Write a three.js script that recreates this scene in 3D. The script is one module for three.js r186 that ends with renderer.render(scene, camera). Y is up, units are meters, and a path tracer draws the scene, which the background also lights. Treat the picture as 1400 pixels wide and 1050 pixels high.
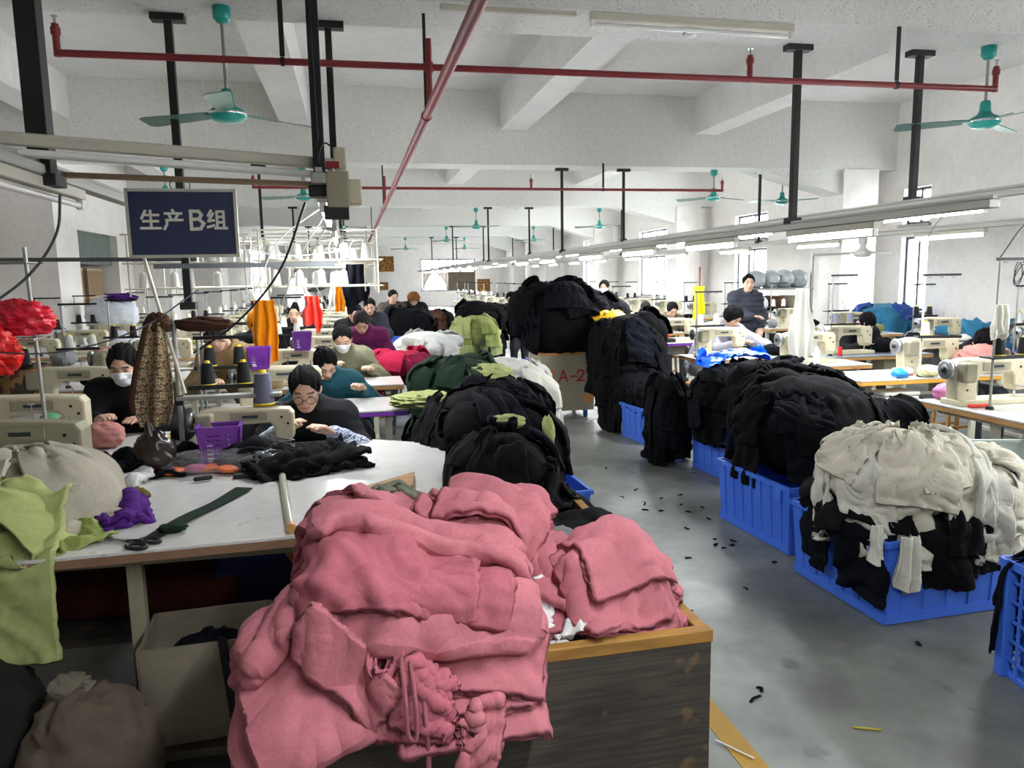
import * as THREE from 'three';
import { RoundedBoxGeometry } from 'three/addons/geometries/RoundedBoxGeometry.js';
import { mergeGeometries, mergeVertices } from 'three/addons/utils/BufferGeometryUtils.js';
import { RectAreaLightUniformsLib } from 'three/addons/lights/RectAreaLightUniformsLib.js';

// ---------- camera, sky, exposure ----------
RectAreaLightUniformsLib.init();
const scene = new THREE.Scene();
const camera = new THREE.PerspectiveCamera(53.13, 4 / 3, 0.05, 200);
camera.rotation.order = 'YXZ';
camera.rotation.set(-0.13867, -0.20249, -0.0162);
camera.position.set(0, 1.68, 0);
scene.background = new THREE.Color(0.92, 0.97, 1.0);      // overcast daylight outside the windows
scene.backgroundIntensity = 9;
const renderer = new THREE.WebGLRenderer({ antialias: true });
renderer.toneMapping = THREE.LinearToneMapping;
renderer.toneMappingExposure = 3.5;
renderer.shadowMap.enabled = true;
const TUBE_POWER = 46;      // RectAreaLight intensity of every lit fluorescent tube
const TUBE_GLOW = 22;        // what the eye sees of the tube itself

// ---------- numbers ----------
function rng(seed) { let s = seed >>> 0; return () => { s = (s + 0x6d2b79f5) | 0; let t = Math.imul(s ^ (s >>> 15), 1 | s); t = (t + Math.imul(t ^ (t >>> 7), 61 | t)) ^ t; return ((t ^ (t >>> 14)) >>> 0) / 4294967296; }; }
const hash = (x, y, z) => { let h = Math.imul(x, 374761393) ^ Math.imul(y, 668265263) ^ Math.imul(z, 2147483647 ^ 40503); h = Math.imul(h ^ (h >>> 13), 1274126177); return ((h ^ (h >>> 16)) >>> 0) / 4294967296; };
const sm = (t) => t * t * (3 - 2 * t), mix = (a, b, t) => a + (b - a) * t, clamp = (x, a = 0, b = 1) => Math.min(b, Math.max(a, x));
const step = (a, b, x) => sm(clamp((x - a) / (b - a)));
function vn(x, y, z = 0) {      // value noise, 0..1
  const ix = Math.floor(x), iy = Math.floor(y), iz = Math.floor(z), fx = sm(x - ix), fy = sm(y - iy), fz = sm(z - iz);
  const L = (k) => mix(mix(hash(ix, iy, iz + k), hash(ix + 1, iy, iz + k), fx), mix(hash(ix, iy + 1, iz + k), hash(ix + 1, iy + 1, iz + k), fx), fy);
  return mix(L(0), L(1), fz);
}
function pn(x, y, p, s = 0) {   // value noise that repeats every p cells
  const ix = Math.floor(x), iy = Math.floor(y), fx = sm(x - ix), fy = sm(y - iy), w = (a) => ((a % p) + p) % p;
  return mix(mix(hash(w(ix), w(iy), s), hash(w(ix + 1), w(iy), s), fx), mix(hash(w(ix), w(iy + 1), s), hash(w(ix + 1), w(iy + 1), s), fx), fy);
}
const fbm = (u, v, p, o, s = 0) => { let a = 0.5, r = 0, n = 0; for (let i = 0; i < o; i++) { r += a * pn(u * p, v * p, p, s + i); n += a; a *= 0.55; p *= 2; } return r / n; };

// ---------- textures (tileable, u and v in 0..1) ----------
function tex(n, f, color = true) {
  const d = new Uint8Array(n * n * 4);
  for (let y = 0; y < n; y++) for (let x = 0; x < n; x++) {
    const c = f((x + 0.5) / n, (y + 0.5) / n), o = (y * n + x) * 4;
    for (let k = 0; k < 3; k++) d[o + k] = clamp((Array.isArray(c) ? c[k] : c)) * 255;
    d[o + 3] = 255;
  }
  const t = new THREE.DataTexture(d, n, n); t.wrapS = t.wrapT = THREE.RepeatWrapping; t.magFilter = THREE.LinearFilter; t.minFilter = THREE.LinearMipmapLinearFilter; t.generateMipmaps = true;
  if (color) t.colorSpace = THREE.SRGBColorSpace;
  t.needsUpdate = true; return t;
}
const rep = (t, x, y = x) => { const c = t.clone(); c.repeat.set(x, y); c.needsUpdate = true; return c; };
const T = {};
T.plaster = tex(768, (u, v) => { const a = fbm(u, v, 4, 5, 1), b = fbm(u, v, 32, 4, 9), g = 0.90 + 0.08 * (a - 0.5) + 0.07 * (b - 0.5) - 0.06 * step(0.62, 0.8, b) * step(0.42, 0.62, a); return [g, g * 0.995, g * 0.985]; });
T.plasterBump = tex(512, (u, v) => 0.5 + 0.5 * (fbm(u, v, 16, 5, 3) - 0.5), false);
T.speckle = tex(768, (u, v) => { const a = fbm(u, v, 4, 4, 21), b = fbm(u, v, 48, 3, 23), c = fbm(u, v, 128, 2, 27); const g = 0.90 + 0.05 * (a - 0.5) - 0.2 * step(0.5, 0.75, b) * step(0.42, 0.62, c) * step(0.25, 0.6, a); return [g, g * 0.998, g * 0.99]; });
T.floor = tex(768, (u, v) => {
  const a = fbm(u, v, 3, 5, 5), b = fbm(u, v, 14, 5, 6), c = fbm(u * 1, v, 60, 3, 8), w = step(0.5, 0.68, fbm(u, v, 6, 5, 44));
  const g = 0.46 + 0.13 * (a - 0.5) + 0.13 * (b - 0.5) + 0.05 * (c - 0.5) - 0.06 * w - 0.12 * step(0.68, 0.8, b);
  return [g * 0.985, g * 1.0, g * 0.945];
});
T.floorRough = tex(512, (u, v) => 0.22 + 0.44 * fbm(u, v, 6, 5, 12) + 0.12 * fbm(u, v, 50, 2, 13) - 0.06, false);
T.wood = tex(512, (u, v) => { const w = fbm(u * 1, v, 2, 3, 31), g = 0.5 + 0.5 * Math.sin((v * 26 + w * 9 + 0.6 * pn(u * 8, v * 60, 480, 2)) * 2), f = pn(u * 16, v * 220, 1760, 4); return [mix(0.64, 0.77, g * 0.6 + f * 0.4), mix(0.50, 0.63, g * 0.6 + f * 0.4), mix(0.31, 0.42, g * 0.6 + f * 0.4)]; });
T.oldWood = tex(512, (u, v) => { const f = pn(u * 14, v * 260, 3640, 4), a = fbm(u, v, 5, 5, 41), s = fbm(u, v * 1, 11, 4, 47), k = step(0.74, 0.8, s) * 0.5; const g = 0.21 + 0.10 * (f - 0.5) + 0.13 * (a - 0.5); return [mix(g * 1.1, 0.50, k), mix(g * 0.98, 0.38, k), mix(g * 0.84, 0.22, k)]; });
T.card = tex(256, (u, v) => { const a = fbm(u, v, 8, 4, 51), l = 0.5 + 0.5 * Math.sin(u * 6.2832 * 48); const g = 0.9 + 0.12 * (a - 0.5) + 0.025 * l; return [0.60 * g, 0.50 * g, 0.38 * g]; });
T.weave = tex(256, (u, v) => 0.5 + 0.22 * Math.sin(u * 6.2832 * 40) * Math.sin(v * 6.2832 * 40) + 0.5 * (fbm(u, v, 24, 3, 61) - 0.5), false);
T.cloth = tex(512, (u, v) => { const a = fbm(u, v, 5, 4, 71), b = fbm(u, v, 90, 2, 72); const g = 0.93 + 0.10 * (a - 0.5) + 0.10 * (b - 0.5); return [g, g, g]; });
T.print = tex(512, (u, v) => { const a = fbm(u, v, 14, 3, 81), b = fbm(u, v, 26, 3, 83), c = fbm(u, v, 20, 2, 86); let q = [0.80, 0.73, 0.58]; if (a > 0.56) q = [0.42, 0.36, 0.22]; if (b > 0.62) q = [0.64, 0.30, 0.28]; if (c > 0.63) q = [0.28, 0.34, 0.24]; const n = 0.9 + 0.2 * (fbm(u, v, 64, 2, 4) - 0.5); return q.map((x) => x * n); });
T.check = tex(256, (u, v) => { const a = pn(u * 40, v * 40, 40, 3); return a > 0.5 ? [0.86, 0.88, 0.92] : [0.34, 0.40, 0.55]; });
T.grime = tex(512, (u, v) => { const a = fbm(u, v, 6, 5, 91), b = fbm(u, v, 40, 3, 93); const g = 0.93 + 0.10 * (a - 0.5) + 0.06 * (b - 0.5) - 0.10 * step(0.66, 0.76, b) * step(0.45, 0.6, a); return [g, g * 0.99, g * 0.96]; });

// ---------- materials ----------
const C = (r, g, b) => new THREE.Color().setRGB(r, g, b, THREE.SRGBColorSpace);
const std = (r, g, b, o = {}) => new THREE.MeshStandardMaterial({ color: C(r, g, b), roughness: 0.7, ...o });
const fab = (r, g, b, o = {}) => new THREE.MeshPhysicalMaterial({ color: C(r, g, b), roughness: 0.92, map: rep(T.cloth, 3), bumpMap: rep(T.weave, 9), bumpScale: 0.0012, sheen: 0.25, sheenColor: C(r * 0.6 + 0.3, g * 0.6 + 0.3, b * 0.6 + 0.3), sheenRoughness: 0.6, specularIntensity: 0.35, side: THREE.DoubleSide, ...o });
const M = {
  wall: std(0.97, 0.96, 0.95, { map: T.plaster, bumpMap: T.plasterBump, bumpScale: 0.003, roughness: 0.9 }),
  ceil: std(0.95, 0.95, 0.95, { map: T.plaster, bumpMap: T.plasterBump, bumpScale: 0.004, roughness: 0.92 }),
  beam: std(0.95, 0.95, 0.94, { map: T.speckle, bumpMap: T.plasterBump, bumpScale: 0.008, roughness: 0.92 }),
  floor: std(1, 1, 1, { map: T.floor, roughnessMap: T.floorRough, roughness: 1.0, bumpMap: T.plasterBump, bumpScale: 0.0012 }),
  yellowPaint: std(0.72, 0.55, 0.16, { map: T.grime, roughness: 0.6 }),
  frame: std(0.62, 0.64, 0.66, { metalness: 0.5, roughness: 0.45 }),
  darkFrame: std(0.30, 0.31, 0.33, { metalness: 0.4, roughness: 0.5 }),
  grille: std(0.80, 0.82, 0.84, { metalness: 0.5, roughness: 0.4 }),
  glass: new THREE.MeshPhysicalMaterial({ color: 0xffffff, transmission: 1, roughness: 0.05, thickness: 0, ior: 1.45 }),
  blackSteel: std(0.105, 0.10, 0.105, { roughness: 0.55, metalness: 0.2 }),
  steel: std(0.62, 0.63, 0.63, { roughness: 0.38, metalness: 0.85 }),
  chrome: std(0.85, 0.86, 0.87, { roughness: 0.16, metalness: 1 }),
  galv: std(0.66, 0.67, 0.66, { roughness: 0.45, metalness: 0.6, map: T.grime }),
  whiteSteel: std(0.86, 0.85, 0.80, { roughness: 0.4, map: T.grime }),
  redPipe: std(0.55, 0.17, 0.20, { roughness: 0.45, map: T.grime }),
  fanGreen: std(0.14, 0.60, 0.56, { roughness: 0.3, metalness: 0.1 }),
  fanBlade: std(0.40, 0.55, 0.51, { roughness: 0.35, metalness: 0.5 }),
  cream: std(0.80, 0.775, 0.68, { roughness: 0.42, map: T.grime }),
  creamDark: std(0.62, 0.60, 0.52, { roughness: 0.5, map: T.grime }),
  laminate: std(0.86, 0.86, 0.87, { roughness: 0.2, map: T.grime }),
  greyLam: std(0.47, 0.50, 0.53, { roughness: 0.45 }),
  woodEdge: std(0.98, 0.92, 0.84, { map: T.wood, roughness: 0.6 }),
  oldWood: std(1, 1, 1, { map: T.oldWood, roughness: 0.75, bumpMap: T.oldWood, bumpScale: 0.002 }),
  rawWood: std(0.9, 0.82, 0.66, { map: T.wood, roughness: 0.7 }),
  card: std(1, 1, 1, { map: T.card, roughness: 0.9 }),
  crateBlue: std(0.25, 0.44, 0.86, { roughness: 0.45 }),
  purplePl: std(0.42, 0.17, 0.56, { roughness: 0.45 }),
  black: std(0.05, 0.05, 0.055, { roughness: 0.6 }),
  rubber: std(0.09, 0.09, 0.09, { roughness: 0.8 }),
  whitePl: std(0.90, 0.90, 0.88, { roughness: 0.5 }),
  yellowPl: std(0.88, 0.76, 0.08, { roughness: 0.45 }),
  thBlack: std(0.055, 0.055, 0.065, { roughness: 0.85, bumpMap: rep(T.weave, 4), bumpScale: 0.001 }),
  thWhite: std(0.90, 0.90, 0.88, { roughness: 0.85, bumpMap: rep(T.weave, 4), bumpScale: 0.001 }),
  thGrey: std(0.40, 0.40, 0.48, { roughness: 0.85, bumpMap: rep(T.weave, 4), bumpScale: 0.001 }),
  thPink: std(0.62, 0.16, 0.34, { roughness: 0.85 }),
  tubeOn: std(1, 1, 1, { emissive: C(0.97, 0.985, 1), emissiveIntensity: TUBE_GLOW, roughness: 0.4 }),
  tubeOff: std(0.88, 0.88, 0.86, { roughness: 0.25 }),
  fixture: std(0.80, 0.79, 0.75, { roughness: 0.45, map: T.grime }),
  signNavy: std(0.13, 0.165, 0.31, { roughness: 0.5 }),
  signFrame: std(0.74, 0.73, 0.68, { roughness: 0.4, metalness: 0.4 }),
  lettering: std(0.86, 0.85, 0.80, { roughness: 0.5 }),
};

// ---------- geometry helpers ----------
const V = (x, y, z) => new THREE.Vector3(x, y, z);
function uvm(g, s = 1) {      // uv in metres from the main direction of each face
  g = g.index ? g.toNonIndexed() : g;
  const p = g.attributes.position, uv = new Float32Array(p.count * 2), a = V(), b = V(), c = V();
  for (let i = 0; i < p.count; i += 3) {
    a.fromBufferAttribute(p, i); b.fromBufferAttribute(p, i + 1).sub(a); c.fromBufferAttribute(p, i + 2).sub(a); b.cross(c);
    const x = Math.abs(b.x), y = Math.abs(b.y), z = Math.abs(b.z);
    for (let k = 0; k < 3; k++) {
      a.fromBufferAttribute(p, i + k);
      const [u, v] = y >= x && y >= z ? [a.x, a.z] : x >= z ? [a.z, a.y] : [a.x, a.y];
      uv[(i + k) * 2] = u * s; uv[(i + k) * 2 + 1] = v * s;
    }
  }
  g.setAttribute('uv', new THREE.BufferAttribute(uv, 2)); return g;
}
const bx = (w, h, d, x = 0, y = 0, z = 0) => { const g = new THREE.BoxGeometry(w, h, d); g.translate(x, y, z); return g; };
const rb = (w, h, d, x = 0, y = 0, z = 0, r = 0.006, s = 2) => { const g = new RoundedBoxGeometry(w, h, d, s, Math.min(r, w * 0.49, h * 0.49, d * 0.49)); g.translate(x, y, z); return g; };
const span = (x0, x1, y0, y1, z0, z1) => bx(x1 - x0, y1 - y0, Math.abs(z1 - z0), (x0 + x1) / 2, (y0 + y1) / 2, (z0 + z1) / 2);
const UPV = V(0, 1, 0), Q = new THREE.Quaternion(), M4 = new THREE.Matrix4();
function cyl(p, q, r, r2 = r, n = 10) {
  const a = V(...p), b = V(...q), d = b.clone().sub(a), L = d.length(), g = new THREE.CylinderGeometry(r2, r, L, n, 1);
  g.applyQuaternion(Q.setFromUnitVectors(UPV, d.normalize())); g.translate((a.x + b.x) / 2, (a.y + b.y) / 2, (a.z + b.z) / 2); return g;
}
const bar = (p, q, w, h = w) => { const a = V(...p), b = V(...q), d = b.clone().sub(a), L = d.length(), g = new THREE.BoxGeometry(w, L, h); g.applyQuaternion(Q.setFromUnitVectors(UPV, d.normalize())); g.translate((a.x + b.x) / 2, (a.y + b.y) / 2, (a.z + b.z) / 2); return g; };
const tube = (pts, r, n = 24, k = 6) => new THREE.TubeGeometry(new THREE.CatmullRomCurve3(pts.map((p) => V(...p))), n, r, k);
const lathe = (prof, n = 16) => new THREE.LatheGeometry(prof.map(([r, y]) => new THREE.Vector2(r, y)), n);
function extr(pts, depth, bevel = 0.004, holes = []) {     // outline in x,y, centred on z
  const s = new THREE.Shape(pts.map(([x, y]) => new THREE.Vector2(x, y)));
  for (const h of holes) s.holes.push(new THREE.Path(h.map(([x, y]) => new THREE.Vector2(x, y))));
  const g = new THREE.ExtrudeGeometry(s, { depth: Math.max(depth - 2 * bevel, 0.0005), bevelEnabled: bevel > 0, bevelThickness: bevel, bevelSize: bevel, bevelOffset: -bevel, bevelSegments: 2, curveSegments: 6 });
  g.translate(0, 0, -depth / 2 + bevel); return g;
}
const strip = (g) => { g = g.index ? g.toNonIndexed() : g; for (const k of Object.keys(g.attributes)) if (!['position', 'normal', 'uv'].includes(k)) g.deleteAttribute(k); if (!g.attributes.uv) g.setAttribute('uv', new THREE.BufferAttribute(new Float32Array(g.attributes.position.count * 2), 2)); return g; };
const merge = (l) => (l.length === 1 ? l[0] : mergeGeometries(l.map(strip)));
const rot = (g, x = 0, y = 0, z = 0) => { if (x) g.rotateX(x); if (y) g.rotateY(y); if (z) g.rotateZ(z); return g; };
const mv = (g, x, y, z) => { g.translate(x, y, z); return g; };

// ---------- naming ----------
const taken = new Map();
function numbered(n) { const k = taken.get(n) ?? 0; taken.set(n, k + 1); return k ? n + '_' + String(k).padStart(3, '0') : n; }
function mk(name, geos, mat, parent) {       // one named mesh under parent
  const m = new THREE.Mesh(merge([].concat(geos)), mat); m.name = name; m.castShadow = m.receiveShadow = true; parent.add(m); return m;
}
function thing(name, label, category, pos = [0, 0, 0], turn = 0, group) {
  const o = new THREE.Group(); o.name = numbered(name); scene.add(o); o.position.set(...pos); o.rotation.y = turn;
  o.userData = { label, category }; if (group) o.userData.group = group; return o;
}
function solo(name, geos, mat, label, category, group) {      // a thing that is one mesh
  const m = mk(numbered(name), geos, mat, scene); m.userData = { label, category }; if (group) m.userData.group = group; return m;
}
function copy(o, pos, turn = o.rotation.y, label, group) {
  const c = o.clone(); c.name = numbered(o.name.replace(/_\d{3}$/, '')); scene.add(c); c.position.set(...pos); c.rotation.y = turn; c.userData = { ...o.userData };
  if (label) c.userData.label = label; if (group) c.userData.group = group; return c;
}
function struct(name, geos, mat, parent) { const m = mk(parent ? name : numbered(name), geos, mat, parent ?? scene); if (!parent) m.userData.kind = 'structure'; return m; }

// ---------- the hall ----------
const XL = -4.8, XR = 9.3, ZB = -46.6, ZF = 3.2, CH = 4.5, BH = 3.4;
struct('floor', uvm(span(XL - 0.3, XR + 0.3, -0.25, 0, ZB - 0.3, ZF + 0.3), 0.28), M.floor);
struct('ceiling', uvm(span(XL - 0.3, XR + 0.3, CH, CH + 0.25, ZB - 0.3, ZF + 0.3), 0.35), M.ceil);
function wallWith(name, axis, at, thick, a0, a1, holes) {    // a wall with window openings; holes are [a0, a1, y0, y1]
  const s = new THREE.Shape([[a0, 0], [a1, 0], [a1, CH], [a0, CH]].map(([x, y]) => new THREE.Vector2(x, y)));
  for (const [h0, h1, y0, y1] of holes) s.holes.push(new THREE.Path([[h0, y0], [h0, y1], [h1, y1], [h1, y0]].map(([x, y]) => new THREE.Vector2(x, y))));
  let g = new THREE.ExtrudeGeometry(s, { depth: thick, bevelEnabled: false });
  if (axis === 'x') { g.rotateY(-Math.PI / 2); g.translate(at + thick, 0, 0); } else g.translate(0, 0, at);   // shape x runs along world z, or along world x
  return struct(name, uvm(g, 0.4), M.wall);
}
const winR = [[-2.6, -0.6], [-11.78, -11.15], [-17.7, -16.2], [-24.2, -21.7], [-30.4, -28], [-37, -34.5], [-43.6, -41]];
const holesR = winR.flatMap(([a, b]) => [[Math.min(a, b), Math.max(a, b), 1.0, 2.25], [Math.min(a, b), Math.max(a, b), 2.45, 3.05]]);
wallWith('wall_right', 'x', XR, 0.25, ZB, ZF, holesR);
wallWith('wall_left', 'x', XL - 0.25, 0.25, ZB, ZF, [[-17.8, -15.4, 0.9, 2.65], [-31, -28.6, 1, 2.7], [-40, -37.5, 1, 2.7]]);
wallWith('wall_back', 'z', ZB - 0.25, 0.25, XL, XR, [[4.1, 7.4, 0.9, 2.8]]);
struct('wall_front', uvm(span(XL, XR, 0, CH, ZF, ZF + 0.25), 0.4), M.wall);
// columns and beams
for (const z of [-5.1, -12, -18.9, -25.8, -32.7, -39.6]) {
  struct('beam', uvm(span(XL, XR, BH, CH, z - 0.55, z), 1.7), M.beam);
  struct('column', uvm(span(XL, XL + 0.78, 0, BH, z - 0.75, z + 0.02), 0.4), M.wall);
  struct('column', uvm(span(8.28, 8.95, 0, BH, z - 0.6, z + 0.02), 0.4), M.wall);
  struct('haunch', uvm(mv(extr([[8.3, BH + 0.01], [6.6, BH + 0.01], [8.3, BH - 0.42]], 0.5, 0), 0, 0, z - 0.28), 1.7), M.beam);
}
{ let z0 = ZF; for (const z of [-5.1, -12, -18.9, -25.8, -32.7, -39.6, ZB]) { for (const x of [-3.9, -0.7, 2.55, 5.75]) struct('ceiling_joist', uvm(span(x - 0.2, x + 0.2, 3.92, CH, z, z0), 0.45), M.ceil); z0 = z - 0.55; } }
// windows: frame with mullions, panes and an outside safety grid
let nWin = 0;
function windowX(z0, z1, y0, y1, side, grid) {
  const w = new THREE.Group(); w.name = 'window_' + (++nWin); w.userData.kind = 'structure'; scene.add(w);
  const x = side > 0 ? XR + 0.12 : XL - 0.12, n = Math.max(2, Math.round((z1 - z0) / 0.62)), f = 0.045;
  mk('frame', [span(x - f / 2, x + f / 2, y0, y0 + f, z0, z1), span(x - f / 2, x + f / 2, y1 - f, y1, z0, z1), span(x - f / 2, x + f / 2, y0, y1, z0, z0 + f), span(x - f / 2, x + f / 2, y0, y1, z1 - f, z1)], M.darkFrame, w);
  for (let k = 0; k < n; k++) {
    const a = mix(z0 + f, z1 - f, k / n), b = mix(z0 + f, z1 - f, (k + 1) / n);
    mk('pane', span(x - 0.003, x + 0.003, y0 + f, y1 - f, a, b), M.glass, w);
    if (k) mk('mullion', span(x - f / 2, x + f / 2, y0 + f, y1 - f, a - f / 2, a + f / 2), M.darkFrame, w);
  }
  mk('sill', span(side > 0 ? XR - 0.06 : XL - 0.2, side > 0 ? XR + 0.2 : XL + 0.06, y0 - 0.05, y0, z0 - 0.05, z1 + 0.05), M.galv, w);
  if (grid) { const g = mk('grille', [...Array.from({ length: Math.round((z1 - z0) / 0.13) }, (_, i) => bx(0.008, y1 - y0, 0.008, x + 0.16, (y0 + y1) / 2, z0 + 0.06 + i * 0.13)), ...Array.from({ length: Math.round((y1 - y0) / 0.13) }, (_, i) => bx(0.008, 0.008, z1 - z0, x + 0.16, y0 + 0.06 + i * 0.13, (z0 + z1) / 2))], M.grille, w); g.userData.kind = 'stuff'; }
}
winR.forEach(([a, b], i) => { windowX(a, b, 1.0, 2.25, 1, i < 4); windowX(a, b, 2.45, 3.05, 1, false); });
windowX(-31, -28.6, 1, 2.7, -1, false); windowX(-40, -37.5, 1, 2.7, -1, false);
{ // wide window in the back wall: bright transom, one curtained half, one dark half
  const w = new THREE.Group(); w.name = 'window_' + (++nWin); w.userData.kind = 'structure'; scene.add(w);
  const z = ZB - 0.12, f = 0.07;
  mk('frame', [span(4.1, 7.4, 0.9, 0.9 + f, z, z + f), span(4.1, 7.4, 2.8 - f, 2.8, z, z + f), span(4.1, 7.4, 2.05, 2.05 + f, z, z + f), span(4.1, 4.1 + f, 0.9, 2.8, z, z + f), span(7.4 - f, 7.4, 0.9, 2.8, z, z + f)], M.darkFrame, w);
  for (const x of [5.2, 5.75, 6.5]) mk('mullion', span(x - f / 2, x + f / 2, 0.9, 2.8, z, z + f), M.darkFrame, w);
  for (const [a, b] of [[4.15, 5.2], [5.2, 5.75], [5.75, 6.5], [6.5, 7.35]]) { mk('pane', span(a, b, 2.1, 2.75, z + 0.03, z + 0.036), M.glass, w); mk('pane', span(a, b, 0.95, 2.06, z + 0.03, z + 0.036), M.glass, w); }
  const wavy = (x0, x1, topIn) => { const g = new THREE.PlaneGeometry(1, 1, 24, 10), p = g.attributes.position; for (let i = 0; i < p.count; i++) { const u = p.getX(i) + 0.5, v = p.getY(i) + 0.5, k = topIn > 0 ? mix(x0, mix(x0, x1, 0.12 + 0.88 * v * v), u) : mix(mix(x1, x0, 0.12 + 0.88 * v * v), x1, u); p.setXYZ(i, k, mix(0.95, 2.02, v), z + 0.2 + 0.03 * Math.sin(u * 30)); } g.computeVertexNormals(); return g; };
  mk('curtain', wavy(4.2, 4.95, 1), std(0.93, 0.88, 0.84, { side: THREE.DoubleSide, roughness: 0.95 }), w);
  mk('curtain', wavy(4.95, 5.7, -1), std(0.93, 0.88, 0.84, { side: THREE.DoubleSide, roughness: 0.95 }), w);
  mk('shutter', span(5.78, 7.36, 0.95, 2.04, z + 0.1, z + 0.13), std(0.36, 0.31, 0.26, { map: T.grime }), w);
}
// painted aisle line
struct('floor_marking', uvm(span(1.24, 1.33, 0, 0.002, -8.5, -0.4), 1), M.yellowPaint);

// ---------- overhead: lamps, rails, posts, pipes, fans ----------
function tubeLight(p, q, lit, label, group, two) {       // a batten from p to q with its tube under it
  const a = V(...p), b = V(...q), L = a.distanceTo(b), o = thing('tube_light', label, 'light', [(a.x + b.x) / 2, (a.y + b.y) / 2, (a.z + b.z) / 2], 0, group);
  o.quaternion.setFromUnitVectors(V(0, 0, 1), b.clone().sub(a).normalize());
  mk('housing', [rb(0.055, 0.05, L, 0, 0.03, 0, 0.008)], M.fixture, o);
  for (const x of two ? [-0.035, 0.035] : [0]) mk('tube', rot(new THREE.CapsuleGeometry(0.015, L - 0.09, 1, 6), Math.PI / 2).translate(x, -0.022, 0), lit ? M.tubeOn : M.tubeOff, o);
  for (const s of [-1, 1]) mk('end_socket', rb(two ? 0.1 : 0.034, 0.06, 0.022, 0, -0.012, s * (L / 2 - 0.014), 0.006), M.whitePl, o);
  if (lit) { const l = new THREE.RectAreaLight(C(0.96, 0.985, 1), TUBE_POWER, 0.05, L - 0.08); l.name = 'tube_glow'; l.rotation.x = -Math.PI / 2; l.position.y = -0.042; o.add(l); }
  return o;
}
function rail(x, y, z0, z1, label) { solo('light_rail', [rb(0.07, 0.05, z0 - z1, x, y, (z0 + z1) / 2, 0.006), bx(0.03, 0.02, z0 - z1, x, y + 0.035, (z0 + z1) / 2)], M.galv, label, 'rail', 'overhead lamp rails'); }
rail(3.4, 2.03, -3.6, -40, 'long galvanised lamp rail over the aisle side of the sewing tables');
rail(4.45, 2.20, -1.2, -40, 'long galvanised lamp rail over the middle of the sewing tables');
rail(6.9, 2.16, -6.0, -40, 'long galvanised lamp rail over the tables by the window wall');
rail(-0.12, 2.13, -3.6, -30, 'galvanised lamp rail running back from the blue sign');
rail(-1.28, 2.16, -2.9, -30, 'galvanised lamp rail over the sewing row by the plain wall');
const rowLab = ['lit fluorescent tube under the lamp rail above the sewing tables', 'lit tubes over the sewing tables'];
for (let k = 0; k < 17; k++) {
  const z = -4.55 - k * (k < 4 ? 1.9 : 2.05), g = 1.05;
  if (z > -37) tubeLight([3.4, 1.95, z], [3.4, 1.95, z - g], true, rowLab[0], rowLab[1]);
  const z2 = -0.51 - k * 1.42;
  tubeLight([4.45, 2.12, z2], [4.45, 2.12, z2 - 1.1], true, rowLab[0], rowLab[1]);
  if (k < 9) tubeLight([6.9, 2.08, -7.4 - k * 2.6], [6.9, 2.08, -8.5 - k * 2.6], true, rowLab[0], rowLab[1]);
  if (k < 7) tubeLight([-0.12, 2.05, -3.95 - k * 2.3], [-0.12, 2.05, -5.1 - k * 2.3], true, rowLab[0], rowLab[1]);
  if (k > 1 && k < 7) tubeLight([-1.28, 2.08, -3.6 - k * 2.3], [-1.28, 2.08, -4.75 - k * 2.3], true, rowLab[0], rowLab[1]);
}
rail(0.75, 2.52, 2.6, -1.75, 'short galvanised lamp rail behind the pink pile');
for (const z of [0.9, -0.5]) tubeLight([0.75, 2.44, z], [0.75, 2.44, z - 1.15], true, 'lit fluorescent tube above the standing place before the pink pile', 'lit tubes before the pink pile');
for (const z of [1.6, -1.2]) post(0.75, z, 2.55, 4.5, 0.04, 'slim black post carrying the short lamp rail', 'posts of the short lamp rail');
tubeLight([-1.6, 2.235, -3.42], [-0.05, 2.185, -3.8], false, 'unlit white batten lamp crossing above the blue sign', null, true);
tubeLight([-1.28, 2.08, -2.95], [-1.28, 2.08, -4.2], false, 'unlit lamp hanging under the rail beside the blue sign');
tubeLight([1.62, 3.346, -5.13], [3.12, 3.346, -5.17], false, 'unlit batten lamp fixed along the ceiling beam');
{ const o = thing('smoke_detector', 'small round white smoke detector under the ceiling beam', 'detector', [2.43, 3.4, -5.36]); mk('base', lathe([[0.001, 0], [0.06, 0], [0.06, -0.02], [0.001, -0.02]], 20), M.whitePl, o); mk('chamber', lathe([[0.05, -0.02], [0.045, -0.05], [0.02, -0.06], [0.001, -0.06]], 20), M.whitePl, o); mk('vent_ring', lathe([[0.0505, -0.028], [0.05, -0.036], [0.04, -0.036], [0.04, -0.028]], 20), M.black, o); }
solo('cable_trunking', rb(0.9, 0.03, 0.04, 1.08, 3.387, -5.15, 0.004), M.fixture, 'pale cable trunking along the ceiling beam next to the unlit lamp', 'trunking');
// posts that carry the rails
function post(x, z, y0, y1, w, label, group) {
  const o = thing('hanging_post', label, 'post', [x, 0, z], 0, group);
  mk('shaft', rb(w, y1 - y0, w, 0, (y0 + y1) / 2, 0, 0.004), M.blackSteel, o); mk('ceiling_plate', rb(0.21, 0.045, 0.09, 0, y1 - 0.022, 0, 0.004), M.blackSteel, o); mk('foot_clamp', rb(w + 0.05, 0.05, w + 0.05, 0, y0 + 0.02, 0, 0.004), M.blackSteel, o);
}
post(-1.27, -3.72, 2.1, 4.5, 0.085, 'thick black steel post hanging to the rail beside the blue sign');
post(-0.12, -3.72, 2.06, 4.5, 0.052, 'black steel post hanging to the junction box by the blue sign');
post(-1.09, -5.6, 1.5, 3.4, 0.05, 'long black steel post passing behind the blue sign');
post(-0.08, -5.6, 2.16, 3.4, 0.045, 'black steel post with a tee plate behind the junction box');
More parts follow.
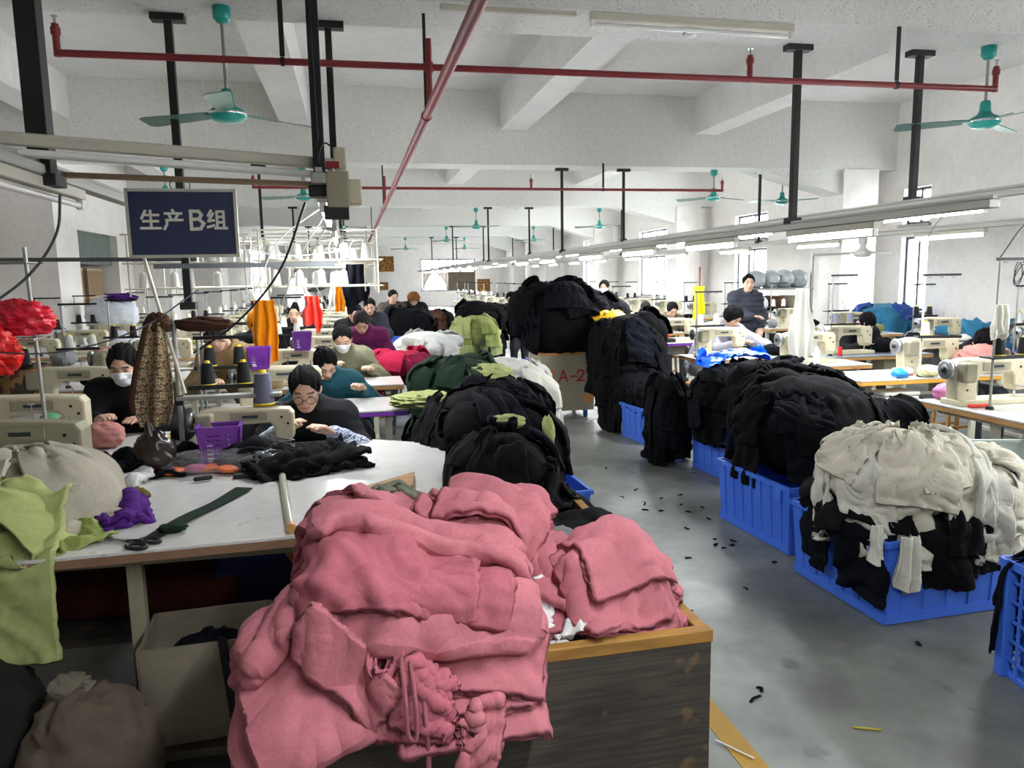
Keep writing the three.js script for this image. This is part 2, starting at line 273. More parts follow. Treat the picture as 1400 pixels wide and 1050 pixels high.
post(3.43, -5.6, 2.06, 3.4, 0.05, 'black steel post dropping from the beam to the aisle lamp rail');
post(4.5, -5.6, 2.23, 3.4, 0.05, 'black steel post dropping from the beam to the middle lamp rail');
post(6.9, -5.9, 2.2, 4.5, 0.04, 'slim black post holding the window side lamp rail');
for (const z of [-12.3, -19.2, -26.1, -33]) for (const [x, y] of [[3.4, 2.06], [4.45, 2.23], [6.9, 2.19], [-0.12, 2.16], [-1.28, 2.19]]) {
  const beam = [-12.3, -19.2, -26.1, -33].includes(z);
  if (beam || (x > 3 && z > -20) || z > -13) post(x, z, y, beam ? 3.4 : 4.5, 0.04, 'slim black post carrying a lamp rail further down the hall', 'distant rail posts');
}
// sprinkler pipes
function sprinkler(y, z, x0, x1, xm, label) {
  const o = thing('sprinkler_pipe', label, 'pipe');
  mk('cross_pipe', cyl([x0, y, z], [x1, y, z], 0.021), M.redPipe, o);
  for (const x of [x0, x1, 2.75]) { const r = mk('riser', [cyl([x, y - 0.02, z], [x, y + 0.16, z], 0.02), cyl([x, y + 0.1, z], [x, y + 0.14, z], 0.027)], M.redPipe, o); mk('sprinkler_head', [cyl([x, y + 0.16, z], [x, y + 0.2, z], 0.008), cyl([x, y + 0.2, z], [x, y + 0.205, z], 0.02)], M.chrome, r); }
  mk('connector', [cyl([xm, y + 0.17, z], [xm, 2.75, z], 0.019), cyl([xm, y - 0.03, z], [xm, y + 0.03, z], 0.028)], M.redPipe, o);
  for (const x of [-0.35, 3.9]) mk('hanger', [bar([x, y + 0.03, z], [x, BH, z], 0.03, 0.008), cyl([x - 0.012, y, z], [x + 0.012, y, z], 0.027)], M.blackSteel, o);
}
sprinkler(3.0, -5.08, -1.6, 4.73, 0.54, 'red sprinkler branch pipe crossing below the ceiling beam over the blue sign');
sprinkler(3.0, -11.7, -1.3, 5.9, 0.54, 'red sprinkler branch pipe crossing below the second ceiling beam');
{ const o = thing('sprinkler_main', 'long red sprinkler main pipe running down the hall under the ceiling', 'pipe'); mk('pipe', cyl([0.54, 2.75, -1], [0.54, 2.75, -44], 0.03, 0.03, 12), M.redPipe, o); for (const z of [-5.3, -12.2, -19.1, -26, -32.9]) { const c = mk('coupling', cyl([0.54, 2.75, z], [0.54, 2.75, z - 0.06], 0.037, 0.037, 12), M.redPipe, o); mk('hanger_rod', bar([0.54, 2.78, z - 0.03], [0.54, BH, z - 0.03], 0.02), M.blackSteel, c); } }
// ceiling fans
const fanLab = 'teal ceiling fan with three blades further down the hall';
function fan(x, y, z, top, turn, label, group) {
  const o = thing('ceiling_fan', label, 'fan', [x, y, z], turn, group);
  mk('canopy', lathe([[0.001, top - y], [0.055, top - y], [0.055, top - y - 0.07], [0.03, top - y - 0.1], [0.001, top - y - 0.1]], 16), M.fanGreen, o);
  mk('down_rod', cyl([0, 0.1, 0], [0, top - y - 0.06, 0], 0.012), M.galv, o);
  mk('motor', lathe([[0.001, -0.06], [0.05, -0.058], [0.09, -0.045], [0.115, -0.02], [0.115, 0.005], [0.1, 0.025], [0.06, 0.045], [0.042, 0.07], [0.038, 0.13], [0.03, 0.15], [0.001, 0.15]], 24), M.fanGreen, o);
  mk('motor_trim', lathe([[0.116, -0.012], [0.119, -0.008], [0.119, 0.0], [0.116, 0.004]], 24), M.chrome, o);
  for (let k = 0; k < 3; k++) {
    const a = (k * 2 * Math.PI) / 3, g = extr([[0.15, -0.05], [0.6, -0.082], [0.645, -0.06], [0.64, 0.055], [0.6, 0.075], [0.15, 0.05]], 0.006, 0.002);
    g.rotateX(-Math.PI / 2 + 0.2); g.rotateZ(-0.02); g.rotateY(a);
    const b = mk('blade', g, M.fanBlade, o), h = extr([[0.09, -0.02], [0.24, -0.03], [0.24, 0.03], [0.09, 0.02]], 0.006, 0.001);
    h.rotateX(-Math.PI / 2 + 0.2); h.rotateY(a); h.translate(0, 0.007, 0); mk('blade_arm', h, M.fanGreen, b);
  }
  return o;
}
fan(-0.73, 2.75, -5.4, 3.4, -Math.PI / 2 + 0.05, 'teal ceiling fan hanging in front of the first beam above the blue sign');
fan(4.95, 2.84, -5.4, 3.4, 0.55, 'teal ceiling fan with a raised blade above the lamp rails by the windows');
const fan0 = fan(6.05, 2.95, -12.3, 3.4, 0.3, fanLab, 'distant ceiling fans');
for (const [x, z, t] of [[7.5, -12.6, 1.1], [-0.65, -12.3, 0.8], [-0.2, -19.2, 0.2], [3.1, -19.2, 1.4], [6.3, -19.2, 0.6], [3.2, -26.1, 0.2], [6.2, -26.1, 0.9], [-2.6, -12.3, 0.9], [4.8, -33, 0.1], [2.3, -33, 0.7]]) copy(fan0, [x, 2.93, z], t);
// the hanging sign
function strokes(list, w, d, s = 1) {         // brush strokes as flat bars, each a polyline in a unit cell
  const out = [];
  for (const l of list) for (let i = 0; i + 1 < l.length; i++) { const [x0, y0] = l[i], [x1, y1] = l[i + 1], dx = x1 - x0, dy = y1 - y0, L = Math.hypot(dx, dy), ex = (dx / L) * w * 0.35, ey = (dy / L) * w * 0.35; out.push(bar([(x0 - ex) * s, (y0 - ey) * s, 0], [(x1 + ex) * s, (y1 + ey) * s, 0], w * s, d)); }
  return merge(out);
}
const GLYPH = {
  sheng: [[[0.28, 0.96], [0.08, 0.56]], [[0.2, 0.74], [0.92, 0.74]], [[0.15, 0.42], [0.88, 0.42]], [[0.02, 0.06], [0.98, 0.06]], [[0.53, 0.97], [0.53, 0.06]]],
  chan: [[[0.47, 1.0], [0.55, 0.88]], [[0.1, 0.82], [0.92, 0.82]], [[0.3, 0.73], [0.38, 0.57]], [[0.72, 0.74], [0.62, 0.57]], [[0.14, 0.48], [0.95, 0.48]], [[0.19, 0.48], [0.16, 0.24], [0.03, 0.0]]],
  B: [[[0.15, 0], [0.15, 0.95]], [[0.15, 0.95], [0.55, 0.93], [0.68, 0.75], [0.55, 0.53], [0.15, 0.51]], [[0.55, 0.51], [0.78, 0.3], [0.6, 0.02], [0.15, 0]]],
  zu: [[[0.24, 0.98], [0.08, 0.7], [0.27, 0.7]], [[0.34, 0.83], [0.08, 0.42], [0.36, 0.46]], [[0.03, 0.1], [0.36, 0.2]], [[0.52, 0.92], [0.52, 0.06]], [[0.52, 0.92], [0.86, 0.92], [0.86, 0.06]], [[0.52, 0.64], [0.86, 0.64]], [[0.52, 0.36], [0.86, 0.36]], [[0.4, 0.05], [1.0, 0.05]]],
  A: [[[0.05, 0], [0.45, 1], [0.85, 0]], [[0.2, 0.35], [0.7, 0.35]]], dash: [[[0.2, 0.45], [0.7, 0.45]]],
  two: [[[0.1, 0.72], [0.2, 0.95], [0.55, 0.98], [0.72, 0.78], [0.5, 0.42], [0.1, 0.03], [0.78, 0.05]]],
};
{ const o = thing('hanging_sign', 'dark blue hanging sign with pale lettering 生产B组 in a light frame', 'sign', [-0.757, 1.795, -3.9]);
  o.rotation.set(0, 0.03, 0.002);
  mk('board', rb(0.46, 0.3, 0.012, 0, 0.157, 0, 0.003), M.signNavy, o);
  mk('frame', [bx(0.485, 0.014, 0.02, 0, 0.006, 0), bx(0.485, 0.014, 0.02, 0, 0.308, 0), bx(0.014, 0.316, 0.02, -0.236, 0.157, 0), bx(0.014, 0.316, 0.02, 0.236, 0.157, 0)], M.signFrame, o);
  let x = -0.185; for (const k of ['sheng', 'chan', 'B', 'zu']) { const g = strokes(GLYPH[k], k === 'B' ? 0.17 : 0.13, 0.003, 0.088); g.translate(x, 0.13, 0.0075); mk('lettering', g, M.lettering, o); x += k === 'B' ? 0.082 : k === 'chan' ? 0.108 : 0.1; }
  for (const s of [-0.03, 0.02]) mk('hook', tube([[s, 0.305, 0], [s - 0.015, 0.33, 0.01], [s + 0.005, 0.365, 0.005], [s + 0.02, 0.33, -0.01], [s + 0.01, 0.305, 0]], 0.0022, 20, 5), M.blackSteel, o);
}
solo('conduit', cyl([-1.33, 2.17, -3.9], [-0.16, 2.135, -3.9], 0.014), std(0.62, 0.52, 0.44), 'thin brown conduit from which the blue sign hangs', 'conduit');
{ const o = thing('junction_box', 'cluster of grey and cream electrical boxes at the black post by the sign', 'electrical box', [-0.06, 2.0, -3.72]);
  mk('box', rb(0.1, 0.16, 0.07, 0.02, 0.08, 0.09, 0.008), M.creamDark, o); mk('upper_box', rb(0.06, 0.1, 0.05, 0.035, 0.22, 0.06, 0.012), M.cream, o); mk('side_box', rb(0.06, 0.11, 0.08, 0.095, 0.07, 0.08, 0.01), M.cream, o); mk('label_patch', bx(0.06, 0.03, 0.003, -0.0, 0.19, 0.09), std(0.55, 0.1, 0.12), o); mk('base_block', rb(0.11, 0.06, 0.08, 0.01, -0.02, 0.08, 0.004), M.black, o); mk('wire', tube([[0.02, 0.25, 0.06], [-0.03, 0.29, 0.06], [-0.06, 0.2, 0.1], [-0.03, 0.15, 0.12]], 0.004, 16, 5), M.blackSteel, o); }
function cable(pts, r, mat, label) { solo('cable', tube(pts, r, 40, 5), mat, label, 'cable'); }
cable([[-0.14, 4.5, -3.68], [-0.15, 3.6, -3.66], [-0.13, 2.9, -3.68], [-0.12, 2.3, -3.66]], 0.005, M.blackSteel, 'thin black cable running down beside the post to the junction box');
cable([[-1.2, 2.06, -3.68], [-1.22, 1.9, -3.66], [-1.33, 1.72, -3.62], [-1.6, 1.5, -3.55], [-1.8, 1.3, -3.5]], 0.006, M.darkFrame, 'black cable hanging slack from the thick post');
cable([[-1.9, 1.5, -3.6], [-1.35, 1.38, -3.7], [-1.0, 1.46, -3.9], [-0.75, 1.64, -4.1]], 0.004, M.darkFrame, 'thin dark cable sagging across in front of the white column');
cable([[-0.2, 2.05, -3.9], [-0.36, 1.72, -4.1], [-0.62, 1.45, -4.3], [-0.85, 1.3, -4.4]], 0.006, M.blackSteel, 'black cable sloping down from the sign post to the thread rack');

// ---------- sewing stations ----------
// local axes: x along the machine arm (needle end +x, hand wheel -x), operator sits on the -z side
function makeMachine(label, group, dark) {
  const o = thing('sewing_machine', label, 'sewing machine', [0, 0, 0], 0, group), b = dark ? M.creamDark : M.cream;
  mk('bed', [rb(0.56, 0.036, 0.18, 0, 0.018, 0, 0.008)], b, o);
  const arm = mk('arm', extr([[-0.27, 0.02], [-0.12, 0.02], [-0.125, 0.15], [-0.1, 0.19], [-0.06, 0.203], [0.13, 0.205], [0.15, 0.185], [0.155, 0.12], [0.175, 0.085], [0.245, 0.085], [0.268, 0.12], [0.27, 0.26], [0.245, 0.29], [0.1, 0.3], [-0.2, 0.305], [-0.26, 0.295], [-0.285, 0.26], [-0.28, 0.1]], 0.105, 0.014), b, o);
  mk('cover_plate', [extr([[-0.09, 0.225], [0.12, 0.225], [0.12, 0.275], [-0.09, 0.28]], 0.006, 0.002).translate(0, 0, 0.054)], M.creamDark, arm);
  mk('oil_holes', [[-0.22, 0.24], [-0.2, 0.1], [0.2, 0.24], [0.235, 0.2], [-0.05, 0.25]].map(([x, y]) => rot(new THREE.CylinderGeometry(0.008, 0.008, 0.112, 8), Math.PI / 2).translate(x, y, 0)), M.black, arm).userData.kind = 'stuff';
  mk('label_plate', bx(0.09, 0.018, 0.002, 0.02, 0.25, 0.0585), std(0.18, 0.2, 0.22), arm);
  mk('hand_wheel', mv(rot(lathe([[0.001, -0.014], [0.03, -0.016], [0.05, -0.02], [0.062, -0.016], [0.066, 0], [0.062, 0.016], [0.05, 0.02], [0.03, 0.016], [0.001, 0.03]], 20), 0, 0, Math.PI / 2), -0.318, 0.235, 0), M.steel, o);
  mk('wheel_hub', mv(rot(lathe([[0.001, 0.036], [0.018, 0.034], [0.02, 0.02], [0.02, -0.03]], 12), 0, 0, Math.PI / 2), -0.318, 0.235, 0), M.blackSteel, o);
  mk('motor', [rb(0.1, 0.13, 0.09, -0.23, 0.22, 0.075, 0.02)], M.creamDark, o);
  mk('needle_bar', [cyl([0.215, 0.03, 0], [0.215, 0.09, 0], 0.005), cyl([0.215, 0.0, 0], [0.215, 0.05, 0], 0.0016), cyl([0.198, 0.04, 0.01], [0.198, 0.09, 0.01], 0.004), bx(0.012, 0.006, 0.04, 0.205, 0.042, 0.005)], M.chrome, o);
  mk('tension_dial', [cyl([0.225, 0.19, -0.05], [0.225, 0.19, -0.075], 0.016, 0.016, 14), cyl([0.225, 0.19, -0.075], [0.225, 0.19, -0.09], 0.01, 0.01, 10)], M.chrome, o);
  mk('thread_guide', [cyl([0.05, 0.29, 0], [0.05, 0.37, 0], 0.003), cyl([0.2, 0.28, 0], [0.2, 0.33, 0], 0.003), bx(0.03, 0.004, 0.012, 0.05, 0.37, 0)], M.chrome, o);
  mk('knee_lifter', [cyl([0.16, 0.12, 0.06], [0.27, 0.1, 0.075], 0.004)], M.steel, o);
  return o;
}
function makeTable(label, group, w = 1.2, d = 0.56, edge = M.woodEdge, top = M.laminate) {
  const o = thing('sewing_table', label, 'table', [0, 0, 0], 0, group), H = 0.8;
  mk('tabletop', uvm(rb(w, 0.012, d, 0, H - 0.006, 0, 0.003), 0.7), top, o);
  mk('edge_band', uvm(rb(w - 0.004, 0.032, d - 0.004, 0, H - 0.029, 0, 0.004), 1.5), edge, o);
  for (const s of [-1, 1]) { mk('leg', [bar([s * w * 0.4, 0.04, 0], [s * w * 0.4, H - 0.05, 0], 0.05, 0.03)], M.whiteSteel, o); mk('foot', rb(0.05, 0.04, d * 0.95, s * w * 0.4, 0.02, 0, 0.006), M.whiteSteel, o); mk('bracket', bx(0.04, 0.04, d * 0.85, s * w * 0.4, H - 0.064, 0), M.whiteSteel, o); }
  mk('cross_bar', bx(w * 0.8, 0.03, 0.03, 0, 0.16, -0.05), M.whiteSteel, o);
  mk('treadle', rot(bx(0.42, 0.015, 0.26), 0.12).translate(0, 0.1, -0.03), M.blackSteel, o);
  mk('control_box', rb(0.16, 0.13, 0.22, w * 0.2, H - 0.12, 0, 0.01), M.creamDark, o);
  return o;
}
function makeStand(label, group, h = 0.62, mat = M.steel) {       // thread stand: pole, tray, spool pins, top arm
  const o = thing('thread_stand', label, 'thread stand', [0, 0, 0], 0, group);
  mk('pole', cyl([0, 0, 0], [0, h, 0], 0.008), mat, o); mk('base_clamp', cyl([0, 0, 0], [0, 0.02, 0], 0.025, 0.02), M.blackSteel, o);
  mk('tray', [rb(0.34, 0.012, 0.12, 0.12, 0.33, 0, 0.004), bx(0.34, 0.02, 0.006, 0.12, 0.337, 0.058)], M.blackSteel, o);
  for (const x of [0.04, 0.22]) mk('spool_pin', cyl([x, 0.33, 0], [x, 0.47, 0], 0.003), M.chrome, o);
  mk('top_arm', [bx(0.3, 0.018, 0.018, 0.13, h - 0.01, 0), ...[0.04, 0.13, 0.22].map((x) => rot(new THREE.TorusGeometry(0.012, 0.002, 5, 12), Math.PI / 2).translate(x, h - 0.03, 0))], M.blackSteel, o);
  return o;
}
const coneGeo = lathe([[0.001, 0.003], [0.034, 0], [0.036, 0.006], [0.026, 0.105], [0.022, 0.108], [0.014, 0.108]], 16), tipGeo = lathe([[0.016, 0.1], [0.013, 0.118], [0.009, 0.12]], 12), baseGeo = lathe([[0.001, -0.004], [0.037, -0.004], [0.037, 0.004], [0.03, 0.006]], 14);
function cone(x, y, z, mat, label, group, s = 1, tip = M.yellowPl) { const o = thing('thread_cone', label, 'thread cone', [x, y + 0.004 * s, z], 0, group); mk('thread', coneGeo, mat, o); mk('core_tip', tipGeo, tip, o); mk('core_foot', baseGeo, tip, o); o.scale.setScalar(s); return o; }
function place(o, x, y, z, turn = 0) { o.position.set(x, y, z); o.rotation.y = turn; return o; }

const far = { m: null, t: null, s: null, c: null, cw: null };
const FAR_L = { m: 'cream sewing machine on one of the far sewing tables', t: 'white topped sewing table further down the sewing rows', s: 'steel thread stand on one of the far sewing tables', c: 'black thread cone on a far thread stand', cw: 'white thread cone on a far thread stand' };
function farStation(x, z, r, tray = true) {
  if (!far.m) { far.m = makeMachine(FAR_L.m, 'sewing machines on far tables'); far.t = makeTable(FAR_L.t, 'far sewing tables'); far.s = makeStand(FAR_L.s, 'thread stands on far tables', 0.72); far.c = cone(0, 0, 0, M.thBlack, FAR_L.c, 'black cones on far stands'); far.cw = cone(0, 0, 0, M.thWhite, FAR_L.cw, 'white cones on far stands'); for (const k of ['m', 't', 's', 'c', 'cw']) far[k].fresh = true; }
  const put = (k, p, t) => { if (far[k].fresh) { far[k].fresh = false; return place(far[k], ...p, t); } return copy(far[k], p, t); };
  put('t', [x, 0, z], 0); put('m', [x - 0.02, 0.8, z], 0);
  if (tray) { put('s', [x - 0.5, 0.8, z + 0.12], 0); const k = r() < 0.5 ? 'c' : 'cw'; for (const dx of [0.04, 0.22]) put(k, [x - 0.5 + dx, 1.14, z + 0.12], 0); }
}
// near stations, with their own labels
place(makeTable('sewing table with purple edge in front of the woman in blue and black jacket', null, 1.3, 0.6, M.purplePl), -0.3, 0, -5.5);
place(makeTable('white sewing table with red garments at its end', null, 1.3, 0.56), -0.25, 0, -6.75);
place(makeTable('white table with yellow front edge before the grey haired masked worker', null, 1.25, 0.56, std(0.80, 0.60, 0.15)), -1.72, 0, -4.55);
place(makeMachine('cream sewing machine under the hands of the woman in glasses'), -0.54, 0.8, -4.0).scale.setScalar(0.84);
place(makeMachine('cream sewing machine with purple basket behind the woman in glasses', null), -0.5, 0.8, -5.45);
place(makeMachine('cream sewing machine in front of the worker in olive jacket', null), -0.5, 0.8, -6.75);
place(makeMachine('cream sewing machine beside the pink cloth and green pin cushion', null), -1.68, 0.8, -4.45);
place(makeMachine('worn cream sewing machine at the end of the big white worktable', null, true), -1.42, 0.8, -3.62, -0.12);
place(makeStand('thread stand with grey and black cones on the big worktable', null, 0.6), -0.8, 0.8, -4.25);
place(makeStand('thread stand with black cones by the red nets', null, 0.75), -2.05, 0.8, -4.1);
place(makeStand('thread stand with black cones below the orange garment', null, 0.62), -0.95, 0.8, -5.2);
const cl = 'black cones on near stands';
cone(-0.76, 1.14, -4.25, M.thBlack, 'large black thread cone next to the grey cone on the near stand', cl, 1.05);
cone(-0.58, 1.14, -4.25, M.thBlack, 'large black thread cone next to the grey cone on the near stand', cl, 1.05);
cone(-0.46, 1.058, -4.02, M.thGrey, 'wide grey thread cone on the arm of the near sewing machine', null, 1.45);
cone(-2.01, 1.14, -4.1, M.thBlack, 'black thread cone standing below the red net bags', 'black cones below the nets', 1.0);
cone(-1.83, 1.14, -4.1, M.thBlack, 'black thread cone standing below the red net bags', 'black cones below the nets', 1.0);
cone(-0.91, 1.14, -5.2, M.thBlack, 'black thread cone below the hanging orange garment', 'black cones below the orange garment', 1.1);
cone(-0.73, 1.14, -5.2, M.thBlack, 'black thread cone below the hanging orange garment', 'black cones below the orange garment', 1.1);
// window side near stations
place(makeTable('pale sewing table with wooden edge beside the clear plastic bin', null, 1.3, 1.1, M.woodEdge), 4.42, 0, -4.0);
place(makeMachine('cream sewing machine with big hand wheel above the clear plastic bin', null), 4.1, 0.8, -4.3);
place(makeTable('sewing table with orange edge and white cloth stack beneath', null, 1.5, 0.6, std(0.86, 0.62, 0.22)), 4.75, 0, -5.75);
place(makeMachine('cream sewing machine behind the pink garment', null), 4.9, 0.8, -5.8);
place(makeTable('grey topped sewing table under the dark haired worker by the column', null, 1.3, 0.56, M.woodEdge, M.greyLam), 5.4, 0, -7.35);
place(makeMachine('cream sewing machine with red thread tube beside it', null), 5.2, 0.8, -7.35);
place(makeTable('sewing table with plywood edge under the leaning woman', null, 1.2, 0.6, M.woodEdge), 4.1, 0, -7.6);
place(makeMachine('cream sewing machine in front of the leaning woman in lilac jacket', null), 3.9, 0.8, -7.7);
place(makeTable('sewing table with purple edge next to the tall black heap', null, 1.1, 0.6, M.purplePl), 4.0, 0, -9.6);
place(makeMachine('cream sewing machine near the yellow bag and purple basket', null), 4.2, 0.8, -9.6);
place(makeMachine('cream sewing machine under the hanging white cloth', null), 4.35, 0.8, -6.75); place(makeTable('narrow sewing table beneath the hanging white cloth', null, 1.2, 0.5), 4.25, 0, -6.7);
place(makeStand('tall thread stand with coiled wire by the clear plastic bin', null, 0.95, M.galv), 3.92, 0.8, -4.08);
place(makeStand('white pole thread stand with red tape at its top', null, 0.85, M.whiteSteel), 4.62, 0.8, -5.55, -0.3);
place(makeStand('thread stand with taped pole in front of the white column', null, 0.85), 4.9, 0.8, -7.2);
place(makeStand('thread stand with white cones before the leaning woman', null, 0.7), 3.55, 0.8, -7.55);
cone(3.96, 1.14, -4.08, M.thBlack, 'black thread cone on the stand by the clear bin', 'cones by the clear bin', 1.0);
cone(4.14, 1.14, -4.08, M.thBlack, 'black thread cone on the stand by the clear bin', 'cones by the clear bin', 1.0);
cone(4.66, 1.14, -5.56, M.thWhite, 'cream thread cone on the white pole stand', null, 1.0); 
cone(4.94, 1.14, -7.2, M.thGrey, 'dark grey thread cone on the taped pole stand', 'grey cones by the column', 1.0); cone(5.12, 1.14, -7.2, M.thGrey, 'dark grey thread cone on the taped pole stand', 'grey cones by the column', 1.0);
cone(3.59, 1.14, -7.55, M.thWhite, 'white thread cone in front of the leaning woman', 'white cones by the leaning woman'); cone(3.77, 1.14, -7.55, M.thWhite, 'white thread cone in front of the leaning woman', 'white cones by the leaning woman');
// far rows
{ const r = rng(5);
  for (let z = -8.2; z > -22; z -= 1.25) farStation(-0.35 + 0.1 * r(), z, r);
  for (let z = -5.9; z > -20; z -= 1.35) farStation(-1.95 + 0.1 * r(), z, r);
  for (let z = -11.2; z > -30; z -= 1.45) if (z > -12 || z < -13) farStation(4.3 + 0.15 * r(), z, r);
  for (let z = -6.6; z > -30; z -= 1.6) farStation(6.95 + 0.15 * r(), z, r);
  for (let z = -5; z > -16; z -= 1.4) farStation(-3.4 + 0.1 * r(), z, r); }

// the big white worktable with steel legs
{ const o = thing('worktable', 'large white laminate worktable with wooden edge and steel legs', 'table', [0, 0, 0]);
  const top = [[-2.2, -2.58], [-0.2, -2.68], [0.28, -2.72], [0.46, -4.02], [0.0, -4.3], [-2.2, -4.25]].map(([x, z]) => [x, -z]);
  const slab = (t, y, k) => { const g = extr(top.map(([x, z]) => [x * k, z * k + (1 - k) * 3.2]), t, 0.002); g.rotateX(-Math.PI / 2); g.translate(0, y, 0); return g; };
  mk('tabletop', uvm(slab(0.012, 0.794, 1), 0.6), M.laminate, o); mk('edge_band', uvm(slab(0.03, 0.773, 0.999), 1.2), std(0.55, 0.42, 0.33, { map: T.grime }), o);
  for (const [x, z] of [[-0.78, -2.78], [-1.9, -2.78], [0.2, -2.9], [0.3, -3.9], [-1.9, -4.1]]) { const l = mk('leg', rb(0.05, 0.72, 0.05, x, 0.4, z, 0.004), M.creamDark, o); mk('foot_plate', bx(0.09, 0.04, 0.09, x, 0.02, z), M.steel, l); }
  mk('apron_bar', [bx(2.1, 0.05, 0.03, -0.8, 0.735, -2.78)], M.creamDark, o); mk('lower_bar', [bx(2.2, 0.03, 0.03, -0.8, 0.16, -2.8)], M.steel, o); mk('lower_bar', [bar([-0.78, 0.16, -2.8], [-0.78, 0.16, -4.1], 0.03)], M.steel, o);
}

// ---------- crates, boxes, baskets ----------
function crate(x, z, w, d, h, turn, label, group) {      // ribbed blue stacking crate, wider at the top
  const o = thing('crate', label, 'crate', [x, 0, z], turn, group), tp = 0.94, t = 0.012;
  const wall = (len, s, axis) => { const a = axis ? w / 2 : d / 2, g = new THREE.BoxGeometry(axis ? t : len, h, axis ? len : t), p = g.attributes.position; for (let i = 0; i < p.count; i++) { const k = p.getY(i) > 0 ? 1 : tp; p.setXYZ(i, axis ? p.getX(i) + s * a * k : p.getX(i) * k, p.getY(i) + h / 2, axis ? p.getZ(i) * k : p.getZ(i) + s * a * k); } g.computeVertexNormals(); return g; };
  mk('body', [wall(d, 1, 1), wall(d, -1, 1), wall(w, 1, 0), wall(w, -1, 0), bx(w * tp, t, d * tp, 0, t / 2, 0)], M.crateBlue, o);
  const ring = (y, ex, hh, k) => [bx(w * k + ex, hh, t * 1.8, 0, y, (d / 2) * k), bx(w * k + ex, hh, t * 1.8, 0, y, (-d / 2) * k), bx(t * 1.8, hh, d * k + ex, (w / 2) * k, y, 0), bx(t * 1.8, hh, d * k + ex, (-w / 2) * k, y, 0)];
  mk('rim', [...ring(h - 0.012, 0.03, 0.026, 1.02)], M.crateBlue, o); mk('foot_band', ring(0.03, 0.016, 0.05, tp + 0.01), M.crateBlue, o);
  const rib = (x, z, ax) => { const g = new THREE.BoxGeometry(ax ? 0.014 : 0.012, h - 0.06, ax ? 0.012 : 0.014), p = g.attributes.position; for (let i = 0; i < p.count; i++) { const k = p.getY(i) > 0 ? 1.012 : tp + 0.012; p.setXYZ(i, p.getX(i) + x * (ax ? k : tp + 0.03), p.getY(i) + h / 2, p.getZ(i) + z * (ax ? tp + 0.03 : k)); } g.computeVertexNormals(); return g; };
  for (const s of [-1, 1]) { const n = Math.round(d / 0.12); for (let i = 0; i < n; i++) mk('rib', rib((s * w) / 2, ((i + 0.5) / n - 0.5) * d * 0.94, 1), M.crateBlue, o); const m = Math.round(w / 0.14); for (let i = 0; i < m; i++) mk('rib', rib(((i + 0.5) / m - 0.5) * w * 0.94, (s * d) / 2, 0), M.crateBlue, o); mk('handle_lip', rb(0.14, 0.035, 0.03, 0, h - 0.05, (s * d * 1.02) / 2, 0.006), M.crateBlue, o); mk('corner_tab', bx(0.03, 0.09, 0.05, (s * w * 1.01) / 2, h - 0.06, d * 0.38), M.crateBlue, o); }
  return o;
}
const cg = 'blue crates along the aisle';
crate(2.82, -3.42, 0.86, 0.74, 0.42, 0.04, 'blue crate under the cream coloured garment heap', cg);
crate(2.86, -4.4, 0.82, 0.8, 0.42, 0.07, 'blue crate under the widest black heap', cg);
crate(3.22, -5.8, 0.66, 0.74, 0.42, 0.1, 'blue crate whose black heap has blue plastic film', cg);
crate(3.05, -7.35, 0.6, 0.5, 0.36, 0.12, 'small blue crate below the middle black heap', cg);
crate(1.13, -4.86, 0.5, 0.84, 0.36, 0.04, 'bright blue crate showing its rim beside the tan wooden box', cg);
crate(1.55, -11.0, 0.62, 0.62, 0.42, 0.1, 'blue crate under the lime green heap', 'blue crates far down the aisle');
crate(2.35, -11.4, 0.6, 0.6, 0.4, 0, 'empty blue crate next to the lime heap crate', 'blue crates far down the aisle');
crate(2.15, -10.6, 0.55, 0.5, 0.3, 0.2, 'low empty blue crate behind the grey white heap', 'blue crates far down the aisle');
crate(0.75, -13.0, 0.6, 0.7, 0.75, 0, 'tall blue crate under the dark heap by the far workers', 'blue crates far down the aisle');
crate(1.45, -15.0, 0.6, 0.6, 0.6, 0.1, 'tall blue crate beyond the lime heap', 'blue crates far down the aisle');
// open lattice basket of blue plastic
{ const o = thing('lattice_basket', 'blue plastic lattice basket filled with black cloth', 'basket', [2.94, 0, -2.2], -0.18), w = 0.8, d = 0.55, h = 0.5;
  for (const [sx, sz] of [[-1, -1], [-1, 1], [1, -1], [1, 1]]) mk('corner_post', rb(0.05, h, 0.05, (sx * w) / 2, h / 2, (sz * d) / 2, 0.008), M.crateBlue, o);
  mk('rim', [bx(w + 0.07, 0.035, 0.04, 0, h - 0.01, d / 2), bx(w + 0.07, 0.035, 0.04, 0, h - 0.01, -d / 2), bx(0.04, 0.035, d + 0.07, w / 2, h - 0.01, 0), bx(0.04, 0.035, d + 0.07, -w / 2, h - 0.01, 0)], M.crateBlue, o);
  mk('floor_panel', rb(w, 0.03, d, 0, 0.015, 0, 0.006), M.crateBlue, o);
  for (const s of [-1, 1]) { for (let i = 1; i < 7; i++) mk('lattice_bar', bx(0.008, h - 0.04, 0.014, (s * w) / 2, h / 2, (i / 7 - 0.5) * d), M.crateBlue, o); for (let j = 1; j < 6; j++) mk('lattice_bar', bx(0.008, 0.012, d, (s * w) / 2, (j / 6) * h, 0), M.crateBlue, o); for (let i = 1; i < 10; i++) mk('lattice_bar', bx(0.014, h - 0.04, 0.008, (i / 10 - 0.5) * w, h / 2, (s * d) / 2), M.crateBlue, o); for (let j = 1; j < 6; j++) mk('lattice_bar', bx(w, 0.012, 0.008, 0, (j / 6) * h, (s * d) / 2), M.crateBlue, o); }
}
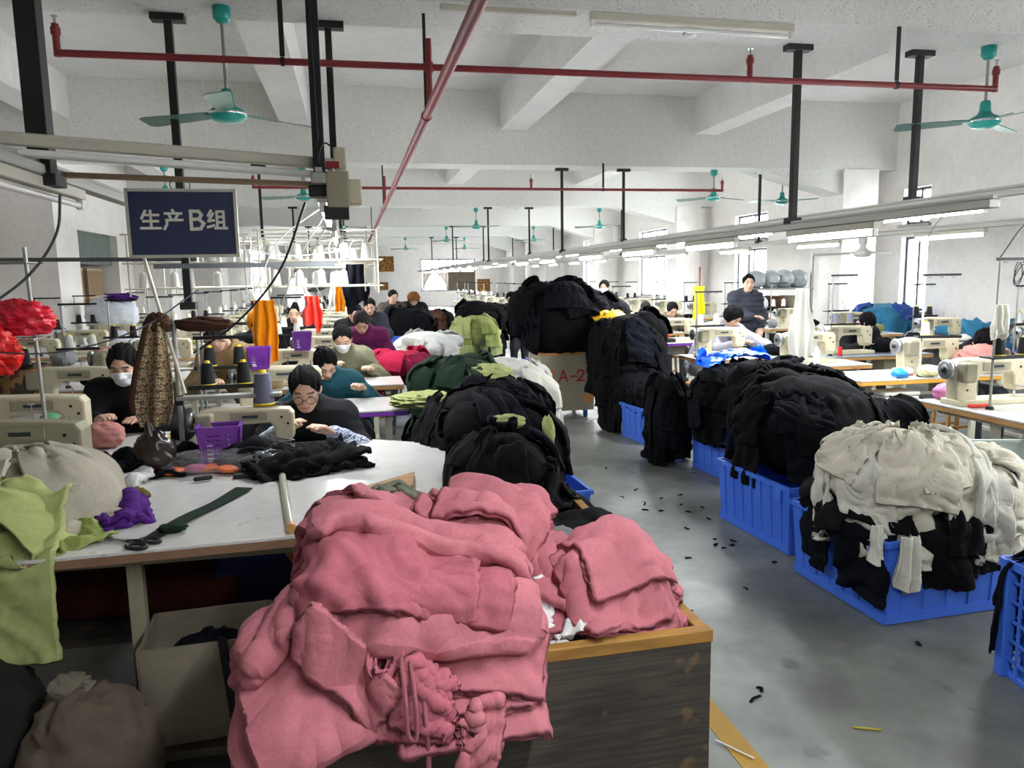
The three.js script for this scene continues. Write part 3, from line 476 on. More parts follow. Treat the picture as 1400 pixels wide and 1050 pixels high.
// wooden boxes
function woodBox(x0, x1, z0, z1, h, label, rimMat, turn = 0) {
  const cx = (x0 + x1) / 2, cz = (z0 + z1) / 2, w = x1 - x0, d = z1 - z0, o = thing('wooden_box', label, 'box', [cx, 0, cz], turn), t = 0.018;
  for (const s of [-1, 1]) { mk('side_panel', uvm(rb(w, h - 0.06, t, 0, (h - 0.06) / 2 + 0.05, s * (d / 2 - t / 2), 0.003), 0.8), M.oldWood, o); mk('side_panel', uvm(rb(t, h - 0.06, d - 2 * t, s * (w / 2 - t / 2), (h - 0.06) / 2 + 0.05, 0, 0.003), 0.8), M.oldWood, o);
    mk('top_rail', uvm(rb(w + 0.01, 0.035, 0.035, 0, h - 0.008, s * (d / 2 - 0.016), 0.004), 1.6), rimMat, o); mk('top_rail', uvm(rb(0.035, 0.035, d - 0.05, s * (w / 2 - 0.016), h - 0.008, 0, 0.004), 1.6), rimMat, o);
    for (const q of [-1, 1]) { mk('corner_post', uvm(rb(0.035, h - 0.08, 0.035, s * (w / 2 - t - 0.018), (h - 0.08) / 2 + 0.05, q * (d / 2 - t - 0.018), 0.003), 1.6), rimMat, o); mk('castor', [rot(new THREE.CylinderGeometry(0.028, 0.028, 0.03, 14), 0, 0, Math.PI / 2).translate(s * w * 0.4, 0.028, q * d * 0.4)], M.rubber, o); } }
  mk('bottom_panel', uvm(bx(w - 0.02, 0.015, d - 0.02, 0, 0.058, 0), 1), M.oldWood, o);
  return o;
}
woodBox(-0.17, 0.875, -2.52, -1.745, 0.75, 'dark weathered wooden box filled with pink garment bundles', std(0.82, 0.74, 0.52, { map: T.wood }), 0.02);
woodBox(0.42, 0.9, -3.5, -2.72, 0.75, 'wooden box with pale raw edge filled with black cloth', M.rawWood, -0.02);
{ // trolley box with painted mark
  const o = thing('trolley_box', 'grey board trolley box painted A-2 in red on blue castors', 'trolley', [2.445, 0, -8.95], 0.02), w = 0.62, d = 0.6, h = 0.78;
  for (const s of [-1, 1]) { mk('board', uvm(rb(w, h - 0.1, 0.018, 0, h / 2 + 0.05, (s * d) / 2, 0.003), 1), std(0.60, 0.58, 0.52, { map: T.grime, roughness: 0.8 }), o); mk('board', uvm(rb(0.018, h - 0.1, d, (s * w) / 2, h / 2 + 0.05, 0, 0.003), 1), std(0.60, 0.58, 0.52, { map: T.grime, roughness: 0.8 }), o); for (const q of [-1, 1]) { const c = mk('castor', rot(new THREE.CylinderGeometry(0.045, 0.045, 0.03, 16), 0, 0, Math.PI / 2).translate(s * w * 0.38, 0.045, q * d * 0.38), std(0.12, 0.4, 0.7, { roughness: 0.4 }), o); mk('fork', bx(0.045, 0.05, 0.04, s * w * 0.38, 0.08, q * d * 0.38), M.steel, c); } }
  mk('top_trim', [bx(w + 0.02, 0.03, 0.03, 0, h - 0.005, d / 2), bx(w + 0.02, 0.03, 0.03, 0, h - 0.005, -d / 2), bx(0.03, 0.03, d, w / 2, h - 0.005, 0), bx(0.03, 0.03, d, -w / 2, h - 0.005, 0)], M.rawWood, o); mk('bottom_board', bx(w, 0.02, d, 0, 0.11, 0), M.rawWood, o);
  const red = std(0.62, 0.13, 0.13, { roughness: 0.7 }); let x = -0.12; for (const k of ['A', 'dash', 'two']) { mk('painted_mark', strokes(GLYPH[k], 0.16, 0.002, 0.13).translate(x, 0.45, d / 2 + 0.0105), red, o); x += k === 'A' ? 0.13 : 0.09; }
  mk('paper_patch', bx(0.12, 0.06, 0.002, -0.22, 0.56, d / 2 + 0.0105), std(0.72, 0.42, 0.25), o); mk('paper_patch', rot(bx(0.13, 0.09, 0.002), 0, 0, 0.3).translate(0.24, 0.24, d / 2 + 0.0105), std(0.74, 0.5, 0.3), o);
}
// translucent storage bin
{ const o = thing('storage_bin', 'translucent grey plastic storage bin beside the cream heap', 'bin', [3.6, 0, -3.42], -0.25), m = new THREE.MeshPhysicalMaterial({ color: C(0.80, 0.83, 0.80), roughness: 0.35, transmission: 0.45, thickness: 0 }), w = 0.66, d = 0.5, h = 0.7;
  for (const s of [-1, 1]) { mk('wall_panel', rb(w, h, 0.008, 0, h / 2, (s * d) / 2, 0.003), m, o); mk('wall_panel', rb(0.008, h, d, (s * w) / 2, h / 2, 0, 0.003), m, o); mk('rim', bx(w + 0.03, 0.016, 0.025, 0, h, (s * d) / 2), m, o); mk('rim', bx(0.025, 0.016, d, (s * w) / 2, h, 0), m, o); } mk('bottom_panel', bx(w, 0.008, d, 0, 0.004, 0), m, o); }

// ---------- cloth: small position based sheets that settle on what carries them ----------
const ell = (c, r, f = 0) => { let T0 = -1, a = 1, b = 1, d = 1; return (P, O, i, t) => {
  if (t !== T0) { T0 = t; a = 1 / (r[0] + t + f) ** 2; b = 1 / (r[1] + t + f) ** 2; d = 1 / (r[2] + t + f) ** 2; }
  const x = P[i] - c[0], y = P[i + 1] - c[1], z = P[i + 2] - c[2], k2 = x * x * a + y * y * b + z * z * d; if (k2 >= 1 || k2 < 1e-9) return;
  const k0 = Math.sqrt(k2), gx = x * a, gy = y * b, gz = z * d, s = (k0 * (1 - k0)) / (gx * gx + gy * gy + gz * gz);
  P[i] += gx * s; P[i + 1] += gy * s; P[i + 2] += gz * s; O[i] += 0.55 * (P[i] - O[i]); O[i + 1] += 0.55 * (P[i + 1] - O[i + 1]); O[i + 2] += 0.55 * (P[i + 2] - O[i + 2]);
}; };
const boxC = (x0, x1, y0, y1, z0, z1, mu = 0.5) => (P, O, i, t) => {
  const dx0 = P[i] - x0 + t, dx1 = x1 + t - P[i], dy = y1 + t - P[i + 1], dz0 = P[i + 2] - z0 + t, dz1 = z1 + t - P[i + 2], dyb = P[i + 1] - y0 + t;
  const m = Math.min(dx0, dx1, dy, dz0, dz1, dyb); if (m <= 0) return;
  if (m === dy) P[i + 1] += m; else if (m === dx0) P[i] -= m; else if (m === dx1) P[i] += m; else if (m === dz0) P[i + 2] -= m; else if (m === dz1) P[i + 2] += m; else P[i + 1] -= m;
  for (let k = 0; k < 3; k++) O[i + k] = mix(O[i + k], P[i + k], mu);
};
const flat = (y) => (P, O, i, t) => { if (P[i + 1] < y + t * 0.5) { P[i + 1] = y + t * 0.5; for (let k = 0; k < 3; k++) O[i + k] = mix(O[i + k], P[i + k], 0.6); } };
class Field {                                    // a height field that grows with every sheet laid on it
  constructor(x0, x1, z0, z1, c, f) { Object.assign(this, { x0, z0, c, nx: Math.ceil((x1 - x0) / c) + 1, nz: Math.ceil((z1 - z0) / c) + 1 }); this.h = new Float32Array(this.nx * this.nz); for (let j = 0; j < this.nz; j++) for (let i = 0; i < this.nx; i++) this.h[j * this.nx + i] = f(x0 + i * c, z0 + j * c); }
  at(x, z) { const u = clamp((x - this.x0) / this.c, 0, this.nx - 1.001), v = clamp((z - this.z0) / this.c, 0, this.nz - 1.001), i = Math.floor(u), j = Math.floor(v), a = j * this.nx + i, h = this.h; return mix(mix(h[a], h[a + 1], u - i), mix(h[a + this.nx], h[a + this.nx + 1], u - i), v - j); }
  get push() { return (P, O, i, t) => { const x = P[i], z = P[i + 2], y = this.at(x, z) + t, d = y - P[i + 1]; if (d <= 0) return; const e = this.c, gx = (this.at(x + e, z) - this.at(x - e, z)) / (2 * e), gz = (this.at(x, z + e) - this.at(x, z - e)) / (2 * e), L = 1 / (1 + gx * gx + gz * gz), s = d * L; P[i] -= gx * s; P[i + 1] += s; P[i + 2] -= gz * s; for (let k = 0; k < 3; k++) O[i + k] = mix(O[i + k], P[i + k], 0.6); }; }
  raise(S, t) { const { n, m, P } = S; for (let j = 0; j + 1 < m; j++) for (let i = 0; i + 1 < n; i++) for (let a = 0; a < 1; a += 0.34) for (let b = 0; b < 1; b += 0.34) { const q = (k) => mix(mix(P[(j * n + i) * 3 + k], P[(j * n + i + 1) * 3 + k], a), mix(P[((j + 1) * n + i) * 3 + k], P[((j + 1) * n + i + 1) * 3 + k], a), b), u = Math.round((q(0) - this.x0) / this.c), v = Math.round((q(2) - this.z0) / this.c); if (u >= 0 && v >= 0 && u < this.nx && v < this.nz) { const o = v * this.nx + u; this.h[o] = Math.max(this.h[o], q(1) + t); } } }
}
function settle({ n, m, pos, du, dv, coll, t = 0.01, steps = 70, it = 7, bend = 0.25, pin, g = 9.8, damp = 0.97 }) {
  const N = n * m, P = new Float64Array(N * 3), O = new Float64Array(N * 3), W = new Float32Array(N).fill(1), A0 = [], B0 = [], L0 = [], K0 = [];
  for (let j = 0; j < m; j++) for (let i = 0; i < n; i++) { const q = pos(i / (n - 1), j / (m - 1)), o = (j * n + i) * 3; P[o] = O[o] = q[0]; P[o + 1] = O[o + 1] = q[1]; P[o + 2] = O[o + 2] = q[2]; if (pin && pin(i / (n - 1), j / (m - 1))) W[j * n + i] = 0; }
  const con = (i, j, a, b, k) => { if (a < n && b < m && a >= 0) { A0.push((j * n + i) * 3); B0.push((b * n + a) * 3); L0.push(Math.hypot((a - i) * du, (b - j) * dv)); K0.push(k); } };
  for (let j = 0; j < m; j++) for (let i = 0; i < n; i++) { con(i, j, i + 1, j, 1); con(i, j, i, j + 1, 1); con(i, j, i + 1, j + 1, 0.5); con(i, j, i - 1, j + 1, 0.5); con(i, j, i + 2, j, bend); con(i, j, i, j + 2, bend); }
  const h = 1 / 60, E = A0.length, A = Int32Array.from(A0), B = Int32Array.from(B0), L = Float64Array.from(L0), C0 = coll, KA = new Float64Array(E), KB = new Float64Array(E); for (let e = 0; e < E; e++) { const wa = W[A[e] / 3], wb = W[B[e] / 3], w = wa + wb || 1; KA[e] = (K0[e] * wa) / w; KB[e] = (K0[e] * wb) / w; }
  const nc = C0.length;
  for (let s = 0; s < steps; s++) {
    for (let i = 0; i < N; i++) { const o = i * 3; if (!W[i]) continue; for (let k = 0; k < 3; k++) { const v = clamp((P[o + k] - O[o + k]) * damp, -0.05, 0.05); O[o + k] = P[o + k]; P[o + k] += v - (k === 1 ? g * h * h : 0); } }
    for (let q = 0; q < it; q++) {
      for (let e = 0; e < E; e++) {
        const a = A[e], b = B[e];
        const dx = P[b] - P[a], dy = P[b + 1] - P[a + 1], dz = P[b + 2] - P[a + 2], d = Math.sqrt(dx * dx + dy * dy + dz * dz) || 1e-6;
        const s0 = 1 - L[e] / d, ca = s0 * KA[e], cb = s0 * KB[e]; P[a] += dx * ca; P[a + 1] += dy * ca; P[a + 2] += dz * ca; P[b] -= dx * cb; P[b + 1] -= dy * cb; P[b + 2] -= dz * cb;
      }
      if (q === (it >> 1) || q === it - 1) for (let i = 0; i < N; i++) if (W[i]) for (let c = 0; c < nc; c++) C0[c](P, O, i * 3, t);
    }
  }
  return { n, m, P, du, dv };
}
function finer(S, k = 2) {                          // smooth upsampling of a settled sheet
  const { n, m, P } = S, n2 = (n - 1) * k + 1, m2 = (m - 1) * k + 1, R = new Float32Array(n2 * m2 * 3);
  const cr = (a, b, c, d, t) => 0.5 * (2 * b + (c - a) * t + (2 * a - 5 * b + 4 * c - d) * t * t + (3 * b - a - 3 * c + d) * t * t * t), g = (i, j, c) => P[(clamp(j, 0, m - 1) * n + clamp(i, 0, n - 1)) * 3 + c];
  for (let j = 0; j < m2; j++) for (let i = 0; i < n2; i++) { const u = i / k, v = j / k, iu = Math.min(Math.floor(u), n - 2), iv = Math.min(Math.floor(v), m - 2), fu = u - iu, fv = v - iv; for (let c = 0; c < 3; c++) { const row = (q) => cr(g(iu - 1, q, c), g(iu, q, c), g(iu + 1, q, c), g(iu + 2, q, c), fu); R[(j * n2 + i) * 3 + c] = cr(row(iv - 1), row(iv), row(iv + 1), row(iv + 2), fv); } }
  return { n: n2, m: m2, P: R, du: S.du / k, dv: S.dv / k };
}
function sheetGeo(S, th, plies = 1, amp = 0.004, r = null, round = 0) {     // a settled sheet as a closed body whose edge shows its plies
  const { n, m, P, du, dv } = S, N = n * m, nr = new Float32Array(N * 3), at = (i, j) => (j * n + i) * 3;
  for (let j = 0; j < m; j++) for (let i = 0; i < n; i++) { const a = at(Math.max(i - 1, 0), j), b = at(Math.min(i + 1, n - 1), j), c = at(i, Math.max(j - 1, 0)), d = at(i, Math.min(j + 1, m - 1)), ux = P[b] - P[a], uy = P[b + 1] - P[a + 1], uz = P[b + 2] - P[a + 2], vx = P[d] - P[c], vy = P[d + 1] - P[c + 1], vz = P[d + 2] - P[c + 2]; let x = uy * vz - uz * vy, y = uz * vx - ux * vz, z = ux * vy - uy * vx; const l = Math.hypot(x, y, z) || 1; const o = at(i, j); nr[o] = x / l; nr[o + 1] = y / l; nr[o + 2] = z / l; }
  const pos = [], uv = [], idx = [], put = (o, s, ex = 0, ey = 0, ez = 0, u = 0, v = 0) => { pos.push(P[o] + nr[o] * s + ex, P[o + 1] + nr[o + 1] * s + ey, P[o + 2] + nr[o + 2] * s + ez); uv.push(u, v); };
  const thin = th < 0.004;
  for (const s of thin ? [0] : [th / 2, -th / 2]) for (let j = 0; j < m; j++) for (let i = 0; i < n; i++) put(at(i, j), s, 0, 0, 0, i * du, j * dv);
  for (let j = 0; j + 1 < m; j++) for (let i = 0; i + 1 < n; i++) { const a = j * n + i, b = a + 1, c = a + n, d = c + 1; idx.push(a, b, c, b, d, c); if (!thin) idx.push(N + a, N + c, N + b, N + b, N + c, N + d); }
  if (!thin) {
    const loop = []; for (let i = 0; i < n; i++) loop.push([i, 0, 0, -1]); for (let j = 1; j < m; j++) loop.push([n - 1, j, 1, 0]); for (let i = n - 2; i >= 0; i--) loop.push([i, m - 1, 0, 1]); for (let j = m - 2; j > 0; j--) loop.push([0, j, -1, 0]);
    const rows = 2 * plies + 1, base = pos.length / 3;
    loop.forEach(([i, j, a, b], q) => { const o = at(i, j), p = at(clamp(i - a, 0, n - 1), clamp(j - b, 0, m - 1)); let x = P[o] - P[p], y = P[o + 1] - P[p + 1], z = P[o + 2] - P[p + 2]; const l = Math.hypot(x, y, z) || 1; for (let k = 0; k < rows; k++) { const jag = r ? 0.7 * amp * (vn(q * 0.35, k * 3.1, 7) - 0.3) * (k % 2 ? 2.2 : 0.4) : 0, side = i === 0 ? 1 : i === n - 1 ? 2 : j === 0 ? 4 : 8, e = round & side ? 0.55 * th * Math.sqrt(Math.max(0, 1 - ((2 * k) / (rows - 1) - 1) ** 2)) : (k === 0 || k === rows - 1 ? 0 : k % 2 ? amp : -amp * 0.4) + (k === 0 || k === rows - 1 ? 0 : jag); put(o, mix(th / 2, -th / 2, k / (rows - 1)), (x / l) * e, (y / l) * e, (z / l) * e, q * du, (k / rows) * th); } });
    const Lp = loop.length; for (let q = 0; q < Lp; q++) for (let k = 0; k + 1 < rows; k++) { const a = base + q * rows + k, b = base + ((q + 1) % Lp) * rows + k; idx.push(a, b + 1, b, a, a + 1, b + 1); }
  }
  const g = new THREE.BufferGeometry(); g.setAttribute('position', new THREE.Float32BufferAttribute(pos, 3)); g.setAttribute('uv', new THREE.Float32BufferAttribute(uv, 2)); g.setIndex(idx); g.computeVertexNormals(); return g;
}
function crumple(S, amp, freq, seed) {                 // fine folds along the sheet's own coordinates
  const { n, m, P, du, dv } = S, D = new Float32Array(n * m * 3), at = (i, j) => (j * n + i) * 3, ca = Math.cos(seed * 1.7), sa = Math.sin(seed * 1.7);
  for (let j = 0; j < m; j++) for (let i = 0; i < n; i++) {
    const a = at(Math.max(i - 1, 0), j), b = at(Math.min(i + 1, n - 1), j), c = at(i, Math.max(j - 1, 0)), d = at(i, Math.min(j + 1, m - 1)), ux = P[b] - P[a], uy = P[b + 1] - P[a + 1], uz = P[b + 2] - P[a + 2], vx = P[d] - P[c], vy = P[d + 1] - P[c + 1], vz = P[d + 2] - P[c + 2]; let x = uy * vz - uz * vy, y = uz * vx - ux * vz, z = ux * vy - uy * vx; const l = Math.hypot(x, y, z) || 1;
    let U = i * du * freq, W = j * dv * freq; const w1 = vn(U * 0.6 + seed, W * 0.6, 3) - 0.5, w2 = vn(U * 0.6, W * 0.6 + seed, 8) - 0.5; U += 1.6 * w1; W += 1.6 * w2; const X = (U * ca + W * sa) * 1.3, Y = (W * ca - U * sa) * 0.36;
    const k = amp * ((1 - 2 * Math.abs(vn(X + seed, Y, 1) - 0.5)) ** 2 * 1.3 + 0.55 * (1 - 2 * Math.abs(vn(X * 2.3, Y * 2.3 + seed, 5) - 0.5)) - 0.8), o = at(i, j); D[o] = (-x / l) * k; D[o + 1] = (-y / l) * k; D[o + 2] = (-z / l) * k;
  }
  for (let i = 0; i < P.length; i++) P[i] += D[i]; return S;
}
function lump(c, r, seed, amp = 0.06, n = 40) {          // rumpled closed body inside a heap
  const g = new THREE.SphereGeometry(1, n, Math.round(n * 0.7)), p = g.attributes.position;
  for (let i = 0; i < p.count; i++) { const x = p.getX(i), y = p.getY(i), z = p.getZ(i), k = 1 - amp * 0.8 + amp * (vn(x * 3 + seed, y * 3, z * 3) + 0.9 * (1 - 2 * Math.abs(vn(x * 5 + seed, y * 3, z * 5) - 0.5)) + 0.5 * (1 - 2 * Math.abs(vn(x * 11 + seed, y * 7, z * 11) - 0.5))); p.setXYZ(i, c[0] + x * r[0] * k, c[1] + y * r[1] * k, c[2] + z * r[2] * k); }
  g.computeVertexNormals(); return g;
}
// a heap of garments: rumpled cores with garments tucked in above and hanging over them
function heap({ name = 'garment_heap', label, cat = 'clothes heap', group, mat, cores, sheets, seed, size = [0.34, 0.42], colliders = [], th = 0.012, mats, grid = [20, 24], bias = 0, top = 0, part = 'garment', floor = 0.004, plies = 2, sub = 4, cr = 0.021, freq = 13 }) {
  const r = rng(seed), o = thing(name, label, cat, [0, 0, 0], 0, group);
  cores = cores.flatMap(([c, q]) => [[c, q.map((x) => x * 0.94)], ...Array.from({ length: sub }, () => { const a = r() * 6.283, e = Math.acos(mix(-0.1, 0.95, r())), k = mix(0.3, 0.45, r()), d = 1.02 - k * 0.62; return [[c[0] + Math.sin(e) * Math.cos(a) * q[0] * d, c[1] + Math.cos(e) * q[1] * d, c[2] + Math.sin(e) * Math.sin(a) * q[2] * d], [q[0] * k * mix(0.8, 1.3, r()), q[1] * k, q[2] * k * mix(0.8, 1.3, r())]]; })]);
  cores.forEach(([c, q], k) => mk('core', lump(c, q.map((x) => x * 0.98), seed + k * 7, 0.09, k % (sub + 1) ? 28 : 44), mat, o));
  for (let s = 0; s < sheets; s++) {
    const f = s / (sheets - 1 || 1), [c, q] = cores[(s % Math.round(cores.length / (sub + 1))) * (sub + 1)], th0 = top && f > 1 - top ? 0.15 + 0.3 * r() : mix(1.35, 0.45, f) + 0.25 * (r() - 0.5), ph = (s * 2.399963 + r() * 0.7) + bias, w = size[0] * mix(0.75, 1.3, r()), L = size[1] * mix(0.7, 1.25, r());
    const inf = 0.004 + 0.05 * f, A = mix(0.01, 0.035, r()), kk = 3 + Math.floor(r() * 4), sh = r() * 6, cz = mix(0.62, 0.85, r()), sk = (r() - 0.5) * 2.2, [n, m] = grid;
    const dirv = (th, p) => V(Math.sin(th) * Math.cos(p), Math.cos(th), Math.sin(th) * Math.sin(p));
    const S = crumple(settle({ n, m, du: w / (n - 1), dv: L / (m - 1), t: th / 2 + 0.002, steps: c[2] < -7 ? 34 : 44, it: c[2] < -7 ? 5 : 6, bend: 0.12 + 0.2 * r(),
      coll: [...cores.filter(([c2, q2]) => { const e = 1, d = dirv(th0 + (0.5 * L) / ((q[0] + q[1] + q[2]) / 3), ph); return Math.hypot(c[0] + d.x * q[0] - c2[0], c[1] + d.y * q[1] - c2[1], c[2] + d.z * q[2] - c2[2]) < Math.max(...q2) + 0.75 * Math.hypot(w, L) + 0.08; }).map(([c2, q2]) => ell(c2, q2, inf)), ...colliders, flat(floor)], pin: (u, v) => v === 0 && (u < 0.03 || u > 0.97 || Math.abs(u - 0.5) < 0.1),
      pos: (u, v) => { const R = (q[0] + q[2] + q[1]) / 3, tt = th0 + (v * L * 0.93) / R, pp = ph + ((u - 0.5) * w * cz) / (R * Math.max(0.35, Math.sin(Math.min(th0 + 0.4, 1.5)))) + sk * v * 0.5, d = dirv(Math.min(tt, 1.9), pp), e = 1 + (inf + 0.012 + (v > 0 ? A * (1 + Math.sin(u * kk * 6.28 + sh + 1.2 * v)) : 0)) / R; return [c[0] + d.x * q[0] * e, c[1] + d.y * q[1] * e - Math.max(0, tt - 1.9) * R, c[2] + d.z * q[2] * e]; } }), cr * mix(0.5, 1.3, r()), freq * mix(0.7, 1.4, r()), r() * 50);
    mk(part, sheetGeo(S, th * mix(0.7, 1.4, r()), plies, 0.005, r), mats ? mats[Math.floor(r() * mats.length)] : mat, o);
  }
  return o;
}
const F = {
  black: fab(0.055, 0.054, 0.065, { sheen: 0.05, specularIntensity: 0.25 }), black2: fab(0.075, 0.073, 0.085, { sheen: 0.05, specularIntensity: 0.25 }), navy: fab(0.055, 0.06, 0.095, { sheen: 0.05, specularIntensity: 0.25 }), pink: fab(0.75, 0.45, 0.485), pinkDeep: fab(0.70, 0.39, 0.435), cream: fab(0.85, 0.82, 0.75), offw: fab(0.86, 0.85, 0.80),
  lime: fab(0.69, 0.72, 0.47), sage: fab(0.58, 0.62, 0.36), pale: fab(0.80, 0.79, 0.76), green: fab(0.13, 0.20, 0.15), green2: fab(0.18, 0.26, 0.20), beige: fab(0.70, 0.67, 0.61), purple: fab(0.32, 0.13, 0.47), olive: fab(0.42, 0.38, 0.16),
  red: fab(0.72, 0.14, 0.28), maroon: fab(0.48, 0.10, 0.24), teal: fab(0.18, 0.42, 0.55), rose: fab(0.80, 0.55, 0.52), white: fab(0.90, 0.90, 0.89), grey: fab(0.52, 0.52, 0.53), greyGreen: fab(0.48, 0.48, 0.42), orange: fab(0.95, 0.58, 0.08), blueG: fab(0.16, 0.27, 0.55), brown: fab(0.30, 0.20, 0.15), canvas: fab(0.56, 0.52, 0.45),
};
const blk = [F.black, F.black2, F.navy, F.black];
heap({ label: 'huge rounded heap of black garments on the painted trolley box', mat: F.black, mats: blk, cores: [[[2.45, 1.12, -8.95], [0.52, 0.5, 0.46]], [[2.85, 1.15, -8.95], [0.3, 0.3, 0.36]]], sheets: 34, seed: 11, size: [0.36, 0.34], floor: 0.2, th: 0.035, plies: 5, sub: 6 });
heap({ label: 'tall black garment heap between the trolley and the small crate', mat: F.black, mats: blk, cores: [[[2.98, 0.84, -8.0], [0.4, 0.42, 0.38]], [[3.02, 0.45, -7.9], [0.36, 0.38, 0.34]]], sheets: 28, seed: 12, size: [0.34, 0.48] });
heap({ label: 'low black garment heap in the small blue crate', mat: F.black, mats: blk, cores: [[[3.0, 0.4, -7.35], [0.23, 0.15, 0.2]]], sheets: 12, seed: 13, size: [0.22, 0.17], grid: [16, 16], floor: 0.3 });
heap({ label: 'broad black garment heap half covered by blue plastic film', mat: F.black, mats: blk, cores: [[[3.16, 0.6, -5.88], [0.4, 0.34, 0.4]]], sheets: 24, seed: 14, size: [0.36, 0.3], colliders: [boxC(2.9, 3.54, 0, 0.42, -6.15, -5.45)], grid: [22, 22], floor: 0.3, top: 0.2 });
heap({ label: 'black cloth strips hanging to the floor behind the blue crate with film', mat: F.black, mats: blk, cores: [[[2.74, 0.38, -6.38], [0.17, 0.4, 0.24]]], sheets: 14, seed: 34, size: [0.26, 0.44] });
heap({ label: 'widest black garment heap spilling over its blue crate', mat: F.black, mats: blk, cores: [[[2.9, 0.68, -4.5], [0.46, 0.34, 0.44]], [[3.5, 0.5, -4.75], [0.42, 0.3, 0.36]], [[3.05, 0.74, -4.9], [0.45, 0.3, 0.3]]], sheets: 42, seed: 15, size: [0.38, 0.36], colliders: [boxC(2.46, 3.26, 0, 0.41, -4.78, -4.0)], grid: [24, 28] });
heap({ label: 'black cloth pieces bulging out below the cream heap', mat: F.black, mats: blk, cores: [[[2.76, 0.44, -3.38], [0.42, 0.2, 0.4]]], sheets: 14, seed: 16, size: [0.26, 0.26], colliders: [boxC(2.4, 3.24, 0, 0.41, -3.78, -3.05)], bias: 2.4 });
heap({ label: 'big cream jersey garment heap on top of black cloth', mat: F.cream, mats: [F.cream, F.offw, F.cream], cores: [[[2.72, 0.64, -3.36], [0.4, 0.24, 0.36]], [[3.0, 0.56, -3.3], [0.3, 0.18, 0.3]]], sheets: 34, seed: 17, size: [0.34, 0.36], top: 0.3, grid: [30, 32], th: 0.007, floor: 0.3, cr: 0.024, freq: 15 });
heap({ label: 'black garment heap in the blue lattice basket', mat: F.black, mats: blk, cores: [[[3.0, 0.5, -2.28], [0.42, 0.26, 0.3]]], sheets: 16, seed: 18, size: [0.34, 0.4], colliders: [boxC(2.56, 3.4, 0, 0.5, -2.55, -1.95)] });
heap({ label: 'big black garment heap beside the purple edged tables', mat: F.black, mats: blk, cores: [[[0.68, 0.7, -4.2], [0.36, 0.38, 0.42]], [[0.85, 0.75, -4.55], [0.3, 0.32, 0.34]]], sheets: 34, seed: 19, size: [0.34, 0.46], grid: [22, 26] });
heap({ label: 'black garment heap in the pale edged wooden box', mat: F.black, mats: blk, cores: [[[0.6, 0.82, -3.14], [0.22, 0.2, 0.3]]], sheets: 16, seed: 20, size: [0.26, 0.22], colliders: [boxC(0.42, 0.9, 0, 0.76, -3.5, -2.72)], top: 0.2, floor: 0.7 });
heap({ label: 'dark green shiny garment heap behind the black heap', mat: F.green, mats: [F.green, F.green2, F.green], cores: [[[0.78, 0.82, -5.85], [0.34, 0.27, 0.36]], [[0.8, 0.4, -5.85], [0.36, 0.4, 0.38]]], sheets: 26, seed: 21, size: [0.24, 0.3] });
heap({ label: 'grey white garment heap next to the dark green heap', mat: F.pale, mats: [F.pale, F.offw, F.pale], cores: [[[1.24, 0.7, -6.3], [0.38, 0.32, 0.4]], [[1.3, 0.35, -6.3], [0.36, 0.35, 0.36]]], sheets: 24, seed: 22, size: [0.3, 0.4], th: 0.008 });
heap({ label: 'lime green garment heap in a far blue crate', mat: F.sage, mats: [F.sage, F.lime], cores: [[[1.72, 0.9, -11.0], [0.34, 0.24, 0.3]], [[1.56, 0.65, -11.0], [0.24, 0.3, 0.26]]], sheets: 20, seed: 23, size: [0.26, 0.3], grid: [14, 16] });
heap({ label: 'dark garment heap in front of the far workers', mat: F.navy, mats: blk, cores: [[[0.85, 0.95, -13.0], [0.42, 0.24, 0.34]]], sheets: 16, seed: 24, size: [0.3, 0.34], grid: [14, 16] });
heap({ label: 'brownish dark garment heap beyond the lime heap', mat: F.brown, mats: [F.brown, F.black], cores: [[[1.5, 0.85, -15.0], [0.4, 0.22, 0.3]]], sheets: 12, seed: 25, size: [0.3, 0.3], grid: [14, 16] });
heap({ label: 'black garment heap behind the lime heap', mat: F.black, mats: blk, cores: [[[2.1, 1.05, -12.6], [0.45, 0.22, 0.3]], [[2.1, 0.5, -12.6], [0.4, 0.5, 0.3]]], sheets: 14, seed: 26, size: [0.3, 0.3], grid: [14, 16] });
heap({ label: 'white wrapped garment heap behind the red garments', mat: F.white, mats: [F.white, F.pale], cores: [[[0.86, 0.82, -9.4], [0.42, 0.22, 0.4]], [[0.9, 0.4, -9.4], [0.4, 0.4, 0.4]]], sheets: 14, seed: 27, size: [0.34, 0.3], grid: [14, 16] });
heap({ label: 'red garment heap lying on the white sewing table', mat: F.red, mats: [F.red, F.maroon], cores: [[[0.42, 0.86, -7.5], [0.3, 0.12, 0.25]]], sheets: 12, seed: 28, size: [0.28, 0.26], grid: [16, 18], floor: 0.5 });
heap({ label: 'blue and teal garment heap below the far grilled window', mat: F.teal, mats: [F.teal, F.blueG], cores: [[[8.6, 0.85, -11.2], [0.5, 0.3, 0.6]]], sheets: 12, seed: 29, size: [0.4, 0.4], grid: [14, 16] });
heap({ label: 'grey and blue garment heap along the window wall', mat: F.grey, mats: [F.grey, F.teal, F.pale], cores: [[[7.6, 0.82, -8.6], [0.6, 0.2, 0.4]], [[8.5, 0.8, -8.4], [0.6, 0.22, 0.4]]], sheets: 18, seed: 30, size: [0.4, 0.36], grid: [14, 16] });

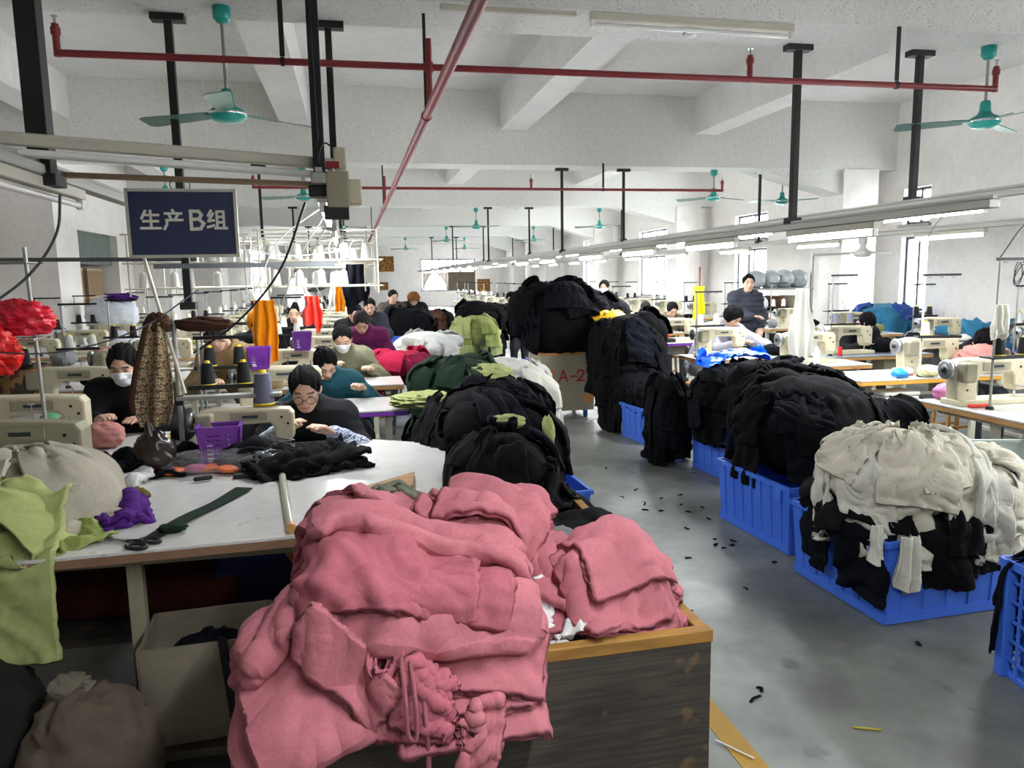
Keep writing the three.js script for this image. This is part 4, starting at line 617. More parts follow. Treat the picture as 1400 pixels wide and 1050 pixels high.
// ---------- the pink bundles in the wooden box ----------
const pile = new Field(-0.9, 1.3, -3.1, -1.1, 0.02, (x, z) => {
  let h = 0; if (x < 0.44 && z < -2.66) h = 0.8; if (x > 0.22 && x < 0.9 && z < -2.72) h = 0.86;
  if (x > -0.17 && x < 0.875 && z > -2.54 && z < -1.74) h = 0.71 + 0.22 * Math.exp(-(((x - 0.14) / 0.3) ** 2) - ((z + 2.25) / 0.3) ** 2) + 0.03 * vn(x * 9, z * 9);
  if (x > -0.18 && x < 0.885 && z > -2.54 && z < -1.73 && (x < -0.13 || x > 0.83 || z < -2.48 || z > -1.79)) h = Math.max(h, 0.775);
  return h;
});
const pg = 'pink garment bundles in the wooden box';
function bundle(o) {       // a stack of garments laid on the pile; each garment shows its plies, some edges are folded over
  const { c, turn = 0, size, th = 0.05, plies = 3, mat = F.pink, bend = 0.5, label, round = 0, cr = 0.006, freq = 8, n = 22, m = 26, up = 0.03, tilt = 0, group = pg, name = 'garment_bundle', cat = 'garment bundle', pleat = 0.012, k = 3, field = pile, fine = 2, steps = 60, extra = [], layers = 1, pin, part = 'garment', seed = 1 } = o;
  const r = rng(Math.round((c[0] * 31 + c[1] * 17) * 100) + seed * 999), g = layers > 1 ? thing(name, label, cat, [0, 0, 0], 0, group) : null, t1 = th / layers; let out = g;
  for (let q = 0; q < layers; q++) {
    const jx = layers > 1 ? (r() - 0.5) * 0.07 : 0, jz = layers > 1 ? (r() - 0.5) * 0.07 : 0, tn = turn + (layers > 1 ? (r() - 0.5) * 0.2 : 0), ca = Math.cos(tn), sa = Math.sin(tn), w = size[0] * (layers > 1 ? mix(0.92, 1.06, r()) : 1), l = size[1] * (layers > 1 ? mix(0.92, 1.06, r()) : 1);
    let top = 0; for (let a = -0.3; a <= 0.3; a += 0.1) for (let b = -0.3; b <= 0.3; b += 0.1) top = Math.max(top, field.at(c[0] + jx + ca * a * w + sa * b * l, c[1] + jz - sa * a * w + ca * b * l));
    const S = settle({ n, m, du: w / (n - 1), dv: l / (m - 1), t: t1 / 2, steps, it: 8, bend, coll: [field.push, ...extra, flat(0)], damp: 0.94, pin,
      pos: (u, v) => { const a = (u - 0.5) * w * 0.97, b = (v - 0.5) * l; return [c[0] + jx + ca * a + sa * b, top + t1 / 2 + up + tilt * (v - 0.5) + pleat * Math.sin(u * k * 6.283 + v * 2), c[1] + jz - sa * a + ca * b]; } });
    field.raise(S, t1 / 2);
    crumple(S, cr * (q === layers - 1 ? 1 : 0.5), freq, (c[0] + c[1]) * 13 + turn + q);
    const D = fine > 1 ? finer(S, fine) : S; crumple(D, Math.min(cr * 0.35, 0.0045), freq * 2.2, (c[0] - c[1]) * 7 + q); const G = sheetGeo(D, t1, plies, 0.008, true, round);
    if (g) mk(part, G, mat, g); else out = solo(name, G, mat, label, cat, group);
  }
  return out;
}
const lobe = (x0, x1, z0, z1, y, sl) => { for (let j = 0; j < pile.nz; j++) for (let i = 0; i < pile.nx; i++) { const x = pile.x0 + i * pile.c, z = pile.z0 + j * pile.c; if (x > x0 && x < x1 && z > z0 && z < z1) { const q = j * pile.nx + i; pile.h[q] = Math.max(pile.h[q], y - sl * Math.max(0, z + 1.74) - sl * Math.max(0, -0.17 - x)); } } };
lobe(-0.3, 0.42, -1.74, -1.56, 0.72, 0.55); lobe(-0.32, -0.16, -2.2, -1.56, 0.72, 0.5);       // how far the stiff lowest stacks reach out over the rim
bundle({ c: [0.62, -2.08], turn: 0.12, size: [0.36, 0.34], th: 0.06, layers: 2, label: 'pink bundle lying lowest against the bare corner of the box', mat: F.pinkDeep, bend: 0.9 });
bundle({ c: [0.22, -1.8], turn: -0.06, size: [0.36, 0.38], th: 0.07, layers: 3, label: 'pink bundle hanging over the front board with pleated lower edge', bend: 0.6, cr: 0.008 });
bundle({ c: [-0.05, -1.82], turn: 0.3, size: [0.4, 0.4], th: 0.08, layers: 2, label: 'pink bundle drooping over the front corner next to the tote bag', bend: 0.6, round: 8, cr: 0.012 });
bundle({ c: [-0.09, -1.95], turn: 0.4, size: [0.42, 0.4], th: 0.08, layers: 2, label: 'pink bundle with a rounded fold sticking out towards the worktable', round: 11, cr: 0.012, bend: 0.8 });
bundle({ c: [0.48, -2.12], turn: 0.8, size: [0.26, 0.46], th: 0.1, layers: 2, label: 'pink roll leaning from the pile top to the low side', round: 3, cr: 0.016, bend: 0.8 });
bundle({ c: [0.72, -2.06], turn: -0.35, size: [0.28, 0.3], th: 0.09, layers: 4, plies: 2, label: 'pink ribbed cuff bundle at the edge above the floor', cr: 0.012, bend: 0.8 });
bundle({ c: [0.68, -1.97], turn: 0.3, size: [0.28, 0.26], th: 0.09, layers: 4, plies: 2, label: 'pink bundle with wavy stacked hems against the bare front board', cr: 0.012, bend: 0.8 });
bundle({ c: [0.14, -1.87], turn: 0.02, size: [0.54, 0.34], th: 0.1, layers: 2, label: 'widest pink bundle with a tied crease across its middle', round: 15, cr: 0.018, freq: 6, bend: 0.8, pleat: 0.03, k: 1 });
bundle({ c: [0.08, -1.78], turn: 1.35, size: [0.2, 0.46], th: 0.04, layers: 2, plies: 2, label: 'narrow pink sleeve stack lying across the widest bundle', cr: 0.016, bend: 0.3, mat: F.pinkDeep });
bundle({ c: [0.12, -1.98], turn: 0.05, size: [0.56, 0.34], th: 0.1, layers: 2, label: 'pink bundle with a soft rolled front lying under the crest bundles', round: 15, cr: 0.016, freq: 6, bend: 0.8, pleat: 0.02, k: 1 });
bundle({ c: [0.0, -2.2], turn: 0.5, size: [0.34, 0.5], th: 0.1, layers: 4, plies: 2, label: 'pink bundle sloping from the pile top towards the worktable', cr: 0.014, bend: 0.7 });
bundle({ c: [0.33, -2.16], turn: -0.45, size: [0.34, 0.4], th: 0.11, layers: 4, plies: 2, label: 'pink bundle with frayed ply edges beside the black cloth', round: 4, cr: 0.014, bend: 0.7 });
bundle({ c: [0.36, -2.42], turn: -0.2, size: [0.3, 0.24], th: 0.08, layers: 4, plies: 2, label: 'small pink ribbed bundle on the crest next to grey cloth', cr: 0.014, mat: F.pinkDeep, bend: 0.7 });
bundle({ c: [0.14, -2.3], turn: 0.2, size: [0.32, 0.2], th: 0.05, layers: 3, plies: 1, label: 'grey green cloth bunch crowning the pink pile', mat: F.greyGreen, cr: 0.018, freq: 14, bend: 0.1, name: 'cloth_bunch', cat: 'cloth', group: undefined, pleat: 0.04 });
bundle({ c: [0.29, -2.36], turn: -0.6, size: [0.18, 0.14], th: 0.012, plies: 1, label: 'pale pink scrap on the crest of the pink pile', mat: F.rose, cr: 0.02, freq: 12, bend: 0.1, name: 'cloth_scrap', cat: 'cloth', group: undefined });
bundle({ c: [0.07, -1.69], turn: 0.1, size: [0.15, 0.22], th: 0.04, layers: 2, plies: 3, label: 'twisted pink bunch hanging down the middle of the pile', mat: F.pinkDeep, cr: 0.007, freq: 22, bend: 0.25, n: 24, m: 26, pleat: 0.022, k: 4 });
bundle({ c: [0.2, -1.68], turn: -0.5, size: [0.12, 0.2], th: 0.02, plies: 3, label: 'loose pink sleeve end hanging beside the twisted bunch', cr: 0.007, freq: 18, bend: 0.3, n: 18, m: 24, pleat: 0.016, k: 2 });
bundle({ c: [-0.02, -1.72], turn: 0.9, size: [0.12, 0.28], th: 0.025, plies: 3, label: 'folded pink sleeve resting against the twisted bunch', cr: 0.006, freq: 14, bend: 0.4, n: 18, m: 24, pleat: 0.012, k: 2 });
bundle({ c: [0.47, -1.93], turn: 0.25, size: [0.1, 0.26], th: 0.004, plies: 1, label: 'white paper sheet tucked between the pink bundles', mat: F.white, cr: 0.008, name: 'paper_sheet', cat: 'paper', group: undefined, bend: 0.4, n: 14, m: 20 });
bundle({ c: [0.56, -1.86], turn: -0.6, size: [0.06, 0.07], th: 0.004, plies: 1, label: 'small white label paper near the bare box corner', mat: F.white, cr: 0.006, name: 'paper_sheet', cat: 'paper', group: undefined, bend: 0.4, n: 12, m: 12 });
const cord = (pts, label, r = 0.006) => solo('drawstring', tube(pts, r, 40, 7), F.pink, label, 'cord', 'pink drawstrings');
cord([[0.115, 0.8, -1.6], [0.118, 0.72, -1.575], [0.122, 0.64, -1.58], [0.118, 0.5, -1.585], [0.12, 0.36, -1.59]], 'pink drawstring hanging straight down the front board');
cord([[0.07, 0.86, -1.6], [0.075, 0.78, -1.555], [0.08, 0.7, -1.55], [0.092, 0.69, -1.55], [0.096, 0.77, -1.555], [0.09, 0.85, -1.6]], 'pink drawstring loop dangling above the front board', 0.005);
// black cloth thrown over the corner between the two boxes
for (let j = 0; j < pile.nz; j++) for (let i = 0; i < pile.nx; i++) { const x = pile.x0 + i * pile.c, z = pile.z0 + j * pile.c; if (x > 0.2 && x < 0.93 && z > -2.72 && z < -2.36) pile.h[j * pile.nx + i] = Math.max(pile.h[j * pile.nx + i], 0.79); }
bundle({ c: [0.78, -2.53], turn: 1.32, size: [0.3, 0.78], th: 0.014, plies: 1, label: 'long black fabric piece thrown across between the two wooden boxes', mat: F.black, cr: 0.016, bend: 0.2, name: 'fabric_piece', cat: 'fabric', group: undefined, steps: 80 });
bundle({ c: [0.62, -2.46], turn: 0.7, size: [0.2, 0.22], th: 0.01, plies: 1, label: 'grey cloth scrap beside the black fabric piece', mat: F.grey, cr: 0.012, bend: 0.15, name: 'cloth_scrap', cat: 'cloth', group: undefined, n: 20, m: 20 });
bundle({ c: [0.76, -2.4], turn: 0.2, size: [0.1, 0.1], th: 0.008, plies: 1, label: 'small orange yellow scrap on the box edge', mat: F.orange, cr: 0.014, freq: 16, bend: 0.1, name: 'cloth_scrap', cat: 'cloth', group: undefined, n: 14, m: 14 });

// ---------- cloth lying on the big worktable ----------
const desk = new Field(-2.4, 0.8, -4.6, -2.0, 0.02, (x, z) => (x < 0.35 && z < -2.62 ? 0.801 : 0));
const onDesk = (o) => bundle({ field: desk, group: undefined, name: 'cloth_piece', cat: 'cloth', th: 0.012, plies: 1, bend: 0.15, cr: 0.014, freq: 9, n: 24, m: 24, ...o });
onDesk({ c: [-1.1, -3.2], turn: 0.1, size: [0.5, 0.3], mat: F.olive, label: 'olive cloth under the beige fleece on the worktable', pleat: 0.05, th: 0.02, cr: 0.03 });
onDesk({ c: [-0.92, -3.04], turn: 0.35, size: [0.26, 0.26], th: 0.04, layers: 2, mat: F.purple, label: 'purple cloth peeking from under the beige fleece', pleat: 0.04, cr: 0.03 });
heap({ name: 'fleece_pile', label: 'rounded pile of beige fleece panels on the worktable', mat: F.beige, cores: [[[-1.3, 0.84, -3.12], [0.36, 0.2, 0.26]]], sheets: 7, seed: 41, size: [0.5, 0.34], floor: 0.801, sub: 2, top: 0.5, part: 'fleece_panel', th: 0.02, grid: [24, 22], cr: 0.02, freq: 6, cat: 'cloth pile' });
heap({ name: 'cloth_pile', label: 'lime green cloth pile at the worktable edge', mat: F.lime, mats: [F.lime, F.sage], cores: [[[-1.3, 0.86, -2.78], [0.26, 0.13, 0.15]]], sheets: 7, seed: 42, size: [0.34, 0.26], floor: 0.801, sub: 2, top: 0.4, grid: [22, 20], cr: 0.02, freq: 7, cat: 'cloth pile', th: 0.01 });
onDesk({ c: [-0.98, -2.82], turn: 0.7, size: [0.26, 0.2], th: 0.01, mat: F.sage, label: 'dark lime cloth end lying flat on the worktable', pleat: 0.03, cr: 0.02 });
onDesk({ c: [-1.18, -2.56], turn: 0.02, size: [0.42, 0.56], th: 0.012, mat: F.lime, label: 'lime green cloth hanging over the front edge of the worktable', pleat: 0.03, k: 2, m: 30, tilt: -0.1, up: 0.14, pin: (u, v) => v < 0.1, cr: 0.012 });
onDesk({ c: [-0.24, -3.72], turn: 0.35, size: [0.5, 0.36], th: 0.06, layers: 3, mat: F.black, label: 'black garment being sewn by the woman in glasses', pleat: 0.07, k: 4, cr: 0.05, freq: 14, bend: 0.05 });
onDesk({ c: [-0.5, -3.85], turn: 0.1, size: [0.26, 0.3], th: 0.06, layers: 2, mat: F.black2, label: 'black garment gathered around the near sewing machine bed', pleat: 0.08, k: 3, cr: 0.03 });
onDesk({ c: [0.02, -2.98], turn: 0.6, size: [0.24, 0.12], th: 0.02, mat: F.green, label: 'dark green scrap under the clear tube on the worktable', cr: 0.02, n: 20, m: 14, pleat: 0.02 });
onDesk({ c: [-1.05, -3.8], turn: 0.1, size: [0.56, 0.3], th: 0.06, layers: 3, mat: F.navy, label: 'dark navy garments behind the plastic bags on the worktable', pleat: 0.06, k: 3, cr: 0.05, freq: 12 });
onDesk({ c: [-1.12, -3.62], turn: 0.3, size: [0.44, 0.2], th: 0.02, mat: F.white, label: 'white printed plastic sack on the worktable', pleat: 0.06, k: 2, cr: 0.03, freq: 10 });

// ---------- people ----------
function nets(f, lo, hi, c) {                    // surface nets of a distance function
  const nx = Math.ceil((hi[0] - lo[0]) / c) + 1, ny = Math.ceil((hi[1] - lo[1]) / c) + 1, nz = Math.ceil((hi[2] - lo[2]) / c) + 1, D = new Float32Array(nx * ny * nz), id = new Int32Array(nx * ny * nz).fill(-1), pos = [], idx = [];
  for (let k = 0, q = 0; k < nz; k++) for (let j = 0; j < ny; j++) for (let i = 0; i < nx; i++, q++) D[q] = f(lo[0] + i * c, lo[1] + j * c, lo[2] + k * c);
  const sx = 1, sy = nx, sz = nx * ny, off = [0, sx, sy, sx + sy, sz, sx + sz, sy + sz, sx + sy + sz], E = [[0, 1], [2, 3], [4, 5], [6, 7], [0, 2], [1, 3], [4, 6], [5, 7], [0, 4], [1, 5], [2, 6], [3, 7]];
  for (let k = 0; k + 1 < nz; k++) for (let j = 0; j + 1 < ny; j++) for (let i = 0; i + 1 < nx; i++) {
    const q = i + j * sy + k * sz; let m = 0; for (let a = 0; a < 8; a++) if (D[q + off[a]] < 0) m |= 1 << a; if (m === 0 || m === 255) continue;
    let x = 0, y = 0, z = 0, n = 0; for (const [a, b] of E) { const A = (m >> a) & 1, B = (m >> b) & 1; if (A === B) continue; const da = D[q + off[a]], t = da / (da - D[q + off[b]]); x += mix(a & 1, b & 1, t); y += mix((a >> 1) & 1, (b >> 1) & 1, t); z += mix((a >> 2) & 1, (b >> 2) & 1, t); n++; }
    id[q] = pos.length / 3; pos.push(lo[0] + (i + x / n) * c, lo[1] + (j + y / n) * c, lo[2] + (k + z / n) * c);
  }
  const quad = (a, b, d, e, flip) => { if (a < 0 || b < 0 || d < 0 || e < 0) return; if (flip) idx.push(a, b, d, a, d, e); else idx.push(a, d, b, a, e, d); };
  for (let k = 1; k + 1 < nz; k++) for (let j = 1; j + 1 < ny; j++) for (let i = 1; i + 1 < nx; i++) { const q = i + j * sy + k * sz, s = D[q] < 0; if (s !== D[q + sx] < 0) quad(id[q], id[q - sy], id[q - sy - sz], id[q - sz], !s); if (s !== D[q + sy] < 0) quad(id[q], id[q - sz], id[q - sx - sz], id[q - sx], !s); if (s !== D[q + sz] < 0) quad(id[q], id[q - sx], id[q - sx - sy], id[q - sy], !s); }
  const g = new THREE.BufferGeometry(); g.setAttribute('position', new THREE.Float32BufferAttribute(pos, 3)); g.setIndex(idx); g.computeVertexNormals();
  const uv = new Float32Array((pos.length / 3) * 2); for (let i = 0; i < pos.length / 3; i++) { uv[i * 2] = (pos[i * 3] + pos[i * 3 + 2]) * 1.2; uv[i * 2 + 1] = (pos[i * 3 + 1] + 0.3 * pos[i * 3 + 2]) * 1.2; } g.setAttribute('uv', new THREE.BufferAttribute(uv, 2)); return g;
}
const smin = (a, b, k) => { const h = Math.max(k - Math.abs(a - b), 0) / k; return Math.min(a, b) - h * h * k * 0.25; };
function capS(a, b, ra, rb) { const dx = b[0] - a[0], dy = b[1] - a[1], dz = b[2] - a[2], L = dx * dx + dy * dy + dz * dz || 1e-9; return (x, y, z) => { const t = clamp(((x - a[0]) * dx + (y - a[1]) * dy + (z - a[2]) * dz) / L), u = x - a[0] - dx * t, v = y - a[1] - dy * t, w = z - a[2] - dz * t; return Math.sqrt(u * u + v * v + w * w) - ra - (rb - ra) * t; }; }
const ellS = (c, r) => (x, y, z) => { const a = (x - c[0]) / r[0], b = (y - c[1]) / r[1], d = (z - c[2]) / r[2], k0 = Math.sqrt(a * a + b * b + d * d), k1 = Math.sqrt((a / r[0]) ** 2 + (b / r[1]) ** 2 + (d / r[2]) ** 2); return k1 < 1e-6 ? -Math.min(...r) : (k0 * (k0 - 1)) / k1; };
const uni = (l, k) => (x, y, z) => { let d = l[0](x, y, z); for (let i = 1; i < l.length; i++) d = smin(d, l[i](x, y, z), k); return d; };
const skinMat = new THREE.MeshStandardMaterial({ vertexColors: true, roughness: 0.55 });
const hm = (r, g, b) => new THREE.MeshPhysicalMaterial({ color: C(r, g, b), roughness: 0.75, specularIntensity: 0.25, bumpMap: rep(T.weave, 2, 14), bumpScale: 0.003 }), hairMat = hm(0.035, 0.028, 0.028), hairGrey = hm(0.17, 0.165, 0.165), hairRust = hm(0.45, 0.27, 0.13);
const maskMat = std(0.86, 0.87, 0.88, { roughness: 0.85 });
function tint(g, f) { const p = g.attributes.position, c = new Float32Array(p.count * 3); for (let i = 0; i < p.count; i++) { const q = f(p.getX(i), p.getY(i), p.getZ(i)); c.set(q, i * 3); } g.setAttribute('color', new THREE.BufferAttribute(c, 3)); return g; }
const SK = [0.56, 0.34, 0.24];
function headSdf() {
  const skull = uni([ellS([0, 0.03, -0.01], [0.074, 0.088, 0.092]), ellS([0, -0.035, 0.02], [0.06, 0.078, 0.068]), ellS([0, -0.085, 0.045], [0.03, 0.022, 0.03])], 0.04);
  const add = [capS([0, 0.012, 0.083], [0, -0.022, 0.1], 0.008, 0.012), ellS([0.012, -0.026, 0.092], [0.01, 0.008, 0.01]), ellS([-0.012, -0.026, 0.092], [0.01, 0.008, 0.01]), ellS([0, -0.053, 0.082], [0.022, 0.006, 0.01]), ellS([0, -0.063, 0.081], [0.019, 0.007, 0.01]), ellS([0.03, 0.034, 0.074], [0.026, 0.008, 0.012]), ellS([-0.03, 0.034, 0.074], [0.026, 0.008, 0.012]), ellS([0.076, -0.005, -0.008], [0.01, 0.03, 0.018]), ellS([-0.076, -0.005, -0.008], [0.01, 0.03, 0.018]), ellS([0.04, -0.02, 0.055], [0.026, 0.024, 0.022]), ellS([-0.04, -0.02, 0.055], [0.026, 0.024, 0.022])];
  return (x, y, z) => { let d = skull(x, y, z); const e = Math.min(Math.hypot(x - 0.031, y - 0.012, z - 0.098), Math.hypot(x + 0.031, y - 0.012, z - 0.098)) - 0.02; d = -smin(-d, e, 0.012); for (const f of add) d = smin(d, f(x, y, z), 0.012); const eye = Math.min(Math.hypot(x - 0.031, y - 0.012, z - 0.072), Math.hypot(x + 0.031, y - 0.012, z - 0.072)) - 0.0125; return smin(d, eye, 0.003); };
}
const headF = headSdf();
const headTint = (sk) => (x, y, z) => { const ax = Math.abs(x); if (z > 0.06 && ((ax - 0.031) / 0.013) ** 2 + ((y - 0.009) / 0.0045) ** 2 < 1) return [0.03, 0.02, 0.018]; if (z > 0.05 && ((ax - 0.033) / 0.02) ** 2 + ((y - 0.037) / 0.005) ** 2 < 1) return [0.05, 0.035, 0.03]; if (z > 0.06 && (x / 0.022) ** 2 + ((y + 0.058) / 0.009) ** 2 < 1) return [0.42, 0.15, 0.13]; return sk; };
const HC = new Map();
function headGeos(kind, q) {      // head, hair and mask in the head's own axes, shared between people
  const key = kind + q; if (HC.has(key)) return HC.get(key);
  const o = { head: nets(headF, [-0.1, -0.13, -0.12], [0.1, 0.135, 0.125], q) };
  const style = { short: (x, y, z) => Math.max(ellS([0, 0.04, -0.016], [0.086, 0.095, 0.1])(x, y, z), -(y - mix(-0.035, 0.084 - 0.35 * Math.abs(x) + 0.012 * vn(x * 130, 3), step(-0.01, 0.07, z)))), bun: (x, y, z) => smin(Math.max(ellS([0, 0.036, -0.014], [0.085, 0.097, 0.1])(x, y, z), -(y - mix(-0.045, 0.09 + 0.01 * vn(x * 130, 5), step(0, 0.075, z)) + 0.6 * Math.abs(x))), ellS([0, 0.0, -0.115], [0.04, 0.042, 0.032])(x, y, z), 0.02), long: (x, y, z) => smin(Math.max(ellS([0, 0.036, -0.014], [0.088, 0.099, 0.102])(x, y, z), -(y - mix(-0.08, 0.092 + 0.01 * vn(x * 130, 7), step(0.005, 0.08, z)) + 0.7 * Math.abs(x))), ellS([0, -0.06, -0.075], [0.07, 0.1, 0.045])(x, y, z), 0.03), fluffy: (x, y, z) => Math.max(ellS([0, 0.03, -0.02], [0.12, 0.115, 0.115])(x, y, z) + 0.012 * vn(x * 60, y * 60, z * 60), -(y - mix(-0.09, 0.075 + 0.02 * vn(x * 90, 9), step(0, 0.085, z)) + 0.3 * Math.abs(x))) }[kind];
  o.hair = nets((x, y, z) => Math.max(style(x, y, z) + 0.022 * (Math.abs(vn(x * 75, y * 16 + z * 12, z * 18) - 0.5) * 1.6 - 0.35) * (y > -0.2 ? 1 : 0), -headF(x, y, z) - 0.012), [-0.14, -0.19, -0.16], [0.14, 0.16, 0.13], q);
  o.mask = nets((x, y, z) => Math.max(headF(x, y, z) - 0.006, -headF(x, y, z) - 0.004, Math.abs(y + 0.045) - 0.052 + 0.25 * Math.abs(x), 0.035 - z), [-0.1, -0.12, 0.0], [0.1, 0.03, 0.13], q * 0.9);
  HC.set(key, o); return o;
}
const put4 = (g, m) => g.clone().applyMatrix4(m);
function person(o) {
  const { label, at, turn = 0, head, hands, hip = [0, 0.5, 0], pitch = 0.5, yaw = 0, roll = 0, hair = 'bun', hairM = hairMat, jacket = std(0.1, 0.1, 0.11), trousers = std(0.1, 0.1, 0.13), mask, glasses, stand = false, q = 0.0075, sleeve, sk = SK, cap, puff = 0, group, s = 1 } = o;
  const P = thing('person', label, 'person', [at[0], 0, at[1]], turn, group); P.scale.setScalar(s);
  const add = (a, b, k = 1) => [a[0] + b[0] * k, a[1] + b[1] * k, a[2] + b[2] * k], sub = (a, b) => [a[0] - b[0], a[1] - b[1], a[2] - b[2]], len = (a) => Math.hypot(...a), nrm = (a) => { const l = len(a) || 1; return a.map((x) => x / l); }, crs = (a, b) => [a[1] * b[2] - a[2] * b[1], a[2] * b[0] - a[0] * b[2], a[0] * b[1] - a[1] * b[0]];
  const R = new THREE.Matrix4().makeRotationFromEuler(new THREE.Euler(pitch, yaw, roll, 'YXZ')), Hm = R.clone().setPosition(...head), up = V(0, 1, 0).applyMatrix4(R), fw = V(0, 0, 1).applyMatrix4(R);
  const neckTop = [head[0] - up.x * 0.07 - fw.x * 0.025, head[1] - up.y * 0.07 - fw.y * 0.025, head[2] - up.z * 0.07 - fw.z * 0.025], neck = [neckTop[0] * 0.8 + hip[0] * 0.2, neckTop[1] - 0.075, neckTop[2] - 0.055], chest = [mix(hip[0], neck[0], 0.68), mix(hip[1], neck[1], 0.7), mix(hip[2], neck[2], 0.62) - 0.01];
  const arms = [-1, 1].map((sd, i) => { const sh = [neck[0] + sd * 0.165, neck[1] - 0.055, neck[2] - 0.005], hd = hands[i], d = sub(hd, sh), L = Math.min(len(d), 0.535), a = 0.275, b = 0.265, n = nrm(d), x = (L * L + a * a - b * b) / (2 * L), h = Math.sqrt(Math.max(0, a * a - x * x)); let pole = [sd * 0.7, -0.75, -0.35]; const dp = pole[0] * n[0] + pole[1] * n[1] + pole[2] * n[2]; pole = nrm(add(pole, n, -dp)); return { sd, sh, el: add(add(sh, n, x), pole, h), wr: add(sh, n, L) }; });
  const legs = [-1, 1].map((sd) => (stand ? { h: add(hip, [sd * 0.085, -0.03, 0]), k: [hip[0] + sd * 0.095, 0.48, hip[2] + 0.02], a: [hip[0] + sd * 0.1, 0.08, hip[2] - 0.02] } : { h: add(hip, [sd * 0.09, 0, 0.02]), k: [hip[0] + sd * 0.13, 0.5, hip[2] + 0.4], a: [hip[0] + sd * 0.12, 0.09, hip[2] + 0.42] }));
  const torso = (e) => [(() => { const A = capS(hip, chest, 0.125 + e, 0.14 + e), c = chest; return (x, y, z) => A(mix(c[0], x, 0.8), y, mix(c[2], z, 1.15)); })(), capS(arms[0].sh, arms[1].sh, 0.072 + e, 0.072 + e), capS(chest, neck, 0.115 + e, 0.075 + e)];
  const armsS = (e, k = 1) => arms.flatMap((a) => [capS(a.sh, a.el, 0.055 + e, 0.043 + e), capS(a.el, [mix(a.el[0], a.wr[0], k), mix(a.el[1], a.wr[1], k), mix(a.el[2], a.wr[2], k)], 0.043 + e, 0.028 + e)]);
  const legS = (e) => legs.flatMap((l) => [capS(l.h, l.k, 0.082 + e, 0.055 + e), capS(l.k, l.a, 0.055 + e, 0.036 + e)]);
  const fit = (pts, m) => [[0, 1, 2].map((k) => Math.min(...pts.map((p) => p[k])) - m), [0, 1, 2].map((k) => Math.max(...pts.map((p) => p[k])) + m)];
  const upPts = [hip, chest, neck, ...arms.flatMap((a) => [a.sh, a.el, a.wr])], lowPts = [hip, ...legs.flatMap((l) => [l.h, l.k, l.a])], hg = headGeos(hair, q);
  // skin: head, neck, hands and the figure under the clothes as one mesh
  const bodyF = uni([...torso(-0.012), capS(neck, neckTop, 0.055, 0.05), ...armsS(-0.004), ...legS(-0.008)], 0.045), [b0, b1] = fit([...upPts, ...lowPts, neckTop], 0.16);
  const skin = [tint(nets(bodyF, b0, b1, 0.028), () => sk), tint(put4(hg.head, new THREE.Matrix4()), headTint(sk)).applyMatrix4(Hm)];
  for (const a of arms) {
    const f = nrm(sub(a.wr, a.el)), dn = nrm(add([0, -1, 0], f, f[1])), sdv = nrm(crs(f, dn)), inw = sdv.map((x) => x * (sdv[0] * a.sd > 0 ? -1 : 1)), at2 = (l, w, d) => add(add(add(a.wr, f, l), inw, w), dn, d), fs = [];
    [0.027, 0.009, -0.009, -0.026].forEach((w, i) => { const L = [0.072, 0.08, 0.075, 0.06][i], kn = at2(0.085, w, 0.004); fs.push(capS(at2(0, w * 0.6, 0), kn, 0.017, 0.0125), capS(kn, at2(0.085 + L * 0.5, w * 1.1, 0.016), 0.0115, 0.0095), capS(at2(0.085 + L * 0.5, w * 1.1, 0.016), at2(0.085 + L * 0.85, w * 1.1, 0.042), 0.0095, 0.0075)); });
    fs.push(capS(at2(0.02, 0.02, 0.005), at2(0.055, 0.05, 0.018), 0.015, 0.011), capS(at2(0.055, 0.05, 0.018), at2(0.09, 0.055, 0.03), 0.011, 0.0085));
    const hf = uni(fs, 0.007), [h0, h1] = fit([a.wr, at2(0.16, 0.05, 0.05), at2(0.16, -0.05, 0.05), at2(0.1, 0.07, -0.03)], 0.03); skin.push(tint(nets(hf, h0, h1, Math.max(q * 0.9, 0.0065)), () => sk));
  }
  const body = new THREE.Mesh(mergeGeometries(skin.map((g) => { const n = g.index ? g.toNonIndexed() : g; return n; })), skinMat); body.name = 'body'; body.castShadow = body.receiveShadow = true; P.add(body);
  const wr = (x, y, z) => 0.016 * (1 - 2 * Math.abs(vn(x * 11 + 3, y * 20, z * 11) - 0.5)) - 0.004 + (puff ? puff * Math.abs(Math.sin(y * 42)) : 0.006 * vn(x * 7, y * 9, z * 7));
  const jf0 = uni([...torso(0.02), ...armsS(0.016, sleeve ? 0.45 : 0.94)], 0.05), nk = [neckTop[0], neckTop[1] + 0.02, neckTop[2] + 0.02], [j0, j1] = fit(upPts, 0.2), cut = hip[1] - 0.13;
  mk('jacket', nets((x, y, z) => Math.max(jf0(x, y, z) - wr(x, y, z), cut - y, 0.075 - Math.hypot(x - nk[0], (y - nk[1]) * 0.8, z - nk[2])), j0, j1, q > 0.009 ? 0.026 : 0.018), jacket, P);
  mk('collar', nets((x, y, z) => Math.max(Math.abs(capS(neck, [mix(neck[0], neckTop[0], 0.5), mix(neck[1], neckTop[1], 0.5), mix(neck[2], neckTop[2], 0.5)], 0.085, 0.074)(x, y, z)) - 0.009, y - neck[1] - 0.045 - (neck[2] - z) * 0.25), ...fit([neck, neckTop], 0.13), 0.0125), jacket, P);
